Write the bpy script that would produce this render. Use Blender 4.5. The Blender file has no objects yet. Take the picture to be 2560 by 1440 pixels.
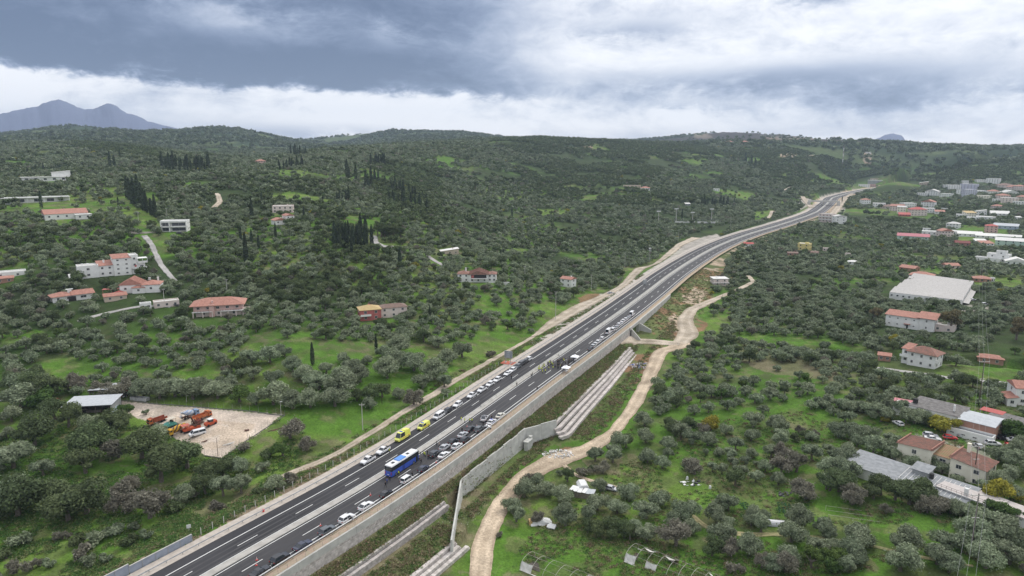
import bpy, math, random
import numpy as np
from mathutils import Vector, Matrix
random.seed(7); rng = np.random.default_rng(7)
SC = bpy.context.scene; COL = SC.collection
# ------------------------------------------------------------------ camera
F = 1707.0; HOR = 385.0; CAMZ = 90.0
PITCH = math.atan((720-HOR)/F)
cam = bpy.data.cameras.new('camera'); cam.sensor_width = 36; cam.lens = 36*F/2560
cam.clip_start = 1; cam.clip_end = 60000
camo = bpy.data.objects.new('camera', cam); COL.objects.link(camo)
camo.location = (0, 0, CAMZ); camo.rotation_euler = (math.pi/2-PITCH, 0, 0); SC.camera = camo
# ------------------------------------------------------------------ world
SUN_EL, SUN_AZ = math.radians(48), math.radians(35)      # azimuth from +Y towards +X
W = bpy.data.worlds.new('World'); SC.world = W; W.use_nodes = True
wt = W.node_tree; wt.nodes.clear()
def wn(t, **k):
    n = wt.nodes.new(t)
    for a, b in k.items(): setattr(n, a, b)
    return n
def wl(a, b): wt.links.new(a, b)
def m_(op, a, b=None, c=None, clamp=False):
    n = wn('ShaderNodeMath', operation=op, use_clamp=clamp)
    for i, v in enumerate((a, b, c)):
        if v is None: continue
        if isinstance(v, (int, float)): n.inputs[i].default_value = v
        else: wl(v, n.inputs[i])
    return n.outputs[0]
tc = wn('ShaderNodeTexCoord'); sp = wn('ShaderNodeSeparateXYZ'); wl(tc.outputs['Generated'], sp.inputs[0])
X_, Y_, Z_ = sp.outputs
az = m_('MULTIPLY', m_('ARCTAN2', X_, Y_), 57.2958)
el = m_('MULTIPLY', m_('ARCSINE', m_('MINIMUM', m_('MAXIMUM', Z_, -1.0), 1.0)), 57.2958)
def noise(sa, se, scale, det=6, rough=.55, seed=0, dist=0.0):
    cx = wn('ShaderNodeCombineXYZ')
    # wrap azimuth on a circle so that the pattern has no seam
    wl(m_('MULTIPLY', m_('SINE', m_('MULTIPLY', az, .0174533)), 57.3*sa), cx.inputs[0])
    wl(m_('MULTIPLY', el, se), cx.inputs[1])
    wl(m_('MULTIPLY_ADD', m_('COSINE', m_('MULTIPLY', az, .0174533)), 57.3*sa, seed), cx.inputs[2])
    n = wn('ShaderNodeTexNoise'); n.inputs['Scale'].default_value = scale
    n.inputs['Detail'].default_value = det; n.inputs['Roughness'].default_value = rough
    n.inputs['Distortion'].default_value = dist
    wl(cx.outputs[0], n.inputs['Vector']); return m_('SUBTRACT', n.outputs[0], .5)
nA = noise(.10, .24, 1.0, 10, .64, 3.1, .5)      # billows
nB = noise(.03, .30, 1.0, 6, .5, 17.7, .2)      # streaks
nC = noise(.45, .9, 1.0, 8, .64, 41.0, .4)      # ragged edges
def sstep(x, a, b):
    n = wn('ShaderNodeMapRange', interpolation_type='SMOOTHSTEP')
    wl(x, n.inputs[0]); n.inputs[1].default_value = a; n.inputs[2].default_value = b
    return n.outputs[0]
def gau(a0, e0, sa, se, amp):
    d = m_('ADD', m_('POWER', m_('DIVIDE', m_('SUBTRACT', azw, a0), sa), 2.0),
              m_('POWER', m_('DIVIDE', m_('SUBTRACT', elw, e0), se), 2.0))
    return m_('MULTIPLY', m_('EXPONENT', m_('MULTIPLY', d, -1.0)), amp)
azw = m_('MULTIPLY_ADD', nA, 12.0, az); elw = m_('ADD', m_('MULTIPLY_ADD', nA, 2.2, el), m_('MULTIPLY', nC, 1.6))
# lower edge of the dark cloud bank, falling from 5.6 deg at the left to 4.3 deg, and fading out past +2 deg azimuth
edge = m_('MULTIPLY_ADD', az, -.030, 4.15)
eln = m_('ADD', m_('ADD', el, m_('MULTIPLY', nC, 1.5)), m_('MULTIPLY', nA, 2.0))
bank = m_('MULTIPLY', sstep(m_('SUBTRACT', eln, edge), -.1, .75), m_('SUBTRACT', 1.0, sstep(azw, -6, 7)))
bank = m_('MULTIPLY', bank, m_('SUBTRACT', 1.0, m_('MULTIPLY', sstep(elw, 9.5, 17), .75)))
dens = m_('MULTIPLY', bank, .72)
for g in ((-34, 8.2, 9, 2.2, .20), (-12, 6.5, 12, 1.8, .22), (-30, 6.5, 12, 1.2, .18), (-22, 9.8, 5, 1.5, -.30), (-9, 9.2, 2.2, 1.0, -.28), (-20, 11.5, 14, 1.3, .12),
          (24, 5.6, 14, 1.15, .42), (34, 4.2, 12, 1.1, .40), (10, 5.3, 12, 1.3, .26), (14, 3.8, 4, .35, .18),
          (10, 9.6, 4.5, .7, .30), (22, 10.9, 2.6, .8, .36), (30, 8.5, 14, 1.0, .12), (36, 2.0, 16, .8, .14),
          (-2, 12.5, 10, 2.5, -.10), (-34, 2.2, 10, 1.2, .26), (-20, 1.6, 9, .9, .30), (-13, 1.6, 6, .8, .2), (16, 1.2, 14, .7, .22)):
    dens = m_('ADD', dens, gau(*g))
dens = m_('ADD', dens, m_('MULTIPLY', nB, .60)); dens = m_('ADD', dens, m_('MULTIPLY', nA, 1.15)); dens = m_('ADD', dens, m_('MULTIPLY', nC, .55))
# beyond the picture: a plain broken overcast, brighter towards the sun
dens = m_('ADD', dens, m_('MULTIPLY', sstep(el, 14, 40), .10)); dens = m_('ADD', dens, .10)
rp = wn('ShaderNodeValToRGB'); dens = m_('SUBTRACT', dens, m_('MULTIPLY', sstep(m_('MULTIPLY', elw, -1.0), -4.5, -2.2), .10)); wl(dens, rp.inputs[0]); cr = rp.color_ramp; cr.interpolation = 'B_SPLINE'
for p, c in ((0.0, (.98, .98, 1.0, 1)), (.25, (.70, .73, .80, 1)), (.5, (.38, .44, .57, 1)), (.75, (.175, .23, .355, 1)), (1.0, (.08, .12, .21, 1))):
    e = cr.elements.new(p) if p not in (0.0, 1.0) else cr.elements[0 if p == 0 else -1]
    e.position = p; e.color = c
sky = wn('ShaderNodeTexSky', sky_type='NISHITA'); sky.sun_disc = False
sky.sun_elevation = SUN_EL; sky.sun_rotation = SUN_AZ; sky.altitude = 100
bgS = wn('ShaderNodeBackground'); wl(sky.outputs[0], bgS.inputs[0]); bgS.inputs[1].default_value = .06
mxc = wn('ShaderNodeMix', data_type='RGBA'); wl(m_('MULTIPLY', sstep(el, 14, 40), .75), mxc.inputs[0]); wl(rp.outputs[0], mxc.inputs[6]); mxc.inputs[7].default_value = (.74, .74, .74, 1)
bgC = wn('ShaderNodeBackground'); wl(mxc.outputs[2], bgC.inputs[0])
wl(m_('MULTIPLY_ADD', sstep(el, 8, 60), .75, .98), bgC.inputs[1])
mx = wn('ShaderNodeMixShader'); mx.inputs[0].default_value = .9
wl(bgS.outputs[0], mx.inputs[1]); wl(bgC.outputs[0], mx.inputs[2])
wo = wn('ShaderNodeOutputWorld'); wl(mx.outputs[0], wo.inputs[0])
sun = bpy.data.lights.new('sun', 'SUN'); sun.energy = 1.5; sun.angle = math.radians(12); sun.color = (1, .95, .87)
suno = bpy.data.objects.new('sun', sun); COL.objects.link(suno)
dv = Vector((math.sin(SUN_AZ)*math.cos(SUN_EL), math.cos(SUN_AZ)*math.cos(SUN_EL), math.sin(SUN_EL)))
suno.rotation_euler = dv.to_track_quat('Z', 'Y').to_euler()
vs = SC.view_settings; vs.view_transform = 'Standard'; vs.look = 'None'; vs.exposure = 0.34; vs.gamma = 1.0
vs.use_curve_mapping = False
# ------------------------------------------------------------------ materials
MATS = {}
def mat(name, col, rough=.85, metal=0.0, var=0.0, scale=1.0, col2=None, bump=0.0, obj=0.0, island=0.0, spec=.3, coat=0.0, objco=True, det=6, emit=None):
    """procedural principled material: two colours mixed by noise, optional per-object / per-leaf variation and bump"""
    if name in MATS: return MATS[name]
    m = bpy.data.materials.new(name); m.use_nodes = True; t = m.node_tree; b = t.nodes['Principled BSDF']
    N, L = t.nodes.new, t.links.new
    b.inputs['Roughness'].default_value = rough; b.inputs['Metallic'].default_value = metal
    b.inputs['Specular IOR Level'].default_value = spec; b.inputs['Coat Weight'].default_value = coat
    c1 = tuple(col)+(1,); c2 = (tuple(col2) if col2 else tuple(min(1, x*(1+var)+.0) for x in col))+(1,)
    tcn = N('ShaderNodeTexCoord')
    nz = N('ShaderNodeTexNoise'); nz.inputs['Scale'].default_value = scale; nz.inputs['Detail'].default_value = det
    L(tcn.outputs['Object'] , nz.inputs['Vector'])
    mr = N('ShaderNodeMapRange'); L(nz.outputs[0], mr.inputs[0]); mr.inputs[1].default_value = .35; mr.inputs[2].default_value = .65
    mx = N('ShaderNodeMix'); mx.data_type = 'RGBA'; mx.inputs[6].default_value = c1; mx.inputs[7].default_value = c2
    L(mr.outputs[0], mx.inputs[0]); out = mx.outputs[2]
    if obj or island:
        hs = N('ShaderNodeHueSaturation'); L(out, hs.inputs['Color'])
        acc = None
        for amt, src in ((obj, 'o'), (island, 'i')):
            if not amt: continue
            nd = N('ShaderNodeObjectInfo') if src == 'o' else N('ShaderNodeNewGeometry')
            s = nd.outputs['Random'] if src == 'o' else nd.outputs['Random Per Island']
            q = N('ShaderNodeMapRange'); L(s, q.inputs[0]); q.inputs[3].default_value = 1-amt; q.inputs[4].default_value = 1+amt
            if acc is None: acc = q.outputs[0]
            else:
                mm = N('ShaderNodeMath'); mm.operation = 'MULTIPLY'; L(acc, mm.inputs[0]); L(q.outputs[0], mm.inputs[1]); acc = mm.outputs[0]
            if src == 'o':
                q2 = N('ShaderNodeMapRange'); L(s, q2.inputs[0]); q2.inputs[3].default_value = .5+.012; q2.inputs[4].default_value = .5-.012
                mo = N('ShaderNodeMath'); mo.operation = 'FRACT'; mm2 = N('ShaderNodeMath'); mm2.operation = 'MULTIPLY'; mm2.inputs[1].default_value = 7.31
                L(s, mm2.inputs[0]); L(mm2.outputs[0], mo.inputs[0]); L(mo.outputs[0], q2.inputs[0]); L(q2.outputs[0], hs.inputs['Hue'])
        L(acc, hs.inputs['Value']); out = hs.outputs[0]
    L(out, b.inputs['Base Color'])
    if bump:
        bp = N('ShaderNodeBump'); bp.inputs['Strength'].default_value = bump; bp.inputs['Distance'].default_value = .1
        L(nz.outputs[0], bp.inputs['Height']); L(bp.outputs[0], b.inputs['Normal'])
    MATS[name] = m; return m
def leafmat(name, c1, c2, sc=.8):
    m = mat(name, c1, .75, col2=c2, scale=sc, obj=.20, island=.30, spec=.25, det=2)
    t = m.node_tree; b = t.nodes['Principled BSDF']
    tr = t.nodes.new('ShaderNodeBsdfTranslucent'); ms = t.nodes.new('ShaderNodeMixShader'); ms.inputs[0].default_value = .3
    src = b.inputs['Base Color'].links[0].from_socket
    t.links.new(src, tr.inputs[0]); t.links.new(b.outputs[0], ms.inputs[1]); t.links.new(tr.outputs[0], ms.inputs[2])
    t.links.new(ms.outputs[0], t.nodes['Material Output'].inputs[0]); return m
# ------------------------------------------------------------------ object helpers
def link(name, me, parent=None, loc=None, rz=None):
    o = bpy.data.objects.new(name, me); COL.objects.link(o)
    if parent is not None: o.parent = parent
    if loc is not None: o.location = loc
    if rz is not None: o.rotation_euler = (0, 0, rz)
    return o
def tag(o, label, cat, group=None):
    o['label'] = label; o['category'] = cat
    if group: o['group'] = group
    return o
def struct(o): o['kind'] = 'structure'; return o
def thing(name, label, cat, loc=(0, 0, 0), rz=0.0, group=None):
    o = link(name, None, None, loc, rz); o.empty_display_size = .5
    return tag(o, label, cat, group)
class MB:
    def __init__(s): s.v = []; s.f = []; s.m = []
    def poly(s, pts, faces, mi=0):
        b = len(s.v); s.v += [tuple(p) for p in pts]
        for f in faces: s.f.append(tuple(b+i for i in f)); s.m.append(mi)
        return s
    def box(s, x0, x1, y0, y1, z0, z1, mi=0, M=None):
        p = [(x0, y0, z0), (x1, y0, z0), (x1, y1, z0), (x0, y1, z0), (x0, y0, z1), (x1, y0, z1), (x1, y1, z1), (x0, y1, z1)]
        if M is not None: p = [M @ Vector(q) for q in p]
        return s.poly(p, [(0, 3, 2, 1), (4, 5, 6, 7), (0, 1, 5, 4), (1, 2, 6, 5), (2, 3, 7, 6), (3, 0, 4, 7)], mi)
    def tube(s, a, b, r, n=6, mi=0, r2=None):
        a = Vector(a); b = Vector(b); d = (b-a)
        if d.length < 1e-6: return s
        q = d.to_track_quat('Z', 'Y'); r2 = r if r2 is None else r2
        pts = [a+q @ Vector((r*math.cos(2*math.pi*i/n), r*math.sin(2*math.pi*i/n), 0)) for i in range(n)]
        pts += [b+q @ Vector((r2*math.cos(2*math.pi*i/n), r2*math.sin(2*math.pi*i/n), 0)) for i in range(n)]
        return s.poly(pts, [(i, (i+1) % n, n+(i+1) % n, n+i) for i in range(n)]+[tuple(range(n-1, -1, -1)), tuple(range(n, 2*n))], mi)
    def prism(s, prof, y0, y1, mi=0):            # profile in x-z, extruded along y
        n = len(prof); p = [(x, y0, z) for x, z in prof]+[(x, y1, z) for x, z in prof]
        return s.poly(p, [tuple(range(n)), tuple(range(2*n-1, n-1, -1))]+[(i, i+n, (i+1) % n+n, (i+1) % n) for i in range(n)], mi)
    def loft(s, rings, mi=0, cap=True, mats=None):
        n = len(rings[0]); b = len(s.v)
        for r in rings: s.v += [tuple(p) for p in r]
        for k in range(len(rings)-1):
            for i in range(n):
                j = (i+1) % n; s.f.append((b+k*n+i, b+k*n+j, b+(k+1)*n+j, b+(k+1)*n+i)); s.m.append(mats[i] if mats else mi)
        if cap:
            s.f.append(tuple(b+i for i in range(n-1, -1, -1))); s.m.append(mi)
            s.f.append(tuple(b+(len(rings)-1)*n+i for i in range(n))); s.m.append(mi)
        return s
    def mesh(s, name, mats):
        me = bpy.data.meshes.new(name); me.from_pydata(s.v, [], s.f)
        for m in (mats if isinstance(mats, (list, tuple)) else [mats]): me.materials.append(m)
        if any(s.m): me.polygons.foreach_set('material_index', s.m)
        me.update(); return me
    def build(s, name, mats, parent=None, loc=None, rz=None, smooth=False):
        me = s.mesh(name, mats)
        if smooth: me.shade_smooth()
        return link(name, me, parent, loc, rz)
def npmesh(name, V, Q, mats, attrs=None, smooth=True, mi=None):
    me = bpy.data.meshes.new(name); V = np.asarray(V, np.float32); Q = np.asarray(Q, np.int32); k = Q.shape[1]
    me.vertices.add(len(V)); me.vertices.foreach_set('co', V.ravel())
    me.loops.add(Q.size); me.loops.foreach_set('vertex_index', Q.ravel())
    me.polygons.add(len(Q)); me.polygons.foreach_set('loop_start', np.arange(0, Q.size, k, dtype=np.int32))
    for m in (mats if isinstance(mats, (list, tuple)) else [mats]): me.materials.append(m)
    if mi is not None: me.polygons.foreach_set('material_index', np.asarray(mi, np.int32))
    me.polygons.foreach_set('use_smooth', np.full(len(Q), smooth))
    me.update(calc_edges=True)
    for a, d in (attrs or {}).items():
        at = me.attributes.new(a, 'FLOAT_COLOR', 'POINT')
        at.data.foreach_set('color', np.c_[d, np.ones(len(d))].astype(np.float32).ravel())
    return me
def dup(root, loc, rz, label, group=None, scale=None):
    r = root.copy(); COL.objects.link(r); r.location = loc; r.rotation_euler = (0, 0, rz); r['label'] = label
    if group: r['group'] = group
    if scale: r.scale = (scale,)*3 if isinstance(scale, (int, float)) else scale
    for ch in KIDS(root):
        c = ch.copy(); COL.objects.link(c); c.parent = r
        for g in KIDS(ch):
            d = g.copy(); COL.objects.link(d); d.parent = c
    return r
_kc = {}
def KIDS(o):
    if o.name not in _kc: _kc[o.name] = [q for q in bpy.data.objects if q.parent == o]
    return _kc[o.name]
# ------------------------------------------------------------------ projection helpers
CP, SP = math.cos(PITCH), math.sin(PITCH)
def raydir(u, v):
    x = (np.asarray(u, float)-1280)/F; y = (720-np.asarray(v, float))/F
    return x, CP+y*SP, -SP+y*CP
def G(u, v, z=0.0):                       # pixel of the survey photo -> point on the level plane z
    x, y, w = raydir(u, v); t = (z-CAMZ)/w
    return np.array([x*t, y*t])
def proj(P):
    P = np.asarray(P, float); x, y, z = P[..., 0], P[..., 1], P[..., 2]-CAMZ
    d = y*CP-z*SP; up = y*SP+z*CP
    return 1280+F*x/d, 720-F*up/d
def DD(u, v, d):                          # pixel + horizontal distance -> point
    x, y, w = raydir(u, v); t = d/y
    return (x*t, y*t, CAMZ+w*t-(6 if d > 700 else 0))
# ------------------------------------------------------------------ road alignment (left white line of the far carriageway)
ax = [(-140, 26), (-107, 80), (-75, 134), (-65, 150.5), (-51.5, 171.5), (-39, 193.5), (-25.5, 221), (-3, 269), (21, 318), (52, 383), (80, 444), (109, 509), (136, 565), (164, 620),
      (193, 673), (228, 731), (270, 793), (318, 858), (369, 930), (421, 1005), (468, 1075), (515, 1158), (560, 1240), (627, 1368), (717, 1494), (830, 1627), (944, 1739), (1060, 1840), (1250, 1980)]
zx = [(-1e4, 0), (1010, 0), (1075, .8), (1237, 3), (1368, 4.5), (1494, 6), (1627, 8), (1739, 9), (1e4, 9)]
ax = np.array(ax, float)
def resample(P, ds):
    d = np.r_[0, np.cumsum(np.linalg.norm(np.diff(P, axis=0), axis=1))]; s = np.arange(0, d[-1], ds)
    return np.c_[[np.interp(s, d, P[:, i]) for i in range(P.shape[1])]].T
RP = resample(ax, 2.0)
for _ in range(60):
    RP[1:-1] = .25*RP[:-2]+.5*RP[1:-1]+.25*RP[2:]
RP = resample(RP, 2.0)
Tn = np.gradient(RP, axis=0); Tn /= np.linalg.norm(Tn, axis=1)[:, None]; Nn = np.c_[Tn[:, 1], -Tn[:, 0]]
RZ = np.interp(RP[:, 1], [a for a, b in zx], [b for a, b in zx])
S0 = float(np.argmin(np.abs(RP[:, 1]-134))*2.0)           # station 0 where the photo begins
ST = np.arange(len(RP))*2.0-S0
def KW(s): return np.interp(s, [0, 60, 130, 230, 330, 500], [1, 1.0, 1.05, 1.12, 1.17, 1.22])
def R(s, t, z=0.0):
    s = np.asarray(s, float); t = np.asarray(t, float)*KW(s)
    o = np.zeros(np.broadcast(s, t).shape+(3,))
    o[..., 0] = np.interp(s, ST, RP[:, 0])+np.interp(s, ST, Nn[:, 0])*t
    o[..., 1] = np.interp(s, ST, RP[:, 1])+np.interp(s, ST, Nn[:, 1])*t
    o[..., 2] = np.interp(s, ST, RZ)+z
    return o
def RH(s):                                               # heading (angle of travel direction)
    return math.atan2(float(np.interp(s, ST, Tn[:, 1])), float(np.interp(s, ST, Tn[:, 0])))
def toST(x, y):                                          # world -> (station, offset) arrays
    x = np.atleast_1d(np.asarray(x, float)); y = np.atleast_1d(np.asarray(y, float))
    S = np.empty(len(x)); T = np.empty(len(x)); sub = RP[::4]
    for a in range(0, len(x), 20000):
        q = np.c_[x[a:a+20000], y[a:a+20000]]
        i = np.argmin((q[:, 0:1]-sub[None, :, 0])**2+(q[:, 1:2]-sub[None, :, 1])**2, axis=1)*4
        d = q-RP[i]; ds = (d*Tn[i]).sum(1); T[a:a+20000] = (d*Nn[i]).sum(1); S[a:a+20000] = ST[i]+ds
    return S, T/KW(S)
# ------------------------------------------------------------------ terrain
CPD = [ # (u, v, distance)
 (-300,345,3600),(0,342,3200),(120,315,3300),(250,320,3300),(330,334,3400),(400,334,3500),(520,320,3200),(620,328,3200),(700,347,3200),(790,364,3300),(850,363,3600),(950,334,3800),(1080,331,3900),(1170,331,3900),(1230,340,3900),
 (0,352,1900),(60,368,1250),(200,353,1500),(280,356,1450),(350,366,1300),(405,380,1000),(100,400,1000),(250,400,1000),(330,405,950),
 (460,378,1900),(560,385,1700),(650,395,1300),(600,410,950),
 (465,425,790),(540,425,840),(0,430,760),(130,452,690),(250,455,690),(0,500,590),(95,503,585),(300,480,640),(400,480,650),(170,543,520),(330,560,500),(435,580,480),(500,500,620),(0,600,440),(100,620,430),(250,620,440),
 (450,640,430),(550,600,470),(285,688,388),(350,728,360),(185,748,345),(0,690,385),(400,765,340),(545,790,328),
 (650,411,900),(720,392,1100),(700,425,750),(650,470,700),(708,525,565),(715,552,530),(620,560,525),(820,365,1250),(760,375,1150),(900,370,1250),(1000,368,1300),(1100,372,1350),(940,415,950),(800,440,740),(800,505,630),(850,500,650),
 (900,470,750),(1000,430,950),(1080,470,850),(1000,540,620),(1080,540,660),(880,600,495),(960,600,510),(800,620,455),(720,660,430),(640,600,475),(1000,650,465),(900,680,432),(640,700,400),(700,760,350),(800,760,358),
 (1120,632,530),(1195,705,430),(1100,560,640),(1100,700,435),(1250,640,500),(1200,500,900),(1300,450,1150),(1150,400,1250),(1240,350,1750),(1300,346,1750),(1450,353,1800),(1600,363,1850),(1700,365,1950),(1850,375,2050),
 (1300,390,1400),(1450,400,1500),(1400,440,1250),(1550,430,1300),(1600,470,1130),(1500,500,1000),(1400,520,850),(1650,400,1600),(1800,440,1400),(1750,500,1080),(1850,480,1250),
 (1900,400,1850),(1950,450,1500),(1900,500,1180),(2050,400,1850),(2050,450,1520),(1980,372,2100),(2150,365,2300),(2250,400,1850),(2250,440,1560),(2350,370,2300),(2400,400,1950),(2400,435,1600),(2560,400,1950),(2560,365,2900),(2350,366,2900),(2700,365,2900),
 (1650,362,3600),(1750,338,3900),(1810,324,4000),(1870,332,4000),(1950,338,4100),(2050,346,4000),(2110,342,4100),(2200,360,4100),(2300,362,4200),(2450,366,4200),(2600,366,4200),
 (2700,440,1600),(-300,420,700),(-300,600,430),
]
CPZ = [ # (u, v, z)
 (0,760,14),(100,800,11),(0,880,5.5),(200,900,4),(0,960,1.5),(300,860,7),(450,900,4),(-250,900,4),(-250,760,14),(300,940,2),(150,960,1.5),(550,870,6),
  (1415,715,0),(1500,640,-1),(1600,600,0),(1700,560,0),(1820,548,1),(1300,600,4),(1350,680,0),(1450,740,-1),(1300,780,1),(1200,850,0),(1050,850,4),(900,850,6),(1000,960,1),(1150,950,0),(800,900,7),(650,920,6),(1250,740,6),
 (500,1060,-.6),(230,1030,-.2),(650,1100,-.6),(350,1000,0),(700,1000,1),(850,1060,-1),(800,1130,-2),(500,1200,-5),(200,1200,-5),(0,1100,-3),(0,1300,-7),(250,1350,-6),(300,1100,-3),(700,1180,-2),(450,1300,-4),(0,1440,-8),(0,1800,-9),(-400,1200,-6),
 (1200,1440,-12),(1300,1800,-12),(1400,1350,-12),(1300,1200,-12),(1440,1130,-11.5),(1550,1250,-11),(1600,1400,-10.5),(1540,1070,-10.5),(1620,980,-9),(1650,880,-8),(1750,860,-7),(1800,1300,-9),(2000,1400,-7.5),(2200,1300,-5),(2400,1400,-4),(2560,1300,-2),
 (2350,1170,-1),(2480,1112,0),(2200,1100,-3),(2000,1050,-5),(1850,1000,-6),(1850,880,-6),(2000,850,-4),(2200,900,-2),(2300,915,-1),(2500,950,0),(2325,757,-2),(2560,800,0),(2100,750,-4),(1850,720,-5),(1900,660,-6),(2100,640,-5),(2300,680,-4),(2500,650,-3),
 (1800,705,-5),(1750,780,-6),(2000,600,-4),(2200,580,-4),(2400,600,-3),(2560,590,-2),(2080,560,-2),(2200,535,0),(2300,530,0),(2450,545,0),(2560,520,6),(2180,500,6),(2300,490,5),(2450,490,12),(2400,470,14),(2550,470,18),(2250,470,10),(2100,520,2),
 (1950,580,-2),(1870,615,-4),(1900,545,0),(2000,500,6),(2050,480,6),(2100,455,14),(2190,462,10),(2280,452,16),(1100,1900,-9),(2600,1800,-3),(1900,1900,-8),(500,1900,-7),(2900,1100,0),(2900,700,0),
]
cpt = np.array([DD(*c) for c in CPD]+[tuple(G(u, v, z))+(z,) for u, v, z in CPZ])
def uvw(x, y): return np.c_[np.arctan2(x, y)*2.2, np.log(np.hypot(x, y))]
Cq = uvw(cpt[:, 0], cpt[:, 1])
def _phi(r2): return np.where(r2 > 1e-12, .5*r2*np.log(np.maximum(r2, 1e-12)), 0)
_n = len(Cq); K = _phi(((Cq[:, None]-Cq[None])**2).sum(2))+np.eye(_n)*2e-3
Pm = np.c_[np.ones(_n), Cq]; A_ = np.block([[K, Pm], [Pm.T, np.zeros((3, 3))]])
# fit depression-like quantity z so that far control points weigh sensibly
wgt = np.linalg.solve(A_, np.r_[cpt[:, 2], 0, 0, 0])
def base_h(x, y):
    q = uvw(x, y); out = np.empty(len(q))
    for a in range(0, len(q), 20000):
        b = q[a:a+20000]
        out[a:a+20000] = _phi(((b[:, None]-Cq[None])**2).sum(2)) @ wgt[:_n]+wgt[_n]+b @ wgt[_n+1:]
    return out
_pt = rng.random((256, 256))
def vn(x, y):
    xi = np.floor(x).astype(int); yi = np.floor(y).astype(int); fx = x-xi; fy = y-yi
    fx = fx*fx*(3-2*fx); fy = fy*fy*(3-2*fy); g = lambda a, b: _pt[a & 255, b & 255]
    return (g(xi, yi)*(1-fx)+g(xi+1, yi)*fx)*(1-fy)+(g(xi, yi+1)*(1-fx)+g(xi+1, yi+1)*fx)*fy
def fbm(x, y, o=4):
    s = 0; a = .5
    for i in range(o): s = s+a*(vn(x+17.3*i, y+9.1*i)-.5); x = x*2.03; y = y*2.03; a *= .5
    return s*2
def sst(x, a, b): t = np.clip((x-a)/(b-a), 0, 1); return t*t*(3-2*t)
# right-hand embankment: inner edge (te, ze -> za) and outer edge (t2, z2 -> z3) by station; offsets are real metres
EB_S =  [-200,  0,   60,  66,  67, 78.5, 119, 131,  190,  245,  257,  274,  340, 440, 820]
EB_T1 = [26.5, 26.5, 26.4, 26.3, 25.5, 23.6, 24.4, 31, 30,  28,   27,   27.5, 28,  29,  30]
EB_Z1 = [-5.5, -5.5, -5.5, -5.6, -5.8, -6,   -6,  -7.3, -7.3, -7.0, -6.2, -4.5, -2.5, -1.2, -.6]
EB_ZA = [-7.5, -7.5, -7.6, -7.8, -9, -11.6, -11.6, -11.0, -10.3, -8.6, -6.5, -5.0, -3.0, -1.6, -1.0]
EB_T2 = [37, 37, 37, 33, 30, 26.5, 27, 38, 36, 31.5, 30, 40, 40, 40, 40]
EB_Z2 = [-9.2, -9.2, -9.2, -9.5, -10, -11.6, -11.6, -11.0, -10.5, -8.8, -7, -6.6, -5, -3, -2]
EB_Z3 = [-11.6]*5+[-11.7, -11.7, -11.4, -10.8, -9.2, -7.2, -6.6, -5, -3, -2]
SB0, SB1 = 258.0, 270.0            # the underpass
def height(x, y):
    h = base_h(x, y); dist = np.hypot(x, y)
    S, T = toST(x, y); Tm = T*KW(S)
    far = sst(dist, 150, 600)
    h = h+fbm(x/90, y/90)*(1.0+4*sst(dist, 500, 1500)+6*sst(dist, 2400, 3600))*sst(np.abs(Tm), 30, 120)+fbm(x/14+5, y/14, 3)*.5*sst(np.abs(Tm), 26, 60)
    h = h+fbm(x/320, y/320, 5)*26*sst(dist, 2500, 4200)
    rz = np.interp(S, ST, RZ)
    I = lambda a: np.interp(S, EB_S, a)
    # --- right side
    t1, z1, za, t2, z2, z3 = I(EB_T1)-.75, I(EB_Z1), I(EB_ZA), I(EB_T2)-.8, I(EB_Z2), I(EB_Z3)
    wallz = np.interp(S, [-200, 230, 272, 345, 440], [-4.6, -4.8, -4.2, -2.4, -1.2])
    tw = 21.1*KW(S)
    zr = np.where(Tm < t1, wallz+(z1-wallz)*np.clip((Tm-tw)/np.maximum(t1-tw, .3), 0, 1), 0)
    zr = np.where(Tm >= t1, za+(z2-za)*np.clip((Tm-t1-.5)/np.maximum(t2-t1-.5, .5), 0, 1), zr)
    zr = np.where(Tm >= t2, z3, zr); zr = np.where((Tm >= t1) & (Tm < t1+.4), z1+(za-z1)*(Tm-t1)/.4, zr)
    zr = zr+rz
    br = sst(Tm, t2+.2, t2+16)
    zr = zr*(1-br)+h*br
    # underpass cutting through the fill
    cut = sst(S, SB0-3, SB0+.5)*(1-sst(S, SB1-.5, SB1+3))
    zr = zr*(1-cut)+(-6.6)*cut
    zl = rz-.35+(h-rz+.35)*sst(-Tm, 9.5, 24)
    hh = np.where(T > 19.7, zr, np.where(Tm < -8.2, zl, rz-.35))
    fade = sst(S, 2100, 2160)
    hh = hh*(1-fade)+np.where(np.abs(Tm-9) < 14, rz-.35, h+(rz-.35-h)*(1-sst(np.abs(Tm-9), 14, 60)))*fade
    hh = np.where(S < -90, hh, hh)
    return hh, S, T
NAZ = 1000; azs = np.radians(np.linspace(-54, 54, NAZ))
rr = [22.0]
while rr[-1] < 12000:
    d = rr[-1]; k = .03 if d < 105 else .0048 if d < 650 else .0065 if d < 2400 else .014 if d < 5000 else .012 if d < 8000 else .2
    rr.append(d*(1+k))
rr = np.array(rr); NR = len(rr); LR = np.log(rr)
AZ, RR = np.meshgrid(azs, rr, indexing='ij'); gx = (np.sin(AZ)*RR).ravel(); gy = (np.cos(AZ)*RR).ravel()
gh, gS, gT = height(gx, gy)
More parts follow.
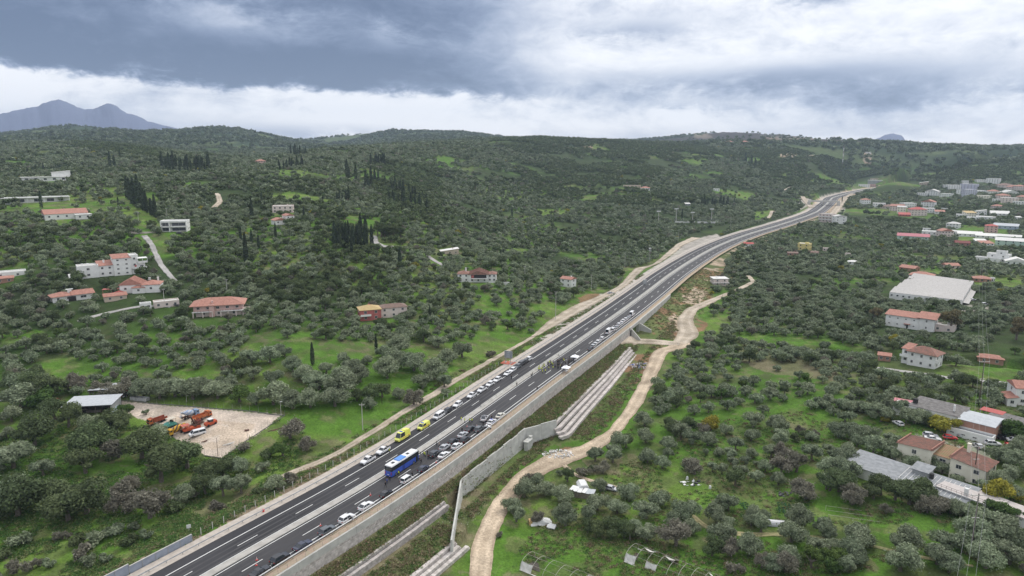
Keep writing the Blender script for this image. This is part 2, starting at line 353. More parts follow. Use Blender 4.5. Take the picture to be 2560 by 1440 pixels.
# far mountains beyond the hills
gd = np.hypot(gx, gy); ga = np.degrees(np.arctan2(gx, gy))
ms = [(-900, 378), (-300, 330), (0, 312), (60, 299), (105, 287), (150, 276), (182, 264), (200, 271), (222, 281), (243, 289), (265, 284), (300, 273), (318, 275), (345, 291), (400, 311), (450, 323), (560, 336), (700, 346), (860, 362), (1000, 385), (2140, 385), (2165, 352), (2190, 342), (2208, 338), (2232, 343), (2242, 356), (2260, 385)]
mt = np.interp(np.tan(np.radians(ga))*F+1280, [q[0] for q in ms], [(385-q[1])/F*7000 for q in ms])
mt = mt*(.93+.07*fbm(ga*1.5, gd/600, 4))
gh = np.where(gd > 4300, gh*(1-sst(gd, 4300, 5400))+(-30)*sst(gd, 4300, 5400)+(CAMZ+30+mt)*np.exp(-((gd-7000)/750)**2)*sst(mt, 0, 20), gh)
GH = gh.reshape(NAZ, NR)
PADS = [(130,453,15),(95,506,15),(168,548,13),(435,580,12),(283,690,17),(352,732,14),(185,752,12),(545,792,16),(707,532,9),(703,562,10),(1192,706,14),(945,800,12),(1414,717,6),(2268,822,14),(2345,1186,14),(2252,1232,17),(2372,1075,16),(222,1040,10)]
def hz(x, y):                              # terrain height by bilinear lookup of the sheet that is built
    x = np.asarray(x, float); y = np.asarray(y, float)
    a = (np.arctan2(x, y)-azs[0])/(azs[1]-azs[0]); a = np.clip(a, 0, NAZ-1.001); d = np.hypot(x, y)
    j = np.clip(np.searchsorted(rr, d)-1, 0, NR-2); fj = np.clip((d-rr[j])/(rr[j+1]-rr[j]), 0, 1); i = a.astype(int); fi = a-i
    return (GH[i, j]*(1-fi)+GH[i+1, j]*fi)*(1-fj)+(GH[i, j+1]*(1-fi)+GH[i+1, j+1]*fi)*fj
_dd = np.exp(np.linspace(math.log(60), math.log(6000), 4000))
def P(u, v):                               # surveyed pixel -> point on the ground
    x, y, w = raydir(u, v); h = math.hypot(x, y); zz = CAMZ+w/h*_dd
    g = hz(x/h*_dd, y/h*_dd); b = np.where(g >= zz)[0]
    i = b[0] if len(b) else len(_dd)-1
    d = _dd[i]; return Vector((x/h*d, y/h*d, float(g[i])))
def PX(p): return math.hypot(p[0], p[1])/F          # metres per survey pixel at a point (roughly)
for pu, pv, pr in PADS:                    # level building plots cut into the slopes
    p = P(pu, pv); q = Vector((p.x, p.y)); c = q+q.normalized()*pr*.45
    dd2 = np.hypot(gx-c.x, gy-c.y); w_ = 1-sst(dd2, pr*.85, pr*1.5); gh = gh*(1-w_)+(p.z)*w_; GH = gh.reshape(NAZ, NR)
# ------------------------------------------------------------------ ground colours (what grows or lies there; the mountains also carry painted haze)
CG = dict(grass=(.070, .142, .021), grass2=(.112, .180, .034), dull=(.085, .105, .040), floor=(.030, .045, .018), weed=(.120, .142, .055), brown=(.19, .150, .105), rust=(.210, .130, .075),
          gravel=(.40, .365, .33), sand=(.44, .345, .25), burnt=(.045, .035, .035), rock=(.34, .27, .20), hillg=(.030, .050, .022), conc=(.38, .37, .35), mount_hazed=(.12, .14, .215))
PU, PV = proj(np.c_[gx, gy, gh])
wu = PU+fbm(gx/9, gy/9, 3)*26*np.clip(260/gd, .15, 1.6); wv = PV+fbm(gx/9+40, gy/9, 3)*12*np.clip(260/gd, .15, 1.4)
def inpoly(u, v, poly):
    r = np.zeros(len(u), bool); n = len(poly)
    for i in range(n):
        x1, y1 = poly[i]; x2, y2 = poly[(i+1) % n]
        c = ((y1 > v) != (y2 > v)); r ^= c & (u < (x2-x1)*(v-y1)/(y2-y1+1e-12)+x1)
    return r
vis = np.abs(np.degrees(np.arctan2(gx, gy))) < 45
gc = np.zeros((len(gx), 3)); n1 = fbm(gx/38, gy/38, 4); n2 = fbm(gx/7, gy/7, 4); n3 = fbm(gx/120+9, gy/120, 3); n4 = fbm(gx/2.2, gy/2.2, 3)
def cmix(a, b, t): return np.asarray(a)*(1-t[:, None])+np.asarray(b)*t[:, None]
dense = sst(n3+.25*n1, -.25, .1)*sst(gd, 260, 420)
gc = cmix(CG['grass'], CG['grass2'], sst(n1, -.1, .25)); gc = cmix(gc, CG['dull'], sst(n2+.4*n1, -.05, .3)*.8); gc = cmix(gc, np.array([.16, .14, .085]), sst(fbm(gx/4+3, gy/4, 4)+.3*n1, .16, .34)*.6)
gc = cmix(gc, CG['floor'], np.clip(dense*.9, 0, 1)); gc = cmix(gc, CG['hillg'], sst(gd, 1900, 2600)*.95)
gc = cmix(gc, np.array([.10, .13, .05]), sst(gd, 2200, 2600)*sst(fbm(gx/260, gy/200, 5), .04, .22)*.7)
gc = cmix(gc, CG['mount_hazed'], sst(gd, 5000, 5500))  # far mountains: rock grey with bluish haze mixed into the colour
GRASS = [  # clear meadows
 [(105,905),(190,895),(255,935),(235,962),(150,968),(108,950)],[(720,830),(770,825),(800,900),(830,960),(770,960),(735,900)],[(440,930),(540,920),(540,962),(450,965)],[(630,960),(720,950),(760,985),(700,1002),(640,985)],
 [(0,830),(110,825),(130,850),(0,860)],[(1000,925),(1110,900),(1160,880),(1230,850),(1330,830),(1290,870),(1180,930),(1100,985),(1020,1000)],[(1160,730),(1260,735),(1270,790),(1190,775)],[(1310,760),(1380,755),(1430,770),(1400,800),(1320,790)],
 [(250,500),(330,505),(400,550),(420,575),(380,570),(300,535)],[(660,485),(740,480),(835,500),(830,512),(740,508),(690,500)],[(660,430),(700,424),(770,428),(775,445),(700,440)],[(350,567),(400,565),(402,575),(352,577)],
 [(1900,1005),(2010,1012),(2130,1040),(2225,1065),(2240,1090),(2120,1082),(1960,1050),(1900,1030)],[(1830,835),(2060,848),(2210,878),(2200,900),(2060,880),(1850,855)],[(2370,900),(2560,915),(2560,960),(2400,950)],[(1740,770),(1830,790),(1800,830),(1730,830)],
 [(1240,1310),(1400,1330),(1560,1370),(1600,1400),(1580,1440),(1230,1440)],[(1530,1185),(1700,1190),(1830,1230),(1850,1290),(1700,1300),(1560,1270)],[(1830,1225),(2060,1250),(2200,1290),(2420,1340),(2560,1380),(2560,1440),(2200,1400),(1900,1330)],[(1580,1080),(1760,1090),(1900,1150),(1850,1200),(1600,1160)],
 [(820,1000),(860,1040),(870,1080),(810,1060),(720,1040),(700,1020)],[(940,1015),(1010,1000),(1000,1040),(930,1045)],[(700,1190),(900,1150),(960,1110),(1100,1030),(1300,910),(1290,930),(1000,1120),(720,1260)],[(0,1290),(250,1300),(420,1250),(500,1330),(300,1440),(0,1440)],
 [(1880,530),(1930,525),(1925,545),(1885,560)],[(1770,470),(1850,478),(1900,488),(1880,500),(1800,492)],[(2380,560),(2520,570),(2520,620),(2400,610)],[(2430,690),(2560,700),(2560,730),(2430,715)],[(1345,522),(1420,524),(1420,538),(1350,538)],[(1210,620),(1320,622),(1310,635),(1215,632)]]
gm = np.zeros(len(gx), bool)
for p in GRASS: gm |= inpoly(wu, wv, p)
gm &= vis
gc[gm] = cmix(CG['grass'], CG['grass2'], sst(n1+.5*n2, -.15, .4))[gm]
gc[gm] = cmix(gc[gm], CG['dull'], (sst(n2, .02, .3)*.6)[gm]); gc[gm] = cmix(gc[gm], (.15, .15, .07), (sst(fbm(gx/4+3, gy/4, 4), .14, .34)*.5)[gm]); gc[gm] *= (1+.35*fbm(gx/1.3, gy/1.3, 3))[gm, None]
def paint(polys, key, f=1.0, warp=1.0):
    for p in polys:
        m = inpoly(PU+(wu-PU)*warp, PV+(wv-PV)*warp, p) & vis
        gc[m] = gc[m]*(1-f)+np.asarray(CG[key])*f*(1+.35*n2[m, None])
paint([[(1640,352),(1750,338),(1810,322),(1900,332),(2150,342),(2160,354),(1640,354)],[(2180,352),(2330,352),(2330,357),(2180,357)]], 'burnt', .8)
paint([[(1730,331),(1770,334),(1790,345),(1740,346)],[(1900,340),(2050,345),(2050,350),(1930,350)]], 'rock', .35)
paint([[(1950,385),(1990,382),(1990,394),(1950,400)],[(2005,388),(2045,388),(2040,395),(2010,394)],[(2158,383),(2180,380),(2176,412),(2160,412)],[(1812,385),(1835,383),(1830,393),(1815,392)],[(1458,366),(1482,365),(1480,374),(1462,376)]], 'rock', .9, .4)
paint([[(1850,870),(2000,880),(2100,920),(2090,950),(1940,935),(1850,905)],[(1455,1150),(1560,1145),(1560,1185),(1470,1185)],[(1700,1080),(1740,1080),(1730,1110),(1690,1100)]], 'brown', .55)
# left verge, dug bank and yard
aT = gT*KW(gS); near = (gS > -120) & (gS < 2000)
m = near & (gT < -2.5) & (gT > -7.6-1.2*n1); gc[m] = cmix(CG['gravel'], CG['sand'], sst(n1, -.2, .3))[m]*(1+.2*n4[m, None])
m = near & (gT > -10) & (gT < -2.5) & (gS > 205) & (gS < 1900); gc[m] = np.array(CG['gravel'])*(1+.15*n4[m, None])
m = near & (gS < 55) & (gT < -7) & (gT > -15-8*n1) & (n2 > -.05); gc[m] = np.array(CG['brown'])*1.25*(1+.5*n4[m, None])
YARD = [(265,1015),(300,1003),(710,1037),(555,1146),(512,1140),(470,1110),(420,1085),(390,1060),(345,1045)]
CG['yard'] = (.50, .42, .355)
paint([YARD], 'yard', .92, .25)
m = inpoly(PU, PV, [(430,1040),(640,1060),(600,1120),(500,1125),(420,1080)]) & vis & (n1+n2 > .1); gc[m] = gc[m]*.4+np.array(CG['rock'])*.75
paint([[(1395,800),(1440,775),(1500,735),(1530,735),(1510,760),(1440,810),(1400,840),(1372,850)],[(1330,850),(1400,830),(1400,860),(1340,885)]], 'gravel', .85, .5)
paint([[(1445,745),(1470,735),(1500,735),(1500,748),(1455,768)]], 'rust', .9, .5)
paint([[(1725,600),(1790,585),(1800,592),(1720,640),(1650,680),(1640,670)],[(2000,490),(2030,500),(2020,515),(1990,530)],[(2090,500),(2120,490),(2110,530),(2060,530)]], 'gravel', .8, .4)
# embankments right of the road
on = near & (gT > 20.9) & (aT < 46) & (gS < 620)
m = on & (aT < np.interp(gS, EB_S, EB_T2)+3); t_ = sst(n1+.6*n2, -.05, .35)
gc[m] = cmix(cmix(np.array([.095, .130, .042]), CG['weed'], sst(n2+n4*.4, -.15, .2)), CG['brown'], t_*.7)[m]
m = on & (gS > 120) & (aT > 32) & (aT < 44+4*n1) & (n1+.5*n2 > -.05); gc[m] = cmix(CG['weed'], CG['rust'], sst(n2, -.1, .3))[m]
m = near & (gS > 272) & (gT > 21) & (aT < 50+14*n1) & (gS < 470); gc[m] = cmix(CG['weed'], CG['rust'], sst(n2+n1, -.1, .25))[m]
m = near & (gS > 280) & (aT > 33+6*n2) & (aT < 43) & (gS < 430) & (n1 > -.1); gc[m] = (np.array(CG['rock'])*1.1*(1+.4*n4[:, None]))[m]
m = near & (gS > 470) & (gT > 20.9) & (aT < 36+5*n1) & (gS < 2000); gc[m] = cmix(CG['dull'], CG['rock'], sst(n1+n2, -.2, .3))[m]
m = near & (gS > 1100) & (np.abs(aT-9) < 20+9*n1) & (gS < 2000); gc[m] = (np.array(CG['sand'])*(1+.3*n2[:, None]))[m]
paint([[(2285,1085),(2330,1095),(2400,1115),(2440,1150),(2440,1180),(2420,1150),(2300,1110)],[(2400,1075),(2445,1075),(2480,1150),(2440,1160)],[(2400,760),(2470,765),(2470,785),(2400,780)]], 'gravel', .6, .3)
grm = mat('ground_cover', (.1, .1, .1), .95, scale=.9, bump=.5, spec=.08, det=8)
def use_attr(m, bumpdist=.25):
    t = m.node_tree; b = t.nodes['Principled BSDF']; N, L = t.nodes.new, t.links.new
    a = N('ShaderNodeAttribute'); a.attribute_name = 'gc'; tcn = N('ShaderNodeTexCoord')
    n1 = N('ShaderNodeTexNoise'); n1.inputs['Scale'].default_value = 1.6; n1.inputs['Detail'].default_value = 8; n1.inputs['Roughness'].default_value = .7; L(tcn.outputs['Object'], n1.inputs[0])
    n2 = N('ShaderNodeTexNoise'); n2.inputs['Scale'].default_value = .12; n2.inputs['Detail'].default_value = 5; L(tcn.outputs['Object'], n2.inputs[0])
    m1 = N('ShaderNodeMapRange'); L(n1.outputs[0], m1.inputs[0]); m1.inputs[1].default_value = .3; m1.inputs[2].default_value = .7; m1.inputs[3].default_value = .60; m1.inputs[4].default_value = 1.4
    m2 = N('ShaderNodeMapRange'); L(n2.outputs[0], m2.inputs[0]); m2.inputs[1].default_value = .3; m2.inputs[2].default_value = .7; m2.inputs[3].default_value = .78; m2.inputs[4].default_value = 1.22
    mm = N('ShaderNodeMath'); mm.operation = 'MULTIPLY'; L(m1.outputs[0], mm.inputs[0]); L(m2.outputs[0], mm.inputs[1])
    vm = N('ShaderNodeVectorMath'); vm.operation = 'SCALE'; L(a.outputs['Color'], vm.inputs[0]); L(mm.outputs[0], vm.inputs['Scale'])
    L(vm.outputs[0], b.inputs['Base Color'])
    bp = N('ShaderNodeBump'); bp.inputs['Strength'].default_value = .7; bp.inputs['Distance'].default_value = bumpdist; L(n1.outputs[0], bp.inputs['Height']); L(bp.outputs[0], b.inputs['Normal'])
use_attr(grm)
ii, jj = np.meshgrid(np.arange(NAZ-1), np.arange(NR-1), indexing='ij'); a0 = (ii*NR+jj).ravel()
Q = np.c_[a0, a0+1, a0+NR+1, a0+NR][:, ::-1]
HZ = gh.copy(); HZ[gT*0 == 1] = 0
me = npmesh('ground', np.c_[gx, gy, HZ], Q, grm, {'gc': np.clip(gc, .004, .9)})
struct(link('ground', me))
# ------------------------------------------------------------------ ribbons
def ribbon_pts(name, A, B, m, parent=None, z=0.0, thick=0):
    """strip between two equally long point lists"""
    A = np.asarray(A, float); B = np.asarray(B, float); n = len(A); V = np.concatenate([A, B]); V[:, 2] += z
    q = np.array([(i, i+n, i+1+n, i+1) for i in range(n-1)])
    return link(name, npmesh(name, V, q, m, smooth=False), parent)
def rstrip(name, s0, s1, t0, t1, m, z=0.0, parent=None, ds=4.0, z1=None):
    s = np.linspace(s0, s1, max(2, int(abs(s1-s0)/ds)+1))
    return ribbon_pts(name, R(s, t0, z), R(s, t1, z if z1 is None else z1), m, parent)
def rprof(name, s0, s1, prof, m, parent=None, ds=4.0, mi=None):
    """sweep a closed t-z profile along the road"""
    s = np.linspace(s0, s1, max(2, int(abs(s1-s0)/ds)+1)); rings = [R(s, t, z) for t, z in prof]; b = MB()
    b.loft([[rings[k][i] for k in range(len(prof))] for i in range(len(s))], mats=mi)
    return b.build(name, m, parent)
asph = mat('asphalt', (.023, .023, .026), .82, col2=(.037, .036, .040), scale=.06, bump=.12, spec=.35, det=10)
asph2 = mat('asphalt_worn', (.034, .033, .036), .8, col2=(.052, .050, .053), scale=.05, bump=.12, spec=.35, det=10)
paintm = mat('road_paint', (.72, .72, .70), .6, col2=(.60, .60, .58), scale=1.5)
concm = mat('concrete', (.47, .46, .43), .9, col2=(.36, .355, .335), scale=.35, bump=.15, det=8)
concl = mat('concrete_light', (.52, .51, .48), .9, col2=(.42, .41, .38), scale=.5, bump=.15, det=8)
stonem = mat('block_stone', (.52, .48, .455), .95, col2=(.37, .335, .31), scale=1.1, obj=.16, island=.16, bump=.5)
steelm = mat('galvanised', (.36, .37, .38), .5, metal=.6, col2=(.28, .29, .30), scale=2)
soilm = mat('red_soil', (.40, .29, .22), .95, col2=(.33, .29, .20), scale=.8, bump=.5)
gravm = mat('gravel', (.46, .41, .36), .95, col2=(.36, .32, .28), scale=.7, bump=.5)
SE = float(np.interp(1745, RP[:, 1], ST))
for t0, t1, m in ((-3.2, 6.6, asph), (8.6, 18.0, asph2)):
    o = rstrip('road', -95, SE, t0, t1, m, 0.0); struct(o)
lm = struct(rstrip('lane_marking', -95, SE, -.12, .12, paintm, .012))
for t, w in ((6.25, .10), (9.1, .10), (16.25, .13)):
    rstrip('edge_line', -95, SE, t-w, t+w, paintm, .012, lm)
def dashes(t, s_first, w=.10):
    s = s_first
    while s < SE-10:
        rstrip('dash', s, s+5.6, t-w, t+w, paintm, .012, lm, ds=2.8); s += 17.2
dashes(3.35, -88+.0); dashes(12.75, -94)
wornm = mat('wheel_path', (.040, .039, .041), .72, col2=(.062, .060, .061), scale=.09, det=9); stainm = mat('joint_stain', (.020, .020, .022), .6, col2=(.034, .033, .036), scale=.4)
for t in (.9, 2.5, 4.2, 5.6, 9.9, 11.6, 13.6, 15.2): struct(rstrip('wheel_path', -95, SE, t-.24, t+.24, wornm, .004))
for s, t0, t1 in ((31, -3.1, 6.1), (88, 9.3, 17.8), (140, -3.1, 6.1), (150, 9.3, 17.8), (232, -3.1, 6.1)): struct(rstrip('asphalt_joint', s, s+.35, t0, t1, stainm, .007, ds=.3))
o = rprof('median_strip', -95, SE, [(6.62, -.3), (6.62, .16), (6.75, .2), (8.45, .2), (8.58, .16), (8.58, -.3)], mat('median_concrete', (.40, .385, .355), .9, col2=(.31, .295, .27), scale=.5, bump=.15, det=8)); struct(o)
# ground slab below the carriageway so that nothing shows through at the edges
struct(rstrip('left_verge', -95, SE, -7.4, -3.2, gravm, -.012, z1=-.004)); struct(rstrip('right_verge', -95, SE, 18.0, 20.45, soilm, -.01))
# concrete median barrier, cast in segments
bar = thing('median_barrier', 'pale concrete barrier of low cast segments running along the middle of the motorway', 'barrier', R(205., 7.6))
s = 118.0; k = 0; pbar = None
bprof = [(-.36, .2), (-.36, .42), (-.14, .62), (-.11, 1.0), (.11, 1.0), (.14, .62), (.36, .42), (.36, .2)]
while s < SE-6:
    L_ = 5.9 if s < 420 else 11.9
    o = rprof('segment', s, s+L_, [(7.15+a, z) for a, z in bprof], concl, None, ds=3); o.parent = bar
    o.matrix_parent_inverse = Matrix.Translation(-bar.location)
    o = rprof('segment', s, s+L_, [(8.15+a, z) for a, z in bprof], concl, None, ds=3) if s > 186 else None
    if o: o.parent = bar; o.matrix_parent_inverse = Matrix.Translation(-bar.location)
    s += L_+.1
def guard(name, label, t, s0, s1, sp, side, hi=.78, tube=False):
    g = thing(name, label, 'guard rail', R(s0, t)); inv = Matrix.Translation(-g.location)
    if tube: o = rprof('rail', s0, s1, [(t-.07, hi-.30), (t-.16, hi-.2), (t-.16, hi), (t, hi+.1), (t+.16, hi), (t+.16, hi-.2), (t+.07, hi-.30)], steelm, g)
    else: o = rprof('rail', s0, s1, [(t, hi-.31), (t+.05*side, hi-.27), (t, hi-.16), (t+.05*side, hi-.04), (t, hi), (t-.03*side, hi), (t-.03*side, hi-.31)], steelm, g)
    o.matrix_parent_inverse = inv
    me = MB().box(-.06, .06, -.05, .05, -.3, hi-.1).mesh('post', steelm); s = s0+.5; n = 0
    while s < s1 and n < 300:
        o = link('post', me, g, R(s, t-.14*side)); o.matrix_parent_inverse = inv; s += sp*(1 if s < 330 else 2); n += 1
guard('guard_rail', 'grey steel guard rail with two ribs along the left shoulder', -4.3, -90, 900, 4.0, 1)
guard('guard_rail', 'thick grey tubular guard rail along the right shoulder above the wall', 18.45, -90, 900, 4.0, -1, .85, True)
# railing on the parapet
rg = thing('railing', 'thin rusty grey three-bar railing standing on the retaining wall beside the red soil strip', 'railing', R(-60, 20.3)); inv = Matrix.Translation(-rg.location)
rustg = mat('rail_paint', (.42, .36, .32), .6, col2=(.30, .24, .2), scale=3)
for z in (.35, .7, 1.05):
    o = rprof('bar', -60, 256, [(20.27, z-.025), (20.33, z-.025), (20.33, z+.025), (20.27, z+.025)], rustg, rg); o.matrix_parent_inverse = inv
me = MB().box(-.035, .035, -.035, .035, -.05, 1.08).mesh('post', rustg); s = -60
while s < 256:
    o = link('post', me, rg, R(s, 20.3)); o.matrix_parent_inverse = inv; s += 2.6
# ------------------------------------------------------------------ retaining wall along the right edge
def wall_of_blocks(root, line, z0s, z1s, depth, bl, bh, m, lim, out=1):
    """courses of stone blocks along a polyline (x, y); z0s/z1s bottom and top heights at the points. Nearest ones are parts."""
    line = np.asarray(line, float); d = np.r_[0, np.cumsum(np.linalg.norm(np.diff(line, axis=0), axis=1))]
    cand = []; L = d[-1]; n = int(L/bl)
    for i in range(n):
        s = (i+.5)*L/n; p = np.array([np.interp(s, d, line[:, 0]), np.interp(s, d, line[:, 1])]); q = np.array([np.interp(s+.3, d, line[:, 0]), np.interp(s+.3, d, line[:, 1])])
        if s+.3 > L: q = p+(p-np.array([np.interp(s-.3, d, line[:, 0]), np.interp(s-.3, d, line[:, 1])]))
        a = math.atan2(*(q-p)[::-1]); zb = np.interp(s, d, z0s); zt = np.interp(s, d, z1s); k = max(1, int(round((zt-zb)/bh)))
        for c in range(k):
            o2 = (bl/2 if c % 2 else 0); pp = p+(q-p)/.3*(o2)
            cand.append((pp[0], pp[1], zt-(c+1)*bh, a, math.hypot(*pp)))
    cand.sort(key=lambda c: c[4]); meshes = []
    for v in range(5):
        b = MB(); j = lambda: random.uniform(-.018, .018); hx = bl/2-.02; hz_ = bh-.03
        x0, x1 = -hx, hx
        pts = [(x0, -depth, 0), (x1, -depth, 0), (x1+j(), 0+j(), .02), (x0+j(), j(), .02), (x0, -depth, hz_), (x1, -depth, hz_), (x1+j(), j(), hz_), (x0+j(), j(), hz_), (j()*.5, .012, hz_/2)]
        if out < 0: pts = [(a, -b_, c) for a, b_, c in pts]
        b.poly(pts, [(0, 1, 5, 4), (4, 5, 6, 7), (1, 2, 6, 5), (0, 4, 7, 3), (0, 3, 2, 1), (3, 7, 8), (7, 6, 8), (6, 2, 8), (2, 3, 8)]); meshes.append(b.mesh('block', m))
    inv = Matrix.Translation(-root.location)
    for x, y, z, a, dd_ in cand[:lim]:
        o = link('block', random.choice(meshes), root, (x, y, z), a); o.matrix_parent_inverse = inv
    if cand[lim:]:
        b = MB(); msh = meshes[0]; vs_ = [v.co.copy() for v in msh.vertices]; fs_ = [tuple(p.vertices) for p in msh.polygons]
        for x, y, z, a, dd_ in cand[lim:]:
            ca, sa = math.cos(a), math.sin(a); b.poly([(x+v.x*ca-v.y*sa, y+v.x*sa+v.y*ca, z+v.z) for v in vs_], fs_)
        o = b.build('block_courses', m, root); o.matrix_parent_inverse = inv; o['kind'] = 'stuff'
rw = thing('retaining_wall', 'long pale wall holding up the right edge of the motorway, smooth concrete band over stone courses', 'wall', R(-60, 21)); inv = Matrix.Translation(-rw.location)
for s0, s1 in [(-60+i*6, -60+i*6+5.97) for i in range(65)]:
    s1 = min(s1, 257.2)
    if s0 > 255: break
    o = rprof('concrete_panel', s0, s1, [(20.45, -1.75), (20.45, .12), (20.95, .12), (20.95, -1.75)], concm, rw, ds=3); o.matrix_parent_inverse = inv
ss = np.arange(-60, 256, 2.0); ln = R(ss, 20.9)[:, :2]
wall_of_blocks(rw, ln, np.full(len(ln), -5.0), np.full(len(ln), -1.76), .25, 1.0, .62, stonem, 300, -1)
o = rprof('backing', -60, 257.4, [(20.3, -6.5), (20.3, -1.8), (20.6, -1.8), (20.6, -6.5)], mat('joint_shadow', (.16, .15, .14), .95), rw); o.matrix_parent_inverse = inv
# far abutment + wall beyond the underpass
o = rprof('concrete_panel', 270.6, 350, [(20.3, -6.6), (20.3, .12), (20.95, .12), (20.95, -6.6)], concm, rw); o.matrix_parent_inverse = inv
# underpass bridge
ub = thing('underpass_bridge', 'grey concrete underpass bridge carrying the motorway over the dirt road', 'bridge', R(264, 20)); inv = Matrix.Translation(-ub.location)
for nm, s0, s1, pr in (('deck', 257.4, 270.4, [(-4, -1.3), (-4, -.02), (20.9, -.02), (20.9, -1.3)]), ('parapet', 253, 275, [(20.9, -1.2), (20.9, .35), (21.35, .35), (21.35, -1.2)]), ('abutment', 256.6, 257.6, [(-4, -7.2), (-4, -1.3), (21.3, -1.3), (21.3, -7.2)]), ('abutment', 270.2, 271.2, [(-4, -7.2), (-4, -1.3), (21.3, -1.3), (21.3, -7.2)]), ('wing_wall', 271.2, 272, [(21.3, -7.2), (21.3, -1.3), (27, -4.5), (27, -7.2)]), ('wing_wall', 255.6, 256.6, [(21.3, -7.2), (21.3, -1.0), (25.5, -6.0), (25.5, -7.2)])):
    o = rprof(nm, s0, s1, pr, concm, ub); o.matrix_parent_inverse = inv
# big board-marked concrete wall beside the dirt road
cw = thing('concrete_wall', 'tall bare concrete retaining wall bending beside the dirt road', 'wall', (-15, 189, -12)); inv = Matrix.Translation(-cw.location)
W1 = [(-15.2, 158, -6.3), (-15.1, 174, -6.0), (-15, 189, -5.4), (-5.2, 208, -5.4), (4.8, 227, -5.2), (16.3, 235, -5.4)]
bmark = mat('board_concrete', (.50, .50, .47), .9, col2=(.38, .38, .36), scale=.5, bump=.2, det=9)
for i in range(len(W1)-1):
    a, b2 = Vector(W1[i]), Vector(W1[i+1]); n = max(1, int((b2-a).length/5.2)); nr = Vector(((b2-a).y, -(b2-a).x, 0)).normalized()
    for k in range(n):
        p, q = a.lerp(b2, k/n), a.lerp(b2, (k+1)/n); dq = (q-p).normalized()*.02; p = p+dq; q = q-dq
        step = .0 if i < 2 else (k % 2)*.25
        m = MB(); pts = []
        for pt in (p, q):
            for off, z in ((.30, -13.2), (0, pt.z+step), (-.45, pt.z+step), (-.75, -13.2)):
                w = pt+nr*off; pts.append((w.x, w.y, z))
        m.loft([pts[:4], pts[4:]]); o = m.build('concrete_panel', bmark, cw); o.matrix_parent_inverse = inv
m = MB(); m.box(-1.6, 1.6, -1.1, .3, -13, -8.6); m.box(-1.9, 1.9, -1.4, .6, -8.6, -8.25); m.box(1.7, 3.0, -.8, .3, -13, -7.6)
o = m.build('outfall_box', bmark, None, (5.2, 224.5, 0), math.radians(62)); tag(o, 'small square concrete outfall box at the foot of the tall concrete wall', 'outfall')
# stone terraces
t1 = thing('stone_terrace', 'two-step stone block terrace below the wall at the bottom edge of the photo', 'terrace', tuple(R(20, 26))); K_ = lambda t: t
def STp(s, t): s = np.asarray(s, float); return R(s, t/KW(s))[..., :2]
ss = np.arange(-40, 66, 2.0)
wall_of_blocks(t1, STp(ss, 26.3), np.full(len(ss), -6.6), np.full(len(ss), -5.35), .6, 1.0, .62, stonem, 110, -1)
wall_of_blocks(t1, STp(ss, 27.5), np.full(len(ss), -7.9), np.full(len(ss), -6.05), .9, 1.0, .62, stonem, 180, -1)
t2_ = thing('stone_terrace', 'three-step stone block terrace ending at the lower end of the tall concrete wall', 'terrace', tuple(R(20, 37)))
for k, (dt, zt) in enumerate(((0, -8.9), (1.3, -9.7), (2.6, -10.5))):
    sx = np.arange(-40, 55+k*1.0, 2.0); wall_of_blocks(t2_, STp(sx, 37.2+dt), np.full(len(sx), zt-1.25), np.full(len(sx), zt), 1.1, 1.0, .62, stonem, 95, -1)
t3 = thing('stone_terrace', 'long stone step terrace climbing from the tall concrete wall to the underpass', 'terrace', tuple(R(220, 33)))
for k, (dt, zt) in enumerate(((0, -7.2), (1.6, -8.1), (3.1, -9.0), (4.5, -9.9))):
    sx = np.arange(130-(k*1.0), 244-k, 3.0); e1 = np.interp(sx, EB_S, EB_T1); sc = np.interp(sx, [130, 245], [1.35, .8]); zz = np.interp(sx, [130, 245], [0, .6])
    wall_of_blocks(t3, STp(sx, e1+dt*sc), zt-1.25+zz, zt+zz, 1.4, 1.3 if k else 1.6, .62, stonem, 75, -1)
# ------------------------------------------------------------------ dirt roads, draped
def drape(name, pix, w, m, z=.05, ds=1.5, world=None):
    pts = np.array([P(u, v)[:2] for u, v in pix]) if world is None else np.array(world, float)
    ws = np.interp(np.linspace(0, 1, len(pts)), np.linspace(0, 1, len(w)), w)
    Q_ = resample(np.c_[pts, ws], ds)
    for _ in range(8): Q_[1:-1] = .25*Q_[:-2]+.5*Q_[1:-1]+.25*Q_[2:]
    tn = np.gradient(Q_[:, :2], axis=0); tn /= np.linalg.norm(tn, axis=1)[:, None]; nr = np.c_[tn[:, 1], -tn[:, 0]]; rows = []
    edge = lambda k: fbm(Q_[:, 0]/5+k, Q_[:, 1]/5, 3)*.9
    C = 15; cols = []; base = np.array(m[0]); alt = np.array(m[1])
    for c in np.linspace(-.5, .5, C):
        ww = Q_[:, 2]+(edge(3) if c > 0 else edge(50))*1.5
        xy = Q_[:, :2]+nr*(c*ww)[:, None]; d = np.hypot(xy[:, 0], xy[:, 1])
        rows.append(np.c_[xy, hz(xy[:, 0], xy[:, 1])+z+d*.0006*(1 if abs(c) < .49 else .3)])
        rut = np.exp(-((abs(c)-.24)/.09)**2); k = np.clip(.35+.5*rut+fbm(xy[:, 0]/6, xy[:, 1]/6, 4)*.9-(.35 if abs(c) > .42 else 0), 0, 1)[:, None]; cols.append(alt*(1-k)+base*k)
    V = np.concatenate(rows); n = len(Q_); q = np.array([(c*n+i, (c+1)*n+i, (c+1)*n+i+1, c*n+i+1) for c in range(C-1) for i in range(n-1)])
    o = link(name, npmesh(name, V, q, trackm, {'gc': np.concatenate(cols)})); struct(o); return V
trackm = mat('track_surface', (.4, .3, .2), .95, bump=.3); use_attr(trackm, .12)
dirtm = ((.50, .405, .30), (.31, .245, .175))
dirt2 = ((.45, .385, .31), (.28, .235, .175))
tarm = ((.36, .345, .33), (.26, .25, .24))
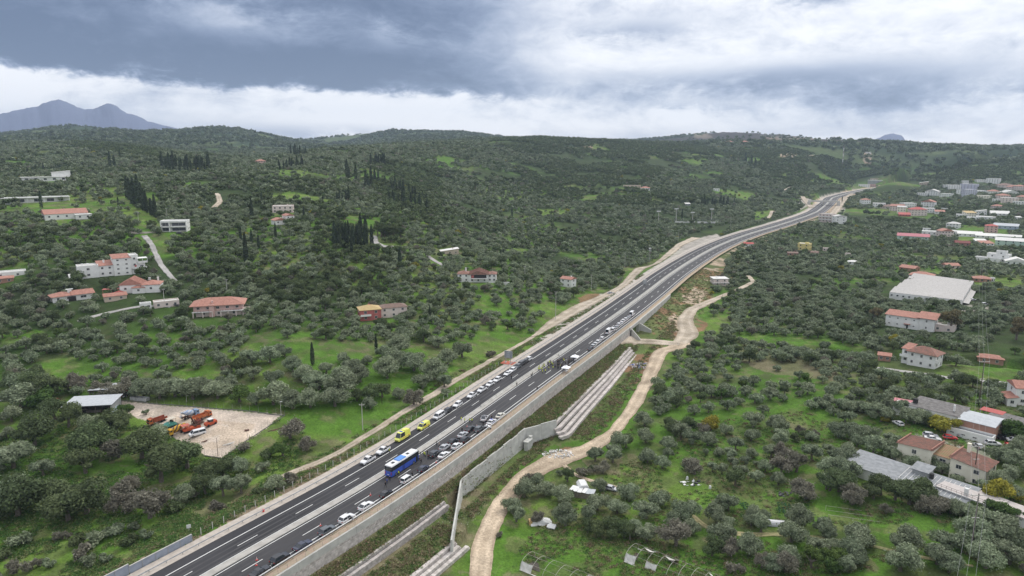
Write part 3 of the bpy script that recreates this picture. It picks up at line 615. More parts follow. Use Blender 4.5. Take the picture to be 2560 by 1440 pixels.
ROADS = []
ROADS.append(drape('dirt_road', [(1195,1560),(1198,1440),(1207,1360),(1245,1270),(1320,1185),(1400,1145),(1470,1125),(1530,1085),(1575,1030),(1615,960),(1650,880),(1720,858)], [5.4, 5.6, 5.6, 6, 7.5, 9, 7, 5, 5, 6, 8, 8], dirtm, .07))
ROADS.append(drape('dirt_road', [(1700,860),(1650,856),(1600,852),(1572,846),(1540,838)], [5, 6, 6, 6, 6], dirt2, .08, world=None))
ROADS.append(drape('dirt_road', [(1700,862),(1722,835),(1712,800),(1728,775),(1790,748),(1850,722),(1885,705),(1870,690)], [8, 11, 9, 7, 5, 4, 4, 4], dirt2, .08))
ROADS.append(drape('dirt_path', [(1400,1150),(1430,1185),(1480,1205),(1560,1222)], [1.5, 1.4, 1.2], dirtm, .05))
ROADS.append(drape('dirt_path', [(1730,1290),(1770,1325),(1850,1338),(2000,1336),(2150,1360),(2300,1395),(2450,1420)], [1.0, 3, 1.3, 1.2, 1.2], ((.34, .29, .16), (.14, .17, .06)), .05))
ROADS.append(drape('dirt_track', [(700,1195),(760,1172),(830,1142),(900,1100),(1000,1037),(1100,977),(1200,918),(1270,878),(1335,842)], [3.2, 4.6, 3.6, 3.6, 3.4, 3.3, 3.2, 3.2, 3.2], dirt2, .07))
ROADS.append(drape('dirt_track', [(1335,842),(1390,805),(1450,770),(1520,735),(1560,712),(1582,690),(1600,672),(1640,660),(1700,612),(1740,595)], [4, 9, 11, 9, 8, 9, 8, 6, 8, 10], dirt2, .07))
ROADS.append(drape('dirt_track', [(1915,550),(1925,540),(1930,528),(1945,530),(1975,537)], [5, 5, 5, 5], dirt2, .1))
ROADS.append(drape('dirt_track', [(1960,477),(1975,469),(1995,467)], [5, 5], dirt2, .15))
ROADS.append(drape('lane', [(360,590),(372,602),(385,625),(400,660),(425,690),(440,705)], [4, 3.4, 3.2, 3, 3], tarm, .06))
ROADS.append(drape('lane', [(535,520),(550,505),(545,488),(540,484)], [5, 5, 4], dirt2, .1))
ROADS.append(drape('lane', [(932,590),(938,608),(960,618),(1010,622)], [6, 6, 6], tarm, .1))
ROADS.append(drape('lane', [(1070,640),(1090,655),(1112,665)], [4, 4], tarm, .1))
ROADS.append(drape('lane', [(2170,918),(2270,931),(2400,950),(2480,955),(2560,965)], [3.5, 3.5, 4, 4], tarm, .06))
ROADS.append(drape('lane', [(195,805),(240,790),(300,776),(360,765),(430,768)], [2.6, 2.4, 2.6], tarm, .06))
ROADS.append(drape('lane', [(2030,520),(2012,500),(2005,492)], [9, 10], dirt2, .2)); ROADS.append(drape('lane', [(2075,545),(2095,520),(2110,500),(2130,485)], [9, 14, 8], dirt2, .2))
road_xy = np.concatenate([r[:, :2] for r in ROADS])
# overpass
op = thing('overpass_bridge', 'flat pale grey road bridge crossing over the motorway in the distance', 'bridge', tuple(R(1085, 9, 6))); inv = Matrix.Translation(-op.location)
sO = float(np.interp(1228, RP[:, 1], ST)); a_ = RH(sO)
m = MB(); Mo = Matrix.Translation((543, 1196, 2.6)) @ Matrix.Rotation(math.radians(-22), 4, 'Z')
op.location = Mo.translation; inv = Matrix.Translation(-op.location)
for nm, bxs in (('deck', [(-25, 25, -4.5, 4.5, 5.6, 6.8)]), ('parapet', [(-25, 25, -4.8, -4.5, 5.5, 7.8)]), ('parapet', [(-25, 25, 4.5, 4.8, 5.5, 7.8)]), ('pier', [(-1, 1, -3, 3, -1, 5.6)]), ('abutment', [(-26, -21, -4.4, 4.4, -4, 5.6)]), ('abutment', [(21, 26, -4.4, 4.4, -4, 5.6)])):
    m = MB()
    for b in bxs: m.box(*b, 0, Mo)
    o = m.build(nm, concl, op); o.matrix_parent_inverse = inv
# ------------------------------------------------------------------ buildings
KEEP = []
WALLC = dict(white=((.72,.72,.70),(.62,.62,.60)), cream=((.70,.675,.57),(.62,.59,.49)), pink=((.58,.40,.36),(.50,.34,.31)), palepink=((.62,.54,.50),(.55,.47,.43)), yellow=((.62,.53,.22),(.55,.46,.2)), grey=((.36,.37,.37),(.28,.29,.29)), lav=((.50,.50,.58),(.44,.44,.52)), red=((.42,.13,.12),(.34,.11,.1)), brick=((.36,.20,.15),(.28,.17,.13)), mint=((.44,.56,.47),(.38,.5,.42)), bluegrey=((.36,.42,.48),(.3,.36,.42)), beige=((.50,.42,.34),(.44,.37,.3)))
ROOFC = dict(blush=((.47,.43,.41),(.41,.37,.35)), tile=((.40,.205,.16),(.30,.15,.115)), oldtile=((.27,.13,.10),(.17,.11,.085)), moss=((.22,.18,.09),(.28,.16,.10)), flat=((.55,.54,.52),(.46,.45,.43)), grey=((.20,.21,.22),(.28,.29,.30)), dark=((.10,.095,.09),(.18,.17,.165)), red=((.42,.11,.10),(.34,.09,.08)), pink=((.46,.19,.21),(.40,.16,.18)), ochre=((.48,.36,.18),(.4,.3,.15)), white=((.66,.65,.62),(.58,.57,.55)), metal=((.44,.46,.48),(.38,.40,.42)), darkred=((.20,.06,.055),(.15,.05,.045)), brown=((.22,.15,.12),(.17,.12,.1)), panel=((.45,.435,.42),(.37,.355,.34)))
def wm(k): return mat('wall_'+k, WALLC[k][0], .88, col2=WALLC[k][1], scale=.45, bump=.05, det=8)
def rm(k):
    nm = 'roof_'+k; new = nm not in MATS; m = mat(nm, ROOFC[k][0], .85, col2=ROOFC[k][1], scale=.9, det=8)
    return m
glassm = mat('window_glass', (.035, .042, .05), .15, spec=.6); framem = mat('window_frame', (.55, .54, .52), .6); shutm = mat('shutter', (.24, .20, .17), .7); railm = mat('dark_rail', (.12, .10, .09), .6); darkm = mat('dark_inside', (.03, .03, .03), .9); woodm = mat('weathered_wood', (.17, .14, .11), .9, col2=(.26, .23, .2), scale=2)
plasm = mat('plastic_white', (.68, .68, .68), .5, col2=(.58, .58, .57), scale=.6)
WIN = {}
def window_mesh(w, h):
    k = (round(w, 1), round(h, 1))
    if k not in WIN:
        f = MB(); t = .09; f.box(-w/2, w/2, -.07, .05, -h/2, -h/2+t); f.box(-w/2, w/2, -.07, .05, h/2-t, h/2); f.box(-w/2, -w/2+t, -.07, .05, -h/2+t, h/2-t); f.box(w/2-t, w/2, -.07, .05, -h/2+t, h/2-t); f.box(-.03, .03, -.06, .05, -h/2+t, h/2-t)
        p = MB(); p.box(-w/2+t, w/2-t, -.025, .05, -h/2+t, h/2-t); one = MB(); one.box(-w/2, w/2, -.03, .05, -h/2, h/2)
        WIN[k] = (f.mesh('window', framem), p.mesh('pane', glassm), one.mesh('window', glassm))
    return WIN[k]
def put_window(root, x, y, z, w, h, face, detail=True):
    """face 0..3 = -y, +x, +y, -x"""
    f, p, one = window_mesh(w, h); a = (0, math.pi/2, math.pi, -math.pi/2)[face]; nx, ny = ((0, -1), (1, 0), (0, 1), (-1, 0))[face]
    o = link('window', f if detail else one, root, (x+nx*.02, y+ny*.02, z), a)
    if detail: link('pane', p, o)
def roof_mb(kind, x0, x1, y0, y1, z, ov=.45, pitch=.36):
    b = MB(); x0 -= ov; x1 += ov; y0 -= ov; y1 += ov; w, d = x1-x0, y1-y0
    if kind == 'flat':
        x0 += ov; x1 -= ov; y0 += ov; y1 -= ov; t = .25
        b.box(x0+t, x1-t, y0+t, y1-t, z-.1, z+.06); return b, [(x0-.04, x1+.04, y0-.04, y0+t), (x0-.04, x1+.04, y1-t, y1+.04), (x0-.04, x0+t, y0+t, y1-t), (x1-t, x1+.04, y0+t, y1-t)]
    if kind == 'slab': b.box(x0, x1, y0, y1, z, z+.35); return b, None
    if kind == 'hip':
        h = min(w, d)/2*pitch; r = min(w, d)/2; A = (x0+r, (y0+y1)/2) if w >= d else ((x0+x1)/2, y0+r); B = (x1-r, (y0+y1)/2) if w >= d else ((x0+x1)/2, y1-r)
        P_ = [(x0, y0, z), (x1, y0, z), (x1, y1, z), (x0, y1, z), (A[0], A[1], z+h), (B[0], B[1], z+h)]+[(x0, y0, z-.18), (x1, y0, z-.18), (x1, y1, z-.18), (x0, y1, z-.18)]
        F_ = [(0, 1, 5, 4), (1, 2, 5), (2, 3, 4, 5), (3, 0, 4)] if w >= d else [(0, 1, 4), (1, 2, 5, 4), (2, 3, 5), (3, 0, 4, 5)]
        b.poly(P_, F_+[(6, 7, 1, 0), (7, 8, 2, 1), (8, 9, 3, 2), (9, 6, 0, 3), (9, 8, 7, 6)]); return b, None
    if kind == 'gablex': h = d/2*pitch; pr = [(y0, z-.15), (y1, z-.15), (y1, z), ((y0+y1)/2, z+h), (y0, z)]; b.loft([[(x0, q[0], q[1]) for q in pr], [(x1, q[0], q[1]) for q in pr]]); return b, None
    if kind == 'gabley': h = w/2*pitch; pr = [(x0, z-.15), (x1, z-.15), (x1, z), ((x0+x1)/2, z+h), (x0, z)]; b.loft([[(q[0], y0, q[1]) for q in pr], [(q[0], y1, q[1]) for q in pr]]); return b, None
    if kind == 'shedf': h = d*pitch*.5; pr = [(y0, z-.12), (y1, z+h-.12), (y1, z+h), (y0, z)]; b.loft([[(x0, q[0], q[1]) for q in pr], [(x1, q[0], q[1]) for q in pr]]); return b, None
    if kind == 'shedx': h = w*pitch*.5; pr = [(x0, z-.12), (x1, z+h-.12), (x1, z+h), (x0, z)]; b.loft([[(q[0], y0, q[1]) for q in pr], [(q[0], y1, q[1]) for q in pr]]); return b, None
    if kind == 'shedn': h = w*pitch*.5; pr = [(x0, z+h-.12), (x1, z-.12), (x1, z), (x0, z+h)]; b.loft([[(q[0], y0, q[1]) for q in pr], [(q[0], y1, q[1]) for q in pr]]); return b, None
def ridge_lines(kind, x0, x1, y0, y1, z, pitch=.36, ov=.45):
    """rows of tiles: thin ribs running down the slopes of gable and shed roofs"""
    b = MB(); x0 -= ov; x1 += ov; y0 -= ov; y1 += ov; n = 0
    if kind in ('gablex', 'shedf', 'hip'):
        x = x0+.3
        while x < x1-.2:
            if kind == 'gablex':
                h = (y1-y0)/2*pitch; ym = (y0+y1)/2
                b.tube((x, y0, z+.03), (x, ym, z+h+.03), .05, 4); b.tube((x, y1, z+.03), (x, ym, z+h+.03), .05, 4)
            elif kind == 'hip':
                r = min(x1-x0, y1-y0)/2; e = min(x-x0, x1-x, r); h = e*pitch; b.tube((x, y0, z+.03), (x, y0+e, z+h+.03), .05, 4); b.tube((x, y1, z+.03), (x, y1-e, z+h+.03), .05, 4)
            else: h = (y1-y0)*pitch*.5; b.tube((x, y0, z+.03), (x, y1, z+h+.03), .05, 4)
            x += .55
    else:
        y = y0+.3
        while y < y1-.2:
            if kind == 'gabley': h = (x1-x0)/2*pitch; xm = (x0+x1)/2; b.tube((x0, y, z+.03), (xm, y, z+h+.03), .05, 4); b.tube((x1, y, z+.03), (xm, y, z+h+.03), .05, 4)
            else: h = (x1-x0)*pitch*.5*(1 if kind == 'shedx' else -1); b.tube((x0, y, z+(0 if h > 0 else -h)+.03), (x1, y, z+(h if h > 0 else 0)+.03), .05, 4)
            y += .55
    return b
def split_build(m, name, mt_, root, k=8):
    for i in range(0, len(m.v), k): q = MB(); q.v = m.v[i:i+k]; q.f = [tuple(a-i for a in f) for f in m.f if i <= f[0] < i+k]; q.m = [0]*len(q.f); q.build(name, mt_, root)
def block(root, x0, x1, y0, y1, z0, z1, wall, roof, rk, pitch=.36, win=(3, 2), storeys=None, det=True, ov=.45, faces=(0, 1, 3), ww=1.2, wh=1.25, tiles=False, chim=None):
    m = MB(); m.box(x0, x1, y0, y1, z0, z1)
    if roof == 'gablex': h = (y1-y0)/2*pitch*.93; [m.poly([(x, y0, z1), (x, y1, z1), (x, (y0+y1)/2, z1+h)], [(0, 1, 2)]) for x in (x0+.01, x1-.01)]
    if roof == 'gabley': h = (x1-x0)/2*pitch*.93; [m.poly([(x0, y, z1), (x1, y, z1), ((x0+x1)/2, y, z1+h)], [(0, 1, 2)]) for y in (y0+.01, y1-.01)]
    if roof == 'shedf': h = (y1-y0)*pitch*.5; m.poly([(x0, y0, z1), (x1, y0, z1), (x1, y1, z1), (x0, y1, z1), (x1, y1, z1+h), (x0, y1, z1+h)], [(0, 3, 5), (1, 2, 4), (3, 2, 4, 5)])
    if roof in ('shedx', 'shedn'):
        h = (x1-x0)*pitch*.5; xx = x1 if roof == 'shedx' else x0; xo = x0 if roof == 'shedx' else x1
        m.poly([(xo, y0, z1), (xx, y0, z1), (xx, y0, z1+h), (xo, y1, z1), (xx, y1, z1), (xx, y1, z1+h)], [(0, 1, 2), (3, 4, 5), (1, 4, 5, 2)])
    m.build('wall', wm(wall), root)
    b, par = roof_mb(roof, x0, x1, y0, y1, z1+.02, ov, pitch); r = b.build('roof', rm(rk), root)
    if par:
        m = MB(); [m.box(q[0], q[1], q[2], q[3], z1-.12, z1+.55) for q in par]; m.build('parapet', wm(wall), root)
    elif tiles: ridge_lines(roof, x0, x1, y0, y1, z1+.02, pitch, ov).build('tile_rows', rm(rk), r)['kind'] = 'stuff'
    if chim: m = MB(); m.box(chim[0]-.4, chim[0]+.4, chim[1]-.4, chim[1]+.4, z1-.5, z1+chim[2]); m.box(chim[0]-.5, chim[0]+.5, chim[1]-.5, chim[1]+.5, z1+chim[2], z1+chim[2]+.15); m.build('chimney', wm(wall), r)
    H = z1-max(z0, 0); st = storeys or max(1, int(round(H/3.1)))
    for fc in faces:
        n = win[0] if fc in (0, 2) else win[1]; a, c = (x0, x1) if fc in (0, 2) else (y0, y1)
        for s in range(st):
            zz = max(z0, 0)+H*(s+.56)/st
            for i in range(n):
                q = a+(c-a)*(i+.5)/n; w_ = min(ww, (c-a)/n*.6); h_ = min(wh, H/st*.5)
                px_, py_ = ((q, y0), (x1, q), (q, y1), (x0, q))[fc]; put_window(root, px_, py_, zz, w_, h_, fc, det)
def place(u, v, name, label, cat, rz=0.0, r=8, hw=None, group=None, back=0.0):
    p = P(u, v); d = math.hypot(p[0], p[1]); a = math.atan2(-p[0], p[1])       # front (-y) looks at the camera when rz = 0
    t = thing(name, label, cat, (p[0], p[1], p[2]), a+math.radians(rz), group); KEEP.append((p[0]+math.sin(-a-math.radians(rz))*r*.5, p[1]+math.cos(a)*r*.5, r, hw or r)); return t, math.hypot(d, 90)/F
def house(u, v, wpx, hpx, label, wall='white', roof='flat', rk='flat', rz=0, dep=.75, name='house', win=None, parts=(), st=None, pitch=.36, chim=True, cat='house', group=None):
    """simple house: footprint width and eaves height measured in survey pixels at its foot"""
    p = P(u, v); s = math.hypot(p[0], p[1], 90)/F; w = wpx*s*(.92 if abs(rz) > 12 else 1.0); h = max(2.6, hpx*s*.98); d = w*dep
    t, s = place(u, v, name, label, cat, rz, max(w, d)/2+1, w/2+1, group); n = win or (max(2, min(5, int(w/3.3))), max(1, min(3, int(d/4)))); det = s < .33
    block(t, -w/2, w/2, 0, d, -4, h, wall, roof, rk, pitch, n, st, det, .45, (0, 1, 3), tiles=s < .26, chim=(w*.22, d*.6, 1.6 if roof != 'flat' else 1.3) if chim else None)
    for q in parts:          # extra blocks in fractions of w, d, h
        block(t, q[0]*w, q[1]*w, q[2]*d, q[3]*d, -4, q[4]*h, q[5], q[6], q[7], pitch, (2, 1), None, det, tiles=s < .26)
    return t, w, d, h, s
def balcony(root, x0, x1, y, z, dep=1.5, wall='white', rail=True, lift=0):
    m = MB(); m.box(x0, x1, y-dep, y, z-.18, z); o = m.build('balcony', wm(wall), root); m = MB()
    if rail:
        for zz in (.45, .95): m.box(x0, x1, y-dep, y-dep+.05, z+zz, z+zz+.06)
        n = max(2, int((x1-x0)/1.2)); [m.box(x0+(x1-x0)*i/n-.025, x0+(x1-x0)*i/n+.025, y-dep, y-dep+.05, z, z+1.0) for i in range(n+1)]
    else: m.box(x0, x1, y-dep, y-dep+.1, z, z+.9)
    m.build('railing', railm if rail else wm(wall), o)
def heater(root, x, y, z): m = MB(); m.tube((x-.6, y, z+.9), (x+.6, y, z+.9), .28, 8); m.box(x-.7, x+.7, y-.9, y-.1, z+.1, z+.2); m.build('water_heater', plasm, root)
# --- left hillside
t, s = place(130, 453, 'villa', 'white flat-roofed villa on the upper left hill with a wedge-shaped upper block', 'villa', 4, 13, 14)
w = 100*s; block(t, -w*.5, w*.28, 0, 9, -4, 4.0, 'white', 'slab', 'white', win=(5, 1), faces=(0,), ov=1.2, ww=2.6, wh=2.0); block(t, .02*w, .34*w, 3, 12, 3.0, 8.6, 'white', 'shedx', 'flat', pitch=.2, win=(0, 0), faces=()); block(t, w*.16, w*.62, -7, 1, -5, .8, 'white', 'slab', 'white', win=(4, 1), faces=(0,), ww=2.2, wh=1.6)
t, s = place(95, 506, 'villa', 'low white flat-roofed villa with wide dark glass front', 'villa', 2, 12, 13); w = 108*s
block(t, -w*.5, w*.5, .2, 8, -4, 4.1, 'white', 'flat', 'flat', win=(0, 1), faces=(1, 3)); [put_window(t, x*w, 0.2, 1.9, 5.2, 2.6, 0) for x in (-.26, .0, .2)]; m = MB(); m.box(-w*.56, w*.52, -2.4, .2, 4.0, 4.5); [m.box(x*w-.2, x*w+.2, -2.3, -1.9, -3, 4.0) for x in (-.44, -.16, .1, .5)]; m.build('porch', wm('white'), t)
t, w, d, h, s = house(168, 548, 76, 12, 'long white cottage with pinkish tiled gable roof below the two villas', 'white', 'gablex', 'tile', 8, .6, parts=((.18, .55, -.35, .1, .75, 'white', 'slab', 'white'),))
t, s = place(435, 580, 'villa', 'white modern two-storey villa with dark glass loggias on the left slope', 'villa', -14, 9, 9); w = 54*s
block(t, -w/2, w/2, 2.4, 10, -4, 7.4, 'white', 'flat', 'flat', win=(0, 2), faces=(1, 3)); m = MB(); m.box(-w/2, w/2, 0, 2.4, 3.3, 3.9); m.box(-w/2, w/2, 0, 2.4, 6.7, 7.9); [m.box(x-.3, x+.3, 0, 2.4, -2, 6.7) for x in (-w/2+.3, -w*.16, w/2-.3)]; m.build('loggia', wm('white'), t)
for z in (1.7, 5.2): put_window(t, -w*.33, 2.4, z, w*.24, 2.4, 0); put_window(t, w*.17, 2.4, z, w*.52, 2.4, 0)
m = MB(); m.box(-w*1.6, -w*.55, -1, -.6, -3, .6); m.box(-w*1.9, -w*1.5, 4, 4.4, -2, 2.2); m.build('garden_wall', wm('palepink'), t)
t, s = place(283, 690, 'apartment_house', 'large white three-storey house with stepped red roofs on the left slope', 'house', 6, 13, 14); w = 126*s
block(t, -.5*w, -.2*w, 0, 9, -4, 6.6, 'white', 'flat', 'flat', win=(1, 2), storeys=2, ww=1.5); heater(t, -.42*w, 4, 6.8); heater(t, -.34*w, 4, 6.8)
block(t, -.2*w, .02*w, .8, 10, -4, 6.3, 'white', 'shedf', 'tile', win=(2, 1), storeys=2, faces=(0,), tiles=True, chim=(-.1*w, 6, 2.4)); block(t, .02*w, .28*w, -.8, 10, -4, 10.0, 'white', 'shedf', 'tile', win=(2, 1), storeys=4, faces=(0, 3), wh=.9, tiles=True, pitch=.22)
block(t, .28*w, .40*w, 0, 10, -4, 10.6, 'white', 'flat', 'flat', win=(1, 1), storeys=3); block(t, .40*w, .5*w, .5, 9, -4, 5.4, 'white', 'flat', 'flat', win=(1, 1), faces=(0, 1), ww=1.8)
balcony(t, .30*w, .52*w, .2, 3.4, 1.6, rail=False); balcony(t, .38*w, .54*w, .3, 6.6, 1.8, rail=False); balcony(t, -.55*w, -.48*w, 2, 3.0, 1.4, rail=False); m = MB(); m.box(.38*w, .54*w, -1.6, 4, 9.0, 9.2); [m.box(x*w-.1, x*w+.1, -1.5, -1.3, 6.6, 9.0) for x in (.385, .46, .535)]; m.build('pergola', wm('white'), t)
block(t, -.62*w, -.5*w, -1, 4, -4, 1.2, 'white', 'shedf', 'white', win=(2, 1), faces=(0,), ww=.8, wh=.8, pitch=.5); m = MB(); m.box(.335*w, .365*w, -.9, -.8, 3.5, 5.4); m.build('red_door', wm('red'), t)
t, s = place(352, 732, 'villa', 'white villa with several salmon red roofs and chimneys', 'house', -12, 9, 10); w = 80*s
block(t, -.5*w, .05*w, 0, 10, -4, 4.6, 'white', 'gabley', 'tile', win=(2, 1), pitch=.55, tiles=True, chim=(-.1*w, 1.2, .9)); block(t, .05*w, .5*w, -1.5, 8, -4, 4.4, 'white', 'hip', 'tile', win=(1, 2), tiles=True, chim=(.4*w, 6, 2.6)); block(t, -.18*w, .12*w, -2, 3, -4, 3.2, 'white', 'hip', 'tile', win=(1, 0), tiles=True, faces=(0,)); block(t, -.62*w, -.36*w, -5, -1.5, -5, 1.0, 'white', 'gabley', 'red', win=(1, 0), faces=(0,), tiles=True); heater(t, .2*w, 5, 6); m = MB(); m.box(-.95*w, -.45*w, 1.5, 5, 2.2, 2.4); [m.box(x*w-.08, x*w+.08, 1.6, 1.76, -2, 2.2) for x in (-.93, -.7, -.5)]; m.build('pergola', wm('red'), t)
t, s = place(185, 752, 'bungalow', 'white bungalow with spreading red roof above a straight garden stair', 'house', 10, 8, 9); w = 72*s
block(t, -.5*w, .0*w, .5, 8, -4, 3.0, 'white', 'hip', 'tile', win=(2, 1), tiles=True, ov=.9); block(t, 0, .5*w, 0, 8, -4, 3.1, 'white', 'gablex', 'tile', win=(1, 1), tiles=True, ov=.9, ww=2.6); m = MB(); m.box(-.12*w, .06*w, -.3, .6, 0, 2.4); m.build('porch', darkm, t); m = MB(); m.box(-.1*w, .0*w, 3, 4, 3.2, 5.6); m.box(-.14*w, .04*w, 2.8, 4.2, 5.6, 5.8); m.build('chimney', wm('white'), t)
m = MB(); m.box(-.32*w, .28*w, -6, .5, -4, -.15); m.build('terrace', concl, t)
for i in range(12): m = MB(); m.box(-.1*w+.1*i, .12*w+.1*i, -7-i*.9, -6-i*.9, -4-i*.45, -.5-i*.45); m.build('step', concl, t)
t, w, d, h, s = house(290, 752, 42, 6, 'small open garden shed with faded red tile roof between the bungalow and the villa', 'beige', 'gablex', 'tile', 5, .6, 'garden_shed', chim=False, win=(2, 1), cat='shed')
t, w, d, h, s = house(418, 768, 50, 10, 'pale pink garage wall with arches and a flat terrace beside the power pole', 'palepink', 'flat', 'flat', 5, .5, 'garage', chim=False, win=(3, 1), cat='garage', parts=((-1.05, -.62, -.2, .4, 1.1, 'white', 'flat', 'flat'),))
t, s = place(545, 792, 'house', 'broad two-storey house with big salmon hip roof and pink walls on pillars', 'house', -8, 12, 13); w = 112*s
block(t, -.46*w, .46*w, 1.5, 13, 2.7, 5.7, 'pink', 'hip', 'tile', win=(5, 2), storeys=1, tiles=True, ov=1.6, pitch=.38, chim=(-.1*w, 2.5, 1.8), ww=1.5); block(t, -.42*w, .44*w, 1.9, 12.5, -5, 2.7, 'palepink', 'flat', 'flat', win=(3, 2), storeys=1); balcony(t, -.48*w, -.1*w, 1.5, 2.75, 1.8); balcony(t, .05*w, .5*w, 1.5, 2.75, 1.8); m = MB(); [m.box(x*w-.22, x*w+.22, -.3, .15, -4, 2.6) for x in (-.46, -.28, -.1, .06, .2, .35, .48)]; split_build(m, 'pillar', wm('palepink'), t); block(t, -.16*w, -.06*w, .4, 2, -3, 5.6, 'pink', 'flat', 'tile', win=(0, 0), faces=()); block(t, .46*w, .62*w, 3, 9, -4, 1.9, 'palepink', 'flat', 'flat', win=(1, 1))
t, w, d, h, s = house(707, 532, 46, 15, 'pale pink flat-roofed farmhouse behind the white house with red roof', 'palepink', 'flat', 'flat', -6, .7, win=(4, 2))
t, w, d, h, s = house(703, 562, 30, 11, 'white house with two red gables on the green middle slope', 'white', 'gabley', 'tile', 22, .9, parts=((.45, 1.15, -.1, .9, 1.9, 'white', 'gabley', 'tile'),)); balcony(t, w*.6, w*1.35, -.8, h*.9, 1.4, rail=False)
house(652, 413, 22, 10, 'small pink house with red hip roof on the left ridge', 'pink', 'hip', 'tile', 0, .8, chim=False)
t, s = place(1192, 706, 'house', 'white house with dark red hip roofs and long terrace', 'house', -4, 11, 12); w = 96*s
block(t, -.5*w, -.2*w, 1, 10, -4, 5.2, 'white', 'hip', 'oldtile', win=(2, 1), tiles=True, chim=(-.3*w, 6, 3)); block(t, -.2*w, .28*w, 0, 11, -4, 5.2, 'white', 'gabley', 'oldtile', win=(3, 1), tiles=True, storeys=2, ov=.8); block(t, .28*w, .5*w, 2, 10, -4, 5.0, 'white', 'hip', 'oldtile', win=(2, 1), tiles=True); balcony(t, -.14*w, .26*w, 0, 2.6, 2.0); m = MB(); m.box(-.15*w, .25*w, -.12, .3, 2.7, 4.8); m.build('veranda', darkm, t); m = MB(); m.box(-.14*w, -.07*w, -.2, -.1, 2.8, 4.6); m.build('shutters', wm('red'), t); m = MB(); m.box(.3*w, .85*w, -1.5, -1, -4, .5); m.box(.5*w, .55*w, -1.4, 3, .5, 1.6); m.build('garden_wall', wm('white'), t)
t, s = place(945, 800, 'house', 'red-walled house with ochre hip roof half hidden by dark trees', 'house', 10, 9, 8); w = 84*s
block(t, -.5*w, .1*w, 0, 9, -4, 5.6, 'red', 'hip', 'ochre', win=(2, 1), tiles=True, chim=(-.2*w, 5, 1.8), storeys=2, ww=1.4, wh=1.9); block(t, .1*w, .9*w, 3, 10, -4, 5.2, 'palepink', 'hip', 'brown', win=(3, 1), tiles=True); balcony(t, -.5*w, -.2*w, 0, 2.7, 1.3, rail=False)
house(1414, 717, 34, 20, 'tall white house with salmon gable roof above the dug bank', 'white', 'gablex', 'tile', -32, .8, win=(2, 1), st=2)
t, w, d, h, s = house(1125, 636, 44, 6, 'low house with pale flat roof and orange gable in green garden', 'beige', 'shedx', 'white', 8, .6, win=(3, 1), pitch=.25)
t, w, d, h, s = house(24, 694, 56, 7, 'low white pool house at the left edge of the photo', 'white', 'flat', 'flat', 0, .5, chim=False, win=(2, 1)); m = MB(); m.box(w*.75, w*2.0, -1.5, 4, -3, .25); m.build('pool_deck', wm('white'), t); m = MB(); m.box(w*.8, w*1.95, -1, 3.2, .2, .3); m.build('pool_water', mat('pool', (.18, .46, .48), .1), t)
house(12, 708, 30, 3, 'low reddish tile roof at the left edge below the pool house', 'brick', 'gablex', 'tile', 0, .6, 'garden_shed', chim=False, cat='shed')
house(1580, 468, 42, 3, 'long pale flat building on the wooded middle slope', 'beige', 'flat', 'flat', 0, .3, chim=False); house(1613, 476, 22, 6, 'white house with pink hip roof beside the long pale building', 'white', 'hip', 'tile', 0, .8, chim=False)
house(1791, 478, 14, 5, 'tiny white building on the slope above the cypress row', 'white', 'flat', 'flat'); house(1720, 514, 13, 3, 'tiny shed with pale sloping roof below the cypresses', 'grey', 'shedf', 'white', 20, chim=False, name='shed', cat='shed')
for u, l in ((1823, 'left of the twin beige villas on the plateau edge'), (1861, 'right of the twin beige villas on the plateau edge')): house(u, 361, 18, 6, l, 'beige', 'hip', 'tile', 0, .8, chim=False)
house(2170, 384, 12, 3, 'tiny white hut above the rock face', 'white', 'flat', 'flat', chim=False); house(1273, 338, 6, 2, 'small pale house on the wooded skyline ridge', 'white', 'flat', 'flat', chim=False)
# --- between the road and the plain
t, w, d, h, s = house(1802, 714, 38, 16, 'square house with flat white roof and pink lower walls near the dirt road', 'palepink', 'slab', 'white', 18, .8, chim=False, win=(2, 2)); balcony(t, -w*.55, w*.55, 0, h*.45, 1.4, 'white'); heater(t, -w*.2, d*.5, h+.4)
house(1872, 618, 21, 8, 'small white house with bright red roof beside the motorway bank', 'white', 'gablex', 'red', 12, .7, chim=False, win=(2, 1))
t, w, d, h, s = house(2008, 626, 28, 15, 'yellow cube-shaped house among the olive groves', 'yellow', 'flat', 'white', -14, .8, chim=False, win=(2, 2), st=2); m = MB(); m.box(w*.05, w*.35, d*.3, d*.6, h, h+1.6); m.build('stair_head', wm('yellow'), t)
house(1982, 640, 22, 4, 'brown-roofed shed left below the yellow cube house', 'brick', 'gablex', 'brown', 10, .6, 'shed', cat='shed'); house(2030, 638, 24, 5, 'brown-roofed shed right below the yellow cube house', 'beige', 'gablex', 'brown', -10, .6, 'shed', cat='shed')
t, w, d, h, s = house(2062, 556, 33, 19, 'pale grey three-storey apartment block with stacked balconies', 'palepink', 'flat', 'flat', -25, .6, chim=False, win=(4, 2), st=3); [balcony(t, -w*.5, w*.5, 0, h*z, 1.2, 'white', False) for z in (.34, .67)]
house(2101, 560, 28, 17, 'white three-storey building with plain side wall and roof slope', 'white', 'gabley', 'flat', 20, .7, chim=False, win=(2, 1), st=3, pitch=.25)
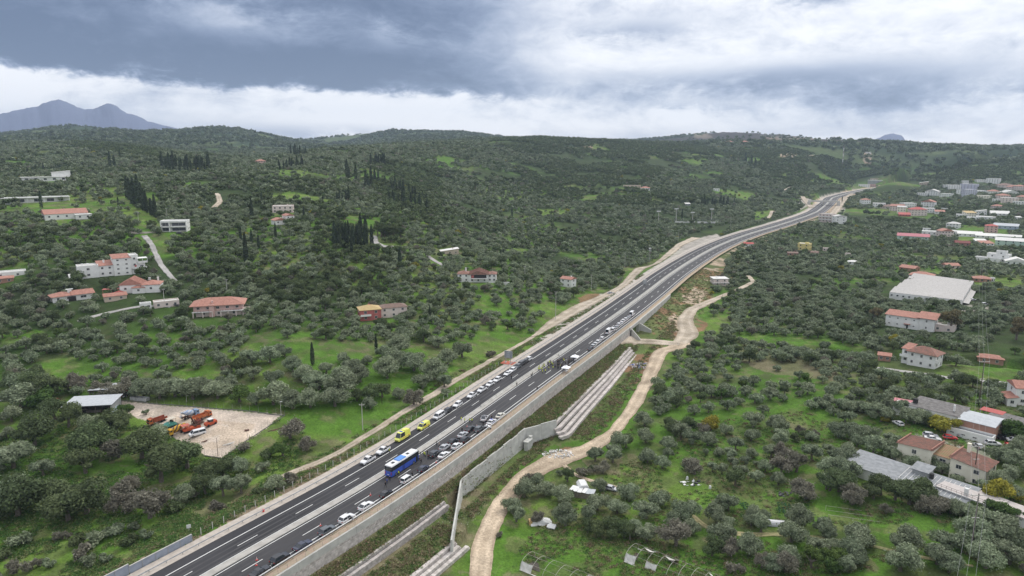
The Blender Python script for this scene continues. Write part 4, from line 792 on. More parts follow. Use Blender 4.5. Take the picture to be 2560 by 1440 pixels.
# town: (u, v, w, h, wall, roof kind, roof colour, look)
TOWN = [(2165,513,20,12,'white','hip','tile','white tower-like house with pink top'),(2197,519,25,9,'white','flat','flat','white cube house with low wings'),(2216,522,30,5,'palepink','hip','brown','long house with brown roof'),(2240,528,26,11,'palepink','gablex','tile','pink house with salmon roof'),(2253,535,17,15,'cream','gablex','flat','tall blank cream gable house'),(2276,519,28,9,'white','flat','flat','white house with row of windows'),(2262,541,22,4,'red','shedf','red','low shed with red roof'),(2297,540,34,14,'palepink','hip','red','pale house with bright red hip roof'),(2318,519,25,12,'white','gabley','tile','white gable house with side wall'),(2320,532,24,9,'white','flat','flat','white flat house with balconies'),(2350,535,18,5,'white','shedf','tile','low salmon roof house'),(2360,526,14,3,'white','flat','flat','tiny white roof house'),
 (2303,489,18,5,'white','flat','flat','low white house with dark doors'),(2328,489,24,9,'white','gabley','flat','white house with pointed gable'),(2362,493,23,7,'white','flat','flat','white stepped flat house'),(2386,473,28,8,'white','flat','flat','long white block'),(2419,474,29,11,'lav','flat','flat','pale lavender block with balconies'),(2406,489,20,11,'white','flat','flat','white three-storey block'),(2427,491,24,14,'lav','flat','white','lavender block with bright gable'),(2414,462,12,8,'white','flat','flat','narrow white block'),(2455,456,21,5,'white','flat','flat','low white house at the forest edge'),(2480,459,22,10,'white','flat','flat','white villa with stacked terraces'),(2507,470,28,5,'palepink','hip','brown','low pinkish house'),(2531,476,22,7,'palepink','hip','tile','pink-roofed house'),(2552,477,20,9,'palepink','hip','tile','pink-roofed house at the right edge'),(2455,483,27,5,'white','flat','flat','long low white house'),(2484,488,21,8,'white','hip','tile','white house with pinkish roof'),(2462,497,24,6,'cream','flat','flat','low cream house'),(2493,506,18,6,'white','flat','flat','white annex'),(2510,501,24,10,'palepink','hip','tile','house with pale red hip roof'),(2529,490,28,7,'white','gabley','flat','white wide gable roof'),(2552,503,18,9,'beige','hip','tile','house with orange roof'),(2524,508,28,10,'palepink','flat','flat','pale block with windows'),(2545,512,18,6,'white','flat','flat','low white building'),
 (2490,521,19,5,'palepink','hip','tile','lone house with pink hip roof'),(2405,543,22,5,'white','flat','flat','low white house'),(2428,543,22,9,'cream','shedf','ochre','house with ochre sloping roof'),(2452,540,19,9,'white','shedx','flat','white house with wedge roof'),(2432,549,25,4,'white','flat','flat','long white garden building'),(2464,549,34,5,'white','flat','flat','long low white building'),(2500,539,32,4,'white','gablex','white','two low white roofs'),(2548,548,10,3,'white','shedf','white','tiny white shed'),
 (2380,571,23,10,'white','hip','flat','white two-storey house with terraces'),(2478,582,21,14,'pink','hip','red','pink two-storey house with red roof'),(2512,573,42,7,'bluegrey','shedf','metal','long blue-grey metal hall'),(2368,592,27,12,'palepink','gabley','tile','pink gable house beside the white workshops'),(2316,578,14,5,'white','flat','flat','small white cube'),(2335,589,46,8,'white','flat','white','white flat workshop wing'),(2395,588,34,7,'white','flat','white','white workshop'),(2425,592,44,6,'white','shedf','white','white storage hall'),(2470,596,44,5,'white','shedf','white','low white storage hall'),(2522,600,40,7,'white','gablex','white','white hall with sloping roof'),
 (2282,600,60,8,'mint','gablex','pink','green warehouse with pink-red roof'),(2406,616,26,7,'brick','gablex','darkred','dark red roofed barn'),(2532,615,60,10,'mint','gablex','white','mint green warehouse'),(2453,609,22,2,'grey','shedf','white','white lean-to roof'),(2470,615,26,4,'white','shedf','tile','low wall with red edge'),
 (2266,680,34,9,'brick','gablex','tile','shed with faded pink tile roof'),(2383,672,30,6,'palepink','gablex','tile','low long shed with pink roof'),(2131,662,19,6,'white','hip','white','white garden pavilion'),(2120,642,14,4,'palepink','flat','flat','tiny pale hut'),(2065,628,14,4,'palepink','flat','flat','tiny pale shed'),(2455,706,30,7,'brick','hip','tile','low house with salmon roof'),(2478,705,8,8,'white','flat','flat','small white tower')]
for i, (u, v, w, h, wa, ro, rk, lb) in enumerate(TOWN):
    big = w*h > 400; far = 'in the distant town' if v < 560 else 'on the right plain'
    nb = min(((abs(q[0]-u)+2*abs(q[1]-v), q[7]) for j, q in enumerate(TOWN) if j != i and q[7] != lb))[1]
    house(u, v, w, h, ' '.join(('%s %s, next to the %s' % (lb, far, nb) if v < 560 else lb+' on the right plain').split()[:16]), wa, ro, rk, random.choice((-24, -12, 0, 8, 18, 30)) if w < 40 else random.choice((-6, 0, 6)), .8 if w < 40 else .45, 'building' if w > 36 else 'house', chim=False, cat='building' if w > 36 else 'house')
t, s = place(2478, 656, 'villa', 'white cubic villa with roof terrace among the olives', 'villa', -14, 11, 11); w = 58*s
block(t, -.2*w, .45*w, 4, 13, -4, 7.0, 'white', 'flat', 'flat', win=(2, 2), storeys=2); block(t, -.5*w, .25*w, -2, 5, -5, 3.6, 'white', 'flat', 'flat', win=(3, 1), ww=.9); block(t, .05*w, .35*w, 6, 11, 6, 9.6, 'white', 'flat', 'flat', win=(1, 1), storeys=1)
house(2542, 664, 38, 8, 'white cottage with pale roof and red gable window at the right edge', 'white', 'gabley', 'white', 8, .7, chim=False)
t, w, d, h, s = house(2300, 706, 44, 15, 'cream house with salmon hip roof behind the corrugated warehouse', 'palepink', 'hip', 'tile', -8, .8, chim=False); m = MB(); m.box(w*.18, w*.26, -.6, 0, -3, h+1.2); m.build('chimney', wm('palepink'), t)
# corrugated warehouse with five low ridges
pA, pB, pC, pD = [P(u, v) for u, v in ((2222, 748), (2405, 764), (2432, 722), (2282, 706))]
t = thing('warehouse', 'big warehouse with five pale corrugated roof bays', 'warehouse', pA); inv = Matrix.Translation(-pA); zt = pA.z+4.6; n = 5
m = MB(); q = [Vector((p.x, p.y, 0)) for p in (pA, pB, pC, pD)]
for z0, z1, sh in ((-9, zt, 0),):
    v_ = [(p.x, p.y, z0) for p in q]+[(p.x, p.y, z1) for p in q]; m.poly(v_, [(0, 1, 5, 4), (1, 2, 6, 5), (2, 3, 7, 6), (3, 0, 4, 7)])
o = m.build('wall', wm('white'), t); o.matrix_parent_inverse = inv
for i in range(n):
    f0, f1 = i/n, (i+1)/n; a0_, a1_ = q[0].lerp(q[3], f0), q[0].lerp(q[3], f1); b0_, b1_ = q[1].lerp(q[2], f0), q[1].lerp(q[2], f1); sh = (a0_-b0_).normalized()*(-.0*i)
    m = MB(); P_ = [(*a0_.xy, zt+.1), (*b0_.xy, zt+.1), (*b1_.xy, zt+1.5), (*a1_.xy, zt+1.5), (*a1_.xy, zt+.1), (*b1_.xy, zt+.1)]; m.poly(P_, [(0, 1, 2, 3), (3, 2, 5, 4), (0, 3, 4), (1, 5, 2)]); o = m.build('roof_bay', rm('panel'), t); o.matrix_parent_inverse = inv
    m = MB(); K2 = 60
    for k in range(K2+1): e = k/K2; aa, bb = a0_.lerp(b0_, e), a1_.lerp(b1_, e); m.poly([(aa.x-.06, aa.y, zt+.13), (aa.x+.06, aa.y, zt+.13), (bb.x+.06, bb.y, zt+1.53), (bb.x-.06, bb.y, zt+1.53), (aa.x, aa.y, zt+.2), (bb.x, bb.y, zt+1.6)], [(0, 4, 5, 3), (4, 1, 2, 5)])
    r_ = m.build('sheet_ribs', rm('panel'), o); r_['kind'] = 'stuff'; r_.matrix_parent_inverse = Matrix.Identity(4)
m = MB()
for k in range(12): e = (k+.5)/12; c = q[0].lerp(q[1], e); m.box(c.x-.9, c.x+.9, c.y-.16, c.y+.1, zt-2.0, zt-1.2)
o = m.build('vent_row', glassm, t); o.matrix_parent_inverse = inv
m = MB(); c = q[1].lerp(q[2], .4); m.poly([(*(q[1]+Vector((.2, 0, 0))).xy, zt-1.2), (*(q[1]+Vector((4.5, .5, 0))).xy, zt-2.2), (*(q[2]+Vector((4, 0, 0))).xy, zt-2.2), (*(q[2]+Vector((.2, 0, 0))).xy, zt-1.2)], [(0, 1, 2, 3)]); o = m.build('side_canopy', rm('panel'), t); o.matrix_parent_inverse = inv
c = (pA+pC)/2; KEEP += [(c.x, c.y, 26, 30), (pB.x+4, pB.y+6, 9, 6)]
# --- right foreground
t, s = place(2268, 822, 'farmhouse', 'long white two-storey farmhouse with salmon roofs facing the olive grove', 'house', -12, 12, 13); w = 88*s
block(t, -.5*w, .22*w, 0, 8, -4, 6.4, 'white', 'shedf', 'tile', win=(4, 1), storeys=2, tiles=True, ww=.9, wh=.7, ov=.6, pitch=.3, faces=(0,)); block(t, .22*w, .56*w, .4, 8, -4, 6.9, 'white', 'shedf', 'tile', win=(1, 1), storeys=2, tiles=True, ov=1.0, pitch=.4, ww=.8); block(t, .5*w, .95*w, 3, 9, -4, 3.6, 'palepink', 'flat', 'flat', win=(2, 1)); heater(t, .8*w, 6, 4); m = MB(); m.box(-.08*w, .06*w, -1.5, 0, 2.5, 2.7); m.build('door_canopy', rm('tile'), t); m = MB(); m.box(-.03*w, .01*w, -.05, .1, 0, 2.1); m.build('door', darkm, t)
t, s = place(2296, 917, 'house', 'white two-storey house with mossy red hip roof and side balconies', 'house', -20, 9, 9); w = 62*s
block(t, -.38*w, .5*w, 0, 8, -4, 6.2, 'white', 'hip', 'oldtile', win=(3, 2), storeys=2, tiles=True, ov=.8, ww=1.0, pitch=.5); block(t, -.62*w, -.38*w, 1.5, 8, -4, 6.4, 'white', 'shedf', 'tile', win=(1, 1), storeys=2, tiles=True); balcony(t, -.64*w, -.36*w, 1.5, 3.2, 1.6, rail=False); balcony(t, .42*w, .62*w, 1.5, 3.2, 1.4, rail=False)
house(2210, 903, 24, 3, 'small reddish tin roof left of the white hip-roofed house', 'brick', 'shedf', 'tile', 0, .6, 'shed', chim=False, cat='shed'); house(2475, 912, 44, 4, 'open garden pavilion with red roof in the right meadow', 'brick', 'hip', 'tile', 8, .6, 'pavilion', chim=False, cat='pavilion')
t, s = place(2560, 1015, 'house', 'white house with red roofs cut by the right edge of the photo', 'house', 20, 7, 7); block(t, -3, 6, 0, 9, -3, 6.5, 'white', 'gablex', 'tile', win=(2, 1), tiles=True); block(t, -6, -3, -2, 5, -3, 3, 'white', 'shedx', 'tile', win=(1, 1), tiles=True)
t, s = place(2372, 1075, 'workshop', 'long white workshop with stained dark roof and light sheet-roofed part', 'workshop', -14, 15, 17); w = 158*s
block(t, -.5*w, .10*w, 0, 11, -4, 5.2, 'white', 'shedf', 'dark', win=(5, 1), storeys=1, faces=(0,), pitch=.1, ww=2.6, wh=.7, ov=.2); block(t, .10*w, .5*w, -1, 10, -4, 5.0, 'brick', 'gablex', 'metal', win=(0, 0), faces=(), ov=.2, pitch=.12); block(t, .02*w, .52*w, -4.5, -1, -4, 2.2, 'white', 'flat', 'grey', win=(4, 1), storeys=1, wh=.5, faces=(0,)); block(t, -.72*w, -.5*w, 2, 7, -4, 3.2, 'white', 'flat', 'flat', win=(0, 0), faces=()); m = MB(); m.tube((-.46*w, 3, 5.6), (-.46*w, 3, 7.0), .8, 10); m.build('water_tank', darkm, t); m = MB(); m.box(-.02*w, 0, 4, 4.5, 5, 7.6); m.build('chimney', wm('white'), t)
t, s = place(2258, 1024, 'awning', 'flat pink-red awning roof on posts left of the dark-roofed workshop', 'awning', -4, 4, 5); m = MB(); m.box(-3.4, 3.4, -1, 3.4, 2.7, 2.85); m.build('roof', rm('pink'), t); m = MB(); [m.box(x-.08, x+.08, y-.08, y+.08, -1, 2.7) for x in (-3.2, 3.2) for y in (-.8, 3.2)]; split_build(m, 'post', railm, t)
t, s = place(2478, 1052, 'awning', 'flat orange-red awning roof right of the dark-roofed workshop', 'awning', -14, 4, 5); m = MB(); m.box(-3.6, 3.2, -1, 3.4, 3.2, 3.35); m.build('roof', rm('red'), t); m = MB(); [m.box(x-.08, x+.08, y-.08, y+.08, -1, 3.2) for x in (-3.4, 3.0) for y in (-.8, 3.2)]; split_build(m, 'post', railm, t)
t, s = place(2530, 1088, 'outbuilding', 'low outbuilding with flat stained dark roof at the right edge', 'outbuilding', -16, 9, 9); block(t, -9, 8, 0, 11, -3, 2.8, 'grey', 'slab', 'dark', win=(4, 1), ov=.1)
t, s = place(2345, 1186, 'farmhouse', 'cream two-storey house with three mossy red sloping roofs', 'house', -17, 12, 13); w = 168*s*.98
block(t, -.5*w, -.1*w, 0, 9, -4, 6.0, 'cream', 'shedx', 'oldtile', win=(1, 1), storeys=2, tiles=True, ww=1.3, wh=1.4, pitch=.16, faces=(0, 3)); block(t, -.1*w, .12*w, 1.6, 9, -4, 5.2, 'cream', 'shedf', 'moss', win=(1, 0), storeys=2, tiles=True, ww=1.7, pitch=.25, faces=(0,), wh=.9); block(t, .12*w, .5*w, -.4, 9, -4, 5.6, 'cream', 'shedn', 'oldtile', win=(2, 2), storeys=2, tiles=True, ww=1.5, wh=1.3, pitch=.22, chim=(.2*w, 8, 3.4), faces=(0, 1))
for z in (.2, 3.0): balcony(t, -.58*w, -.46*w, 3, z, 2.4, 'white', False)
m = MB()
for x in (-.5, -.1, .12): m.tube((x*w, -.6, 6.5+(.7 if x > -.3 else 0)), (x*w, 9.5, 6.5+(.7 if x > -.3 else 0)), .17, 6)
m.build('ridge_tiles', rm('tile'), t); m = MB(); m.box(.5*w, .52*w+4, -1.5, -1, -3, .8); m.box(.52*w+4, .52*w+12, .5, 1, -3, .4); m.build('garden_wall', wm('white'), t)
t, s = place(2252, 1232, 'long_house', 'long low building with grey sheet roof behind the dark tree mass', 'house', -19, 15, 17); w = 236*s
block(t, -.5*w, .5*w, 0, 9.5, -4, 3.3, 'white', 'shedf', 'grey', win=(6, 1), storeys=1, pitch=.22, ov=.5); block(t, .0*w, .13*w, 6.5, 10.5, 2, 5.4, 'grey', 'shedf', 'grey', win=(0, 0), faces=(), pitch=.3); m = MB(); m.tube((.16*w, 6.5, 4.2), (.16*w, 6.5, 5.6), .62, 10); m.build('water_tank', darkm, t); m = MB(); m.box(.45*w, .48*w, 3, 3.8, 3, 6.0); m.build('chimney', wm('white'), t)
for i in range(14): m = MB(); x = (-.05+.038*i)*w; m.poly([(x, .1, 3.42), (x+.12, .1, 3.42), (x+.12, 9, 4.40), (x, 9, 4.40)], [(0, 1, 2, 3)]); m.v = [(a, b, c+.02) for a, b, c in m.v]; m.build('seam_strip', rm('white'), t)
t, s = place(2465, 1290, 'terrace_house', 'low white building with pale pink flat roof terraces and dark railing', 'house', -19, 12, 15); w = 190*s
block(t, -.5*w, .08*w, 0, 7, -4, 2.8, 'white', 'slab', 'blush', win=(3, 0), faces=(0,), ov=.2); block(t, .08*w, .62*w, .8, 7.5, -4, 2.5, 'white', 'slab', 'blush', win=(2, 1), ov=.2); balcony(t, -.5*w, .06*w, 0, 3.15, .3)
# rough garden hut below the fork of the dirt road, and a second heap of sheets
t, s = place(1465, 1248, 'garden_hut', 'shack roofed with pale weathered tin sheets under the olives', 'hut', -16, 5, 6)
m = MB(); m.box(-5.0, 2.2, 0, 2.4, -1, 2.0); m.build('wall', woodm, t)
for i in range(6): m = MB(); m.box(-5.3+i*1.3, -4.1+i*1.3, -.5, 2.8, 2.05+.05*(i % 2), 2.12+.05*(i % 2), 0, Matrix.Rotation(.06*(i % 3-1), 4, 'Z')); m.build('roof_sheet', rm('metal' if i % 3 else 'tile') if i > 3 else plasm, t)
m = MB(); m.prism([(-1.6, 0), (1.6, 0), (1.6, 2.0), (.9, 2.8), (-.9, 2.8), (-1.6, 2.0)], 3.2, 7.2); o = m.build('tarpaulin_shed', plasm, None, t.location, t.rotation_euler.z+.5); tag(o, 'hut covered by a white tarpaulin behind the tin-roofed shack', 'hut')
t, s = place(1352, 1308, 'covered_heap', 'pile covered with white plastic sheeting between two olive trees', 'heap', 10, 3, 3)
m = MB(); r_ = np.random.default_rng(3); k = 12; rings = []
for i in range(7): x = -3+i; hh_ = 1.5*math.sin(math.pi*(i+.6)/7.4)+.15; rings.append([(x+r_.normal(0, .12), 1.5*math.cos(a)*(1+r_.normal(0, .08)), max(0, hh_*math.sin(a))+r_.normal(0, .05)) for a in np.linspace(0, math.pi, k)])
m.loft(rings); m.build('sheet', plasm, t); m = MB(); m.box(-3.4, -2.6, -1, 1, 0, 1.1); m.build('straw_bale', mat('straw', (.50, .33, .16), .9), t)
t, s = place(1380, 1320, 'covered_heap', 'small pile of white boards right of the plastic-covered pile', 'heap', -20, 2, 2); m = MB(); m.box(-1, 1, -.8, .8, 0, .8); m.box(-1.2, 1.2, -1, .2, .8, .95, 0, Matrix.Rotation(.3, 4, 'X')); m.build('boards', plasm, t)
# equipment yard shed
t, s = place(222, 1040, 'open_shed', 'open-fronted grey metal shed with low-pitched roof in the equipment yard', 'shed', -24, 9, 10); w = 15.0
gm_ = mat('corrugated', (.36, .38, .39), .6, metal=.3, col2=(.30, .32, .33), scale=.7)
m = MB(); m.box(w*.5-.15, w*.5, 0, 9, -1.2, 3.9); m.box(-w*.5, w*.5, 8.85, 9, -1.2, 3.9); m.box(-w*.5, -w*.5+.15, 0, 9, -1.2, 3.7); m.build('wall', gm_, t)
for i in range(15): m = MB(); m.box(-w*.55+i*w*1.1/15, -w*.55+(i+1)*w*1.1/15-.04, -.8, 9.6, 3.92, 4.05, 0, Matrix.Rotation(.03, 4, 'X')); m.build('roof_sheet', rm('metal'), t)
m = MB(); [m.box(x*w-.12, x*w+.12, -.1, .15, -1.2, 3.9) for x in (-.49, -.16, .16)]; m.box(-w*.5, w*.5, -.1, .1, 3.7, 3.92); split_build(m, 'post', railm, t)
m = MB(); m.box(-6, -3, 2, 7, -.8, 1.6); m.box(-2, 3, 3, 6, -.8, .9); m.box(-6.5, -1, 1, 1.3, 1.7, 1.9, 0, Matrix.Rotation(.15, 4, 'Y')); m.build('stored_scrap', mat('scrap', (.12, .10, .09), .8, col2=(.25, .22, .2), scale=1.5), t)
m = MB(); m.box(w*.5, w*.5+.03, 1.2, 3.2, -.9, 1.6); m.box(w*.5, w*.5+.03, 3.5, 5.2, -.9, 1.6); m.build('side_doors', mat('pale_blue', (.45, .58, .68), .7), t)
t, s = place(262, 1003, 'canopy', 'grey sheet canopy behind the open metal shed', 'canopy', -24, 6, 7)
for i in range(11): m = MB(); m.box(-5.5+i, -4.54+i, 0, 8, 4.3, 4.42, 0, Matrix.Rotation(-.02, 4, 'X')); m.build('roof_sheet', rm('metal'), t)
m = MB(); [m.box(x-.1, x+.1, y-.1, y+.1, -1, 4.3) for x in (-5, 5) for y in (.5, 7.5)]; split_build(m, 'post', railm, t)
# site cabins where the far road meets the hill
house(2160, 467, 22, 5, 'white site cabin row beside the end of the new road', 'white', 'flat', 'flat', 0, .4, 'site_cabin', chim=False, cat='cabin'); house(2178, 467, 18, 5, 'reddish site cabin beside the white one at the end of the new road', 'pink', 'flat', 'flat', 0, .4, 'site_cabin', chim=False, cat='cabin')
house(2195, 457, 40, 5, 'long dark-fronted building above the end of the new road', 'grey', 'slab', 'white', 0, .3, 'building', chim=False, cat='building'); house(2192, 450, 26, 3, 'pale upper building on the terrace above the end of the new road', 'beige', 'flat', 'flat', 0, .3, 'building', chim=False, cat='building'); house(2310, 463, 16, 5, 'pale tunnel portal block at the foot of the wooded hill', 'beige', 'shedx', 'white', 10, .5, 'portal', chim=False, cat='portal')
house(1625, 628, 6, 2, 'tiny white hut beside the two thin poles', 'white', 'flat', 'flat', chim=False)
# ------------------------------------------------------------------ vegetation
olm = leafmat('olive_leaves', (.112, .146, .080), (.275, .318, .205)); dkm = leafmat('dark_leaves', (.062, .088, .034), (.122, .160, .070))
gym = leafmat('twiggy_grey', (.150, .142, .105), (.235, .225, .175)); ylm = leafmat('yellow_leaves', (.17, .17, .02), (.34, .31, .04)); cym = leafmat('cypress_leaves', (.030, .048, .026), (.062, .088, .048))
gnm = leafmat('green_leaves', (.045, .085, .018), (.10, .16, .035)); brm = leafmat('brown_leaves', (.10, .085, .04), (.16, .14, .07)); bark = mat('bark', (.10, .085, .07), .95, col2=(.17, .15, .125), scale=4, bump=.5)
def leaves(C, Nn_, size, r):
    """one bent leaf clump (quad) per centre, facing roughly along the given normals"""
    n = len(C); Nn_ = Nn_+r.normal(0, .5, (n, 3)); Nn_ /= np.linalg.norm(Nn_, axis=1)[:, None]
    a = r.normal(0, 1, (n, 3)); a -= (a*Nn_).sum(1)[:, None]*Nn_; a /= np.linalg.norm(a, axis=1)[:, None]; b = np.cross(Nn_, a)
    s = size*r.uniform(.6, 1.35, n)[:, None]; e = r.uniform(.35, .8, n)[:, None]
    V = np.stack([C-a*s, C-b*s*e+Nn_*s*.25, C+a*s, C+b*s*e-Nn_*s*.15], 1).reshape(-1, 3)
    return V, np.arange(4*n).reshape(-1, 4)
def crown(r, Rr, H, n, size, lobes=9, kind='round'):
    zc = H*.56
    if kind == 'cyp':
        t = r.uniform(.03, 1, n)**.8; rad = Rr*np.minimum(1, (1-t)*2.0)**.6*(.8+.25*np.sin(t*30)*.3)*np.minimum(1, .5+t*5); ph = r.uniform(0, 2*np.pi, n)
        k = r.uniform(.7, 1.05, n); C = np.c_[np.cos(ph)*rad*k, np.sin(ph)*rad*k, t*H]; N_ = np.c_[np.cos(ph), np.sin(ph), np.full(n, .5)]
    else:
        L = []
        for i in range(lobes):
            ph = r.uniform(0, 6.283); q = math.sqrt((i+.5)/lobes)*.66; zz = r.uniform(-.20, .22)*H*(1-q*.4)+(.10*H if q < .35 else 0)
            L.append((q*Rr*math.cos(ph+i*2.4), q*Rr*math.sin(ph+i*2.4), zc+zz, Rr*r.uniform(.22, .50)))
        L = np.array(L); li = r.integers(0, lobes, n); d = r.normal(0, 1, (n, 3)); d[:, 2] = d[:, 2]*.8+.25; d /= np.linalg.norm(d, axis=1)[:, None]
        rad = L[li, 3]*r.uniform(.62, 1.08, n)*(1+.24*np.abs(r.normal(0, 1, n))*(r.random(n) < .18)); C = L[li, :3]+d*rad[:, None]*np.array([1, 1, .85]); C[:, 2] = np.maximum(C[:, 2], H*.10)
        N_ = d+np.array([0, 0, .25])
        if kind == 'twig': N_ = r.normal(0, 1, (n, 3)); C = L[li, :3]+d*(rad*r.uniform(.4, 1.1, n))[:, None]
    V, Q_ = leaves(C, N_, size, r); return V, Q_
def trunk_mb(r, Rr, H, tall=False):
    b = MB(); th = H*(.42 if not tall else .6); w = .22*(Rr/3)+.06; lean = (r.uniform(-.3, .3), r.uniform(-.3, .3), th)
    b.tube((0, 0, -.5), lean, w*1.3, 6, 0, w*.7)
    for i in range(4):
        a = i*1.57+r.uniform(-.4, .4); b.tube((lean[0], lean[1], lean[2]*.8), (Rr*.55*math.cos(a), Rr*.55*math.sin(a), H*r.uniform(.55, .75)), w*.55, 5, 0, w*.2)
    return b
KD = dict(olive=(olm, 3.0, 4.6, 10, 'round'), oak=(dkm, 3.2, 5.4, 11, 'round'), grey=(gym, 3.0, 4.4, 9, 'twig'), yellow=(ylm, 2.8, 4.2, 9, 'round'), green=(gnm, 2.8, 4.4, 8, 'round'), brown=(brm, 2.8, 6.5, 8, 'round'),
          cypress=(cym, 1.35, 13.0, 1, 'cyp'), pine=(dkm, 3.4, 12.0, 10, 'round'), shrub=(olm, 1.3, 1.5, 6, 'round'), dshrub=(dkm, 1.3, 1.5, 6, 'round'), gshrub=(gym, 1.3, 1.4, 6, 'twig'))
LOD = {}
for kd, (mt_, Rr, H, lb, kk) in KD.items():
    near_n, near_s = (5200, .185) if kk != 'cyp' else (2400, .24)
    if 'shrub' in kd: near_n, near_s = 900, .16
    for lod, (n, s_, vr) in enumerate(((near_n, near_s, 4), (int(near_n*.2), near_s*2.0, 3), (150 if 'shrub' not in kd else 50, near_s*4.6, 3))):
        L = []
        for v in range(vr):
            r = np.random.default_rng(hash((kd, lod, v)) % 99991 if False else sum(map(ord, kd))*7+lod*31+v)
            sx = r.uniform(.9, 1.12); V, Q_ = crown(r, Rr*sx, H*r.uniform(.9, 1.1), n, s_, lb, kk); tm = trunk_mb(r, Rr, H, kd in ('pine', 'brown'))
            L.append((V, Q_, tm))
        LOD[kd, lod] = L
crown_me, trunk_me, comb_me = {}, {}, {}
def comb(kd, lod, v):
    if (kd, lod, v) not in comb_me:
        V, Q_, tm = LOD[kd, lod][v]
        me = bpy.data.meshes.new(kd); vv = [tuple(p) for p in V]+tm.v if lod < 2 else V.tolist(); ff = Q_.tolist()+([tuple(i+len(V) for i in f) for f in tm.f] if lod < 2 else [])
        me.from_pydata(vv, [], ff); me.materials.append(KD[kd][0]); me.materials.append(bark); me.polygons.foreach_set('material_index', [0]*len(Q_)+[1]*(len(ff)-len(Q_))); me.update(); comb_me[kd, lod, v] = me
    return comb_me[kd, lod, v]
def parts_me(kd, v):
    if (kd, v) not in crown_me:
        V, Q_, tm = LOD[kd, 0][v]; crown_me[kd, v] = npmesh('crown', V, Q_, KD[kd][0], smooth=False); trunk_me[kd, v] = tm.mesh('trunk', bark)
    return crown_me[kd, v], trunk_me[kd, v]
# ---- surveyed single trees: (u, v of the foot, crown width px, kind) grouped by the survey sheet they were read from
TREES = []
def sheet(ox, oy, sc, rows):
    for row in rows: TREES.append((ox+row[0]/sc, oy+row[1]/sc, row[2]/sc, row[3] if len(row) > 3 else 'olive'))
sheet(1100, 1040, 3.6, [(1625,315,200),(1400,440,190),(1560,450,220),(1470,545,170,'grey'),(1150,620,140,'oak'),(1080,560,90,'shrub'),(760,765,220),(950,745,200),(870,660,150),(1110,810,230),(650,900,180),(690,985,190),(890,1000,150,'grey'),(1130,1020,230),(1340,975,190),(1420,880,220),(1600,910,200),(1690,780,200),(1440,705,150),(1330,1080,150,'oak'),(1430,1110,180,'oak'),(1540,1120,200,'oak'),(1660,1125,180,'oak'),(1770,1090,170),(540,1120,80,'gshrub'),(820,610,130,'gshrub'),(1290,560,160,'gshrub'),(1380,520,120,'dshrub')])
sheet(1560, 1040, 3.6, [(190,120,190),(20,310,140,'oak'),(200,270,170),(215,450,180),(400,330,170),(400,400,110),(350,500,160),(550,500,90),(470,210,200,'oak'),(600,170,180,'oak'),(400,160,140,'oak'),(520,240,190),(620,280,170),(760,290,180),(790,160,160,'yellow'),(730,185,150,'grey'),(925,195,130),(1170,130,180),(1390,180,200),(1150,250,150),(1410,305,190),(1590,180,90,'grey'),(1730,220,90,'grey'),(1700,250,120),(1930,210,170),(2080,230,160),(1010,335,150),(1155,400,120),(860,385,110),(960,415,140),(640,560,230,'grey'),(740,375,80),(985,485,120),(1090,465,100),(1195,480,70),(800,525,110),(885,545,110),(1280,530,140),(1330,400,150),(1420,560,220,'grey'),(1560,540,240,'grey'),(1440,430,200,'grey'),(1190,620,140),(1010,650,180,'oak'),(1060,560,130),(1395,650,140),(1650,780,270,'grey'),(1700,425,190),(1860,560,200),(1950,720,260,'oak'),(1830,690,180,'oak'),(2060,820,220,'grey'),(2040,600,200),(1980,480,200),(1560,250,120,'dshrub'),(1640,230,120,'dshrub'),
 (50,800,150),(310,840,210),(200,960,230),(560,980,250),(60,1150,170,'oak'),(210,1160,220),(440,1030,160),(480,1215,330,'grey'),(610,1090,170),(940,880,180),(860,870,130),(840,1000,200),(930,1030,150),(900,1170,240),(800,1290,190,'oak'),(970,1300,210,'grey'),(1190,960,150),(1150,1020,170),(1240,1080,200),(1140,1290,220),(1270,960,110),(1590,1040,220),(1520,1170,240),(1500,1370,230),(1350,1430,190),(1810,1110,190),(1750,1280,200),(1880,1250,150),(1700,1400,220,'green'),(1870,1390,230,'green'),(2060,1310,220),(2110,1160,200),(2010,1430,200),(1250,1400,170,'grey'),(1460,1440,220,'grey'),(1010,1440,180,'gshrub')])
sheet(2060, 980, 4.5, [(70,180,160),(370,100,170),(210,210,150),(300,260,180),(430,250,150),(550,310,210),(660,370,260),(750,250,170),(900,300,200),(1040,390,260),(930,380,150),(1380,500,300,'yellow'),(1180,420,130,'oak'),(180,550,170),(370,570,210),(520,550,190),(760,640,180),(830,600,110),(570,720,240),(700,720,180),(780,800,180),(500,660,120),(280,730,160),(380,640,140),(250,830,200),(370,810,150),(490,830,170),(60,720,140),(100,800,140),(180,1000,260),(80,1150,260),(240,1180,220,'oak'),(120,950,170),(330,1310,230,'grey'),(660,1200,240,'oak'),(820,1260,300,'oak'),(980,1310,320,'oak'),(1130,1280,260,'oak'),(1230,1300,170,'oak'),(570,1240,200,'oak'),(510,1150,150,'green'),(710,1400,150,'grey'),(1180,1400,230,'grey'),(1320,1420,240,'grey'),(1030,940,200),(960,860,140),(1250,890,200),(1340,960,170),(1450,960,200),(1500,1080,150),(1440,1400,180,'oak'),(1560,1440,220),(1700,1430,180,'green'),(2010,1100,210),(1840,1170,190),(1990,1270,290,'yellow'),(1860,510,190),(2150,560,260,'green'),(1960,820,200),(2080,860,230),(2180,840,190),(2190,1250,150),(2220,1280,110,'yellow'),(2200,700,180),(2140,740,180),(1770,860,110,'gshrub'),(2090,1060,200),(2180,1000,120,'oak')])
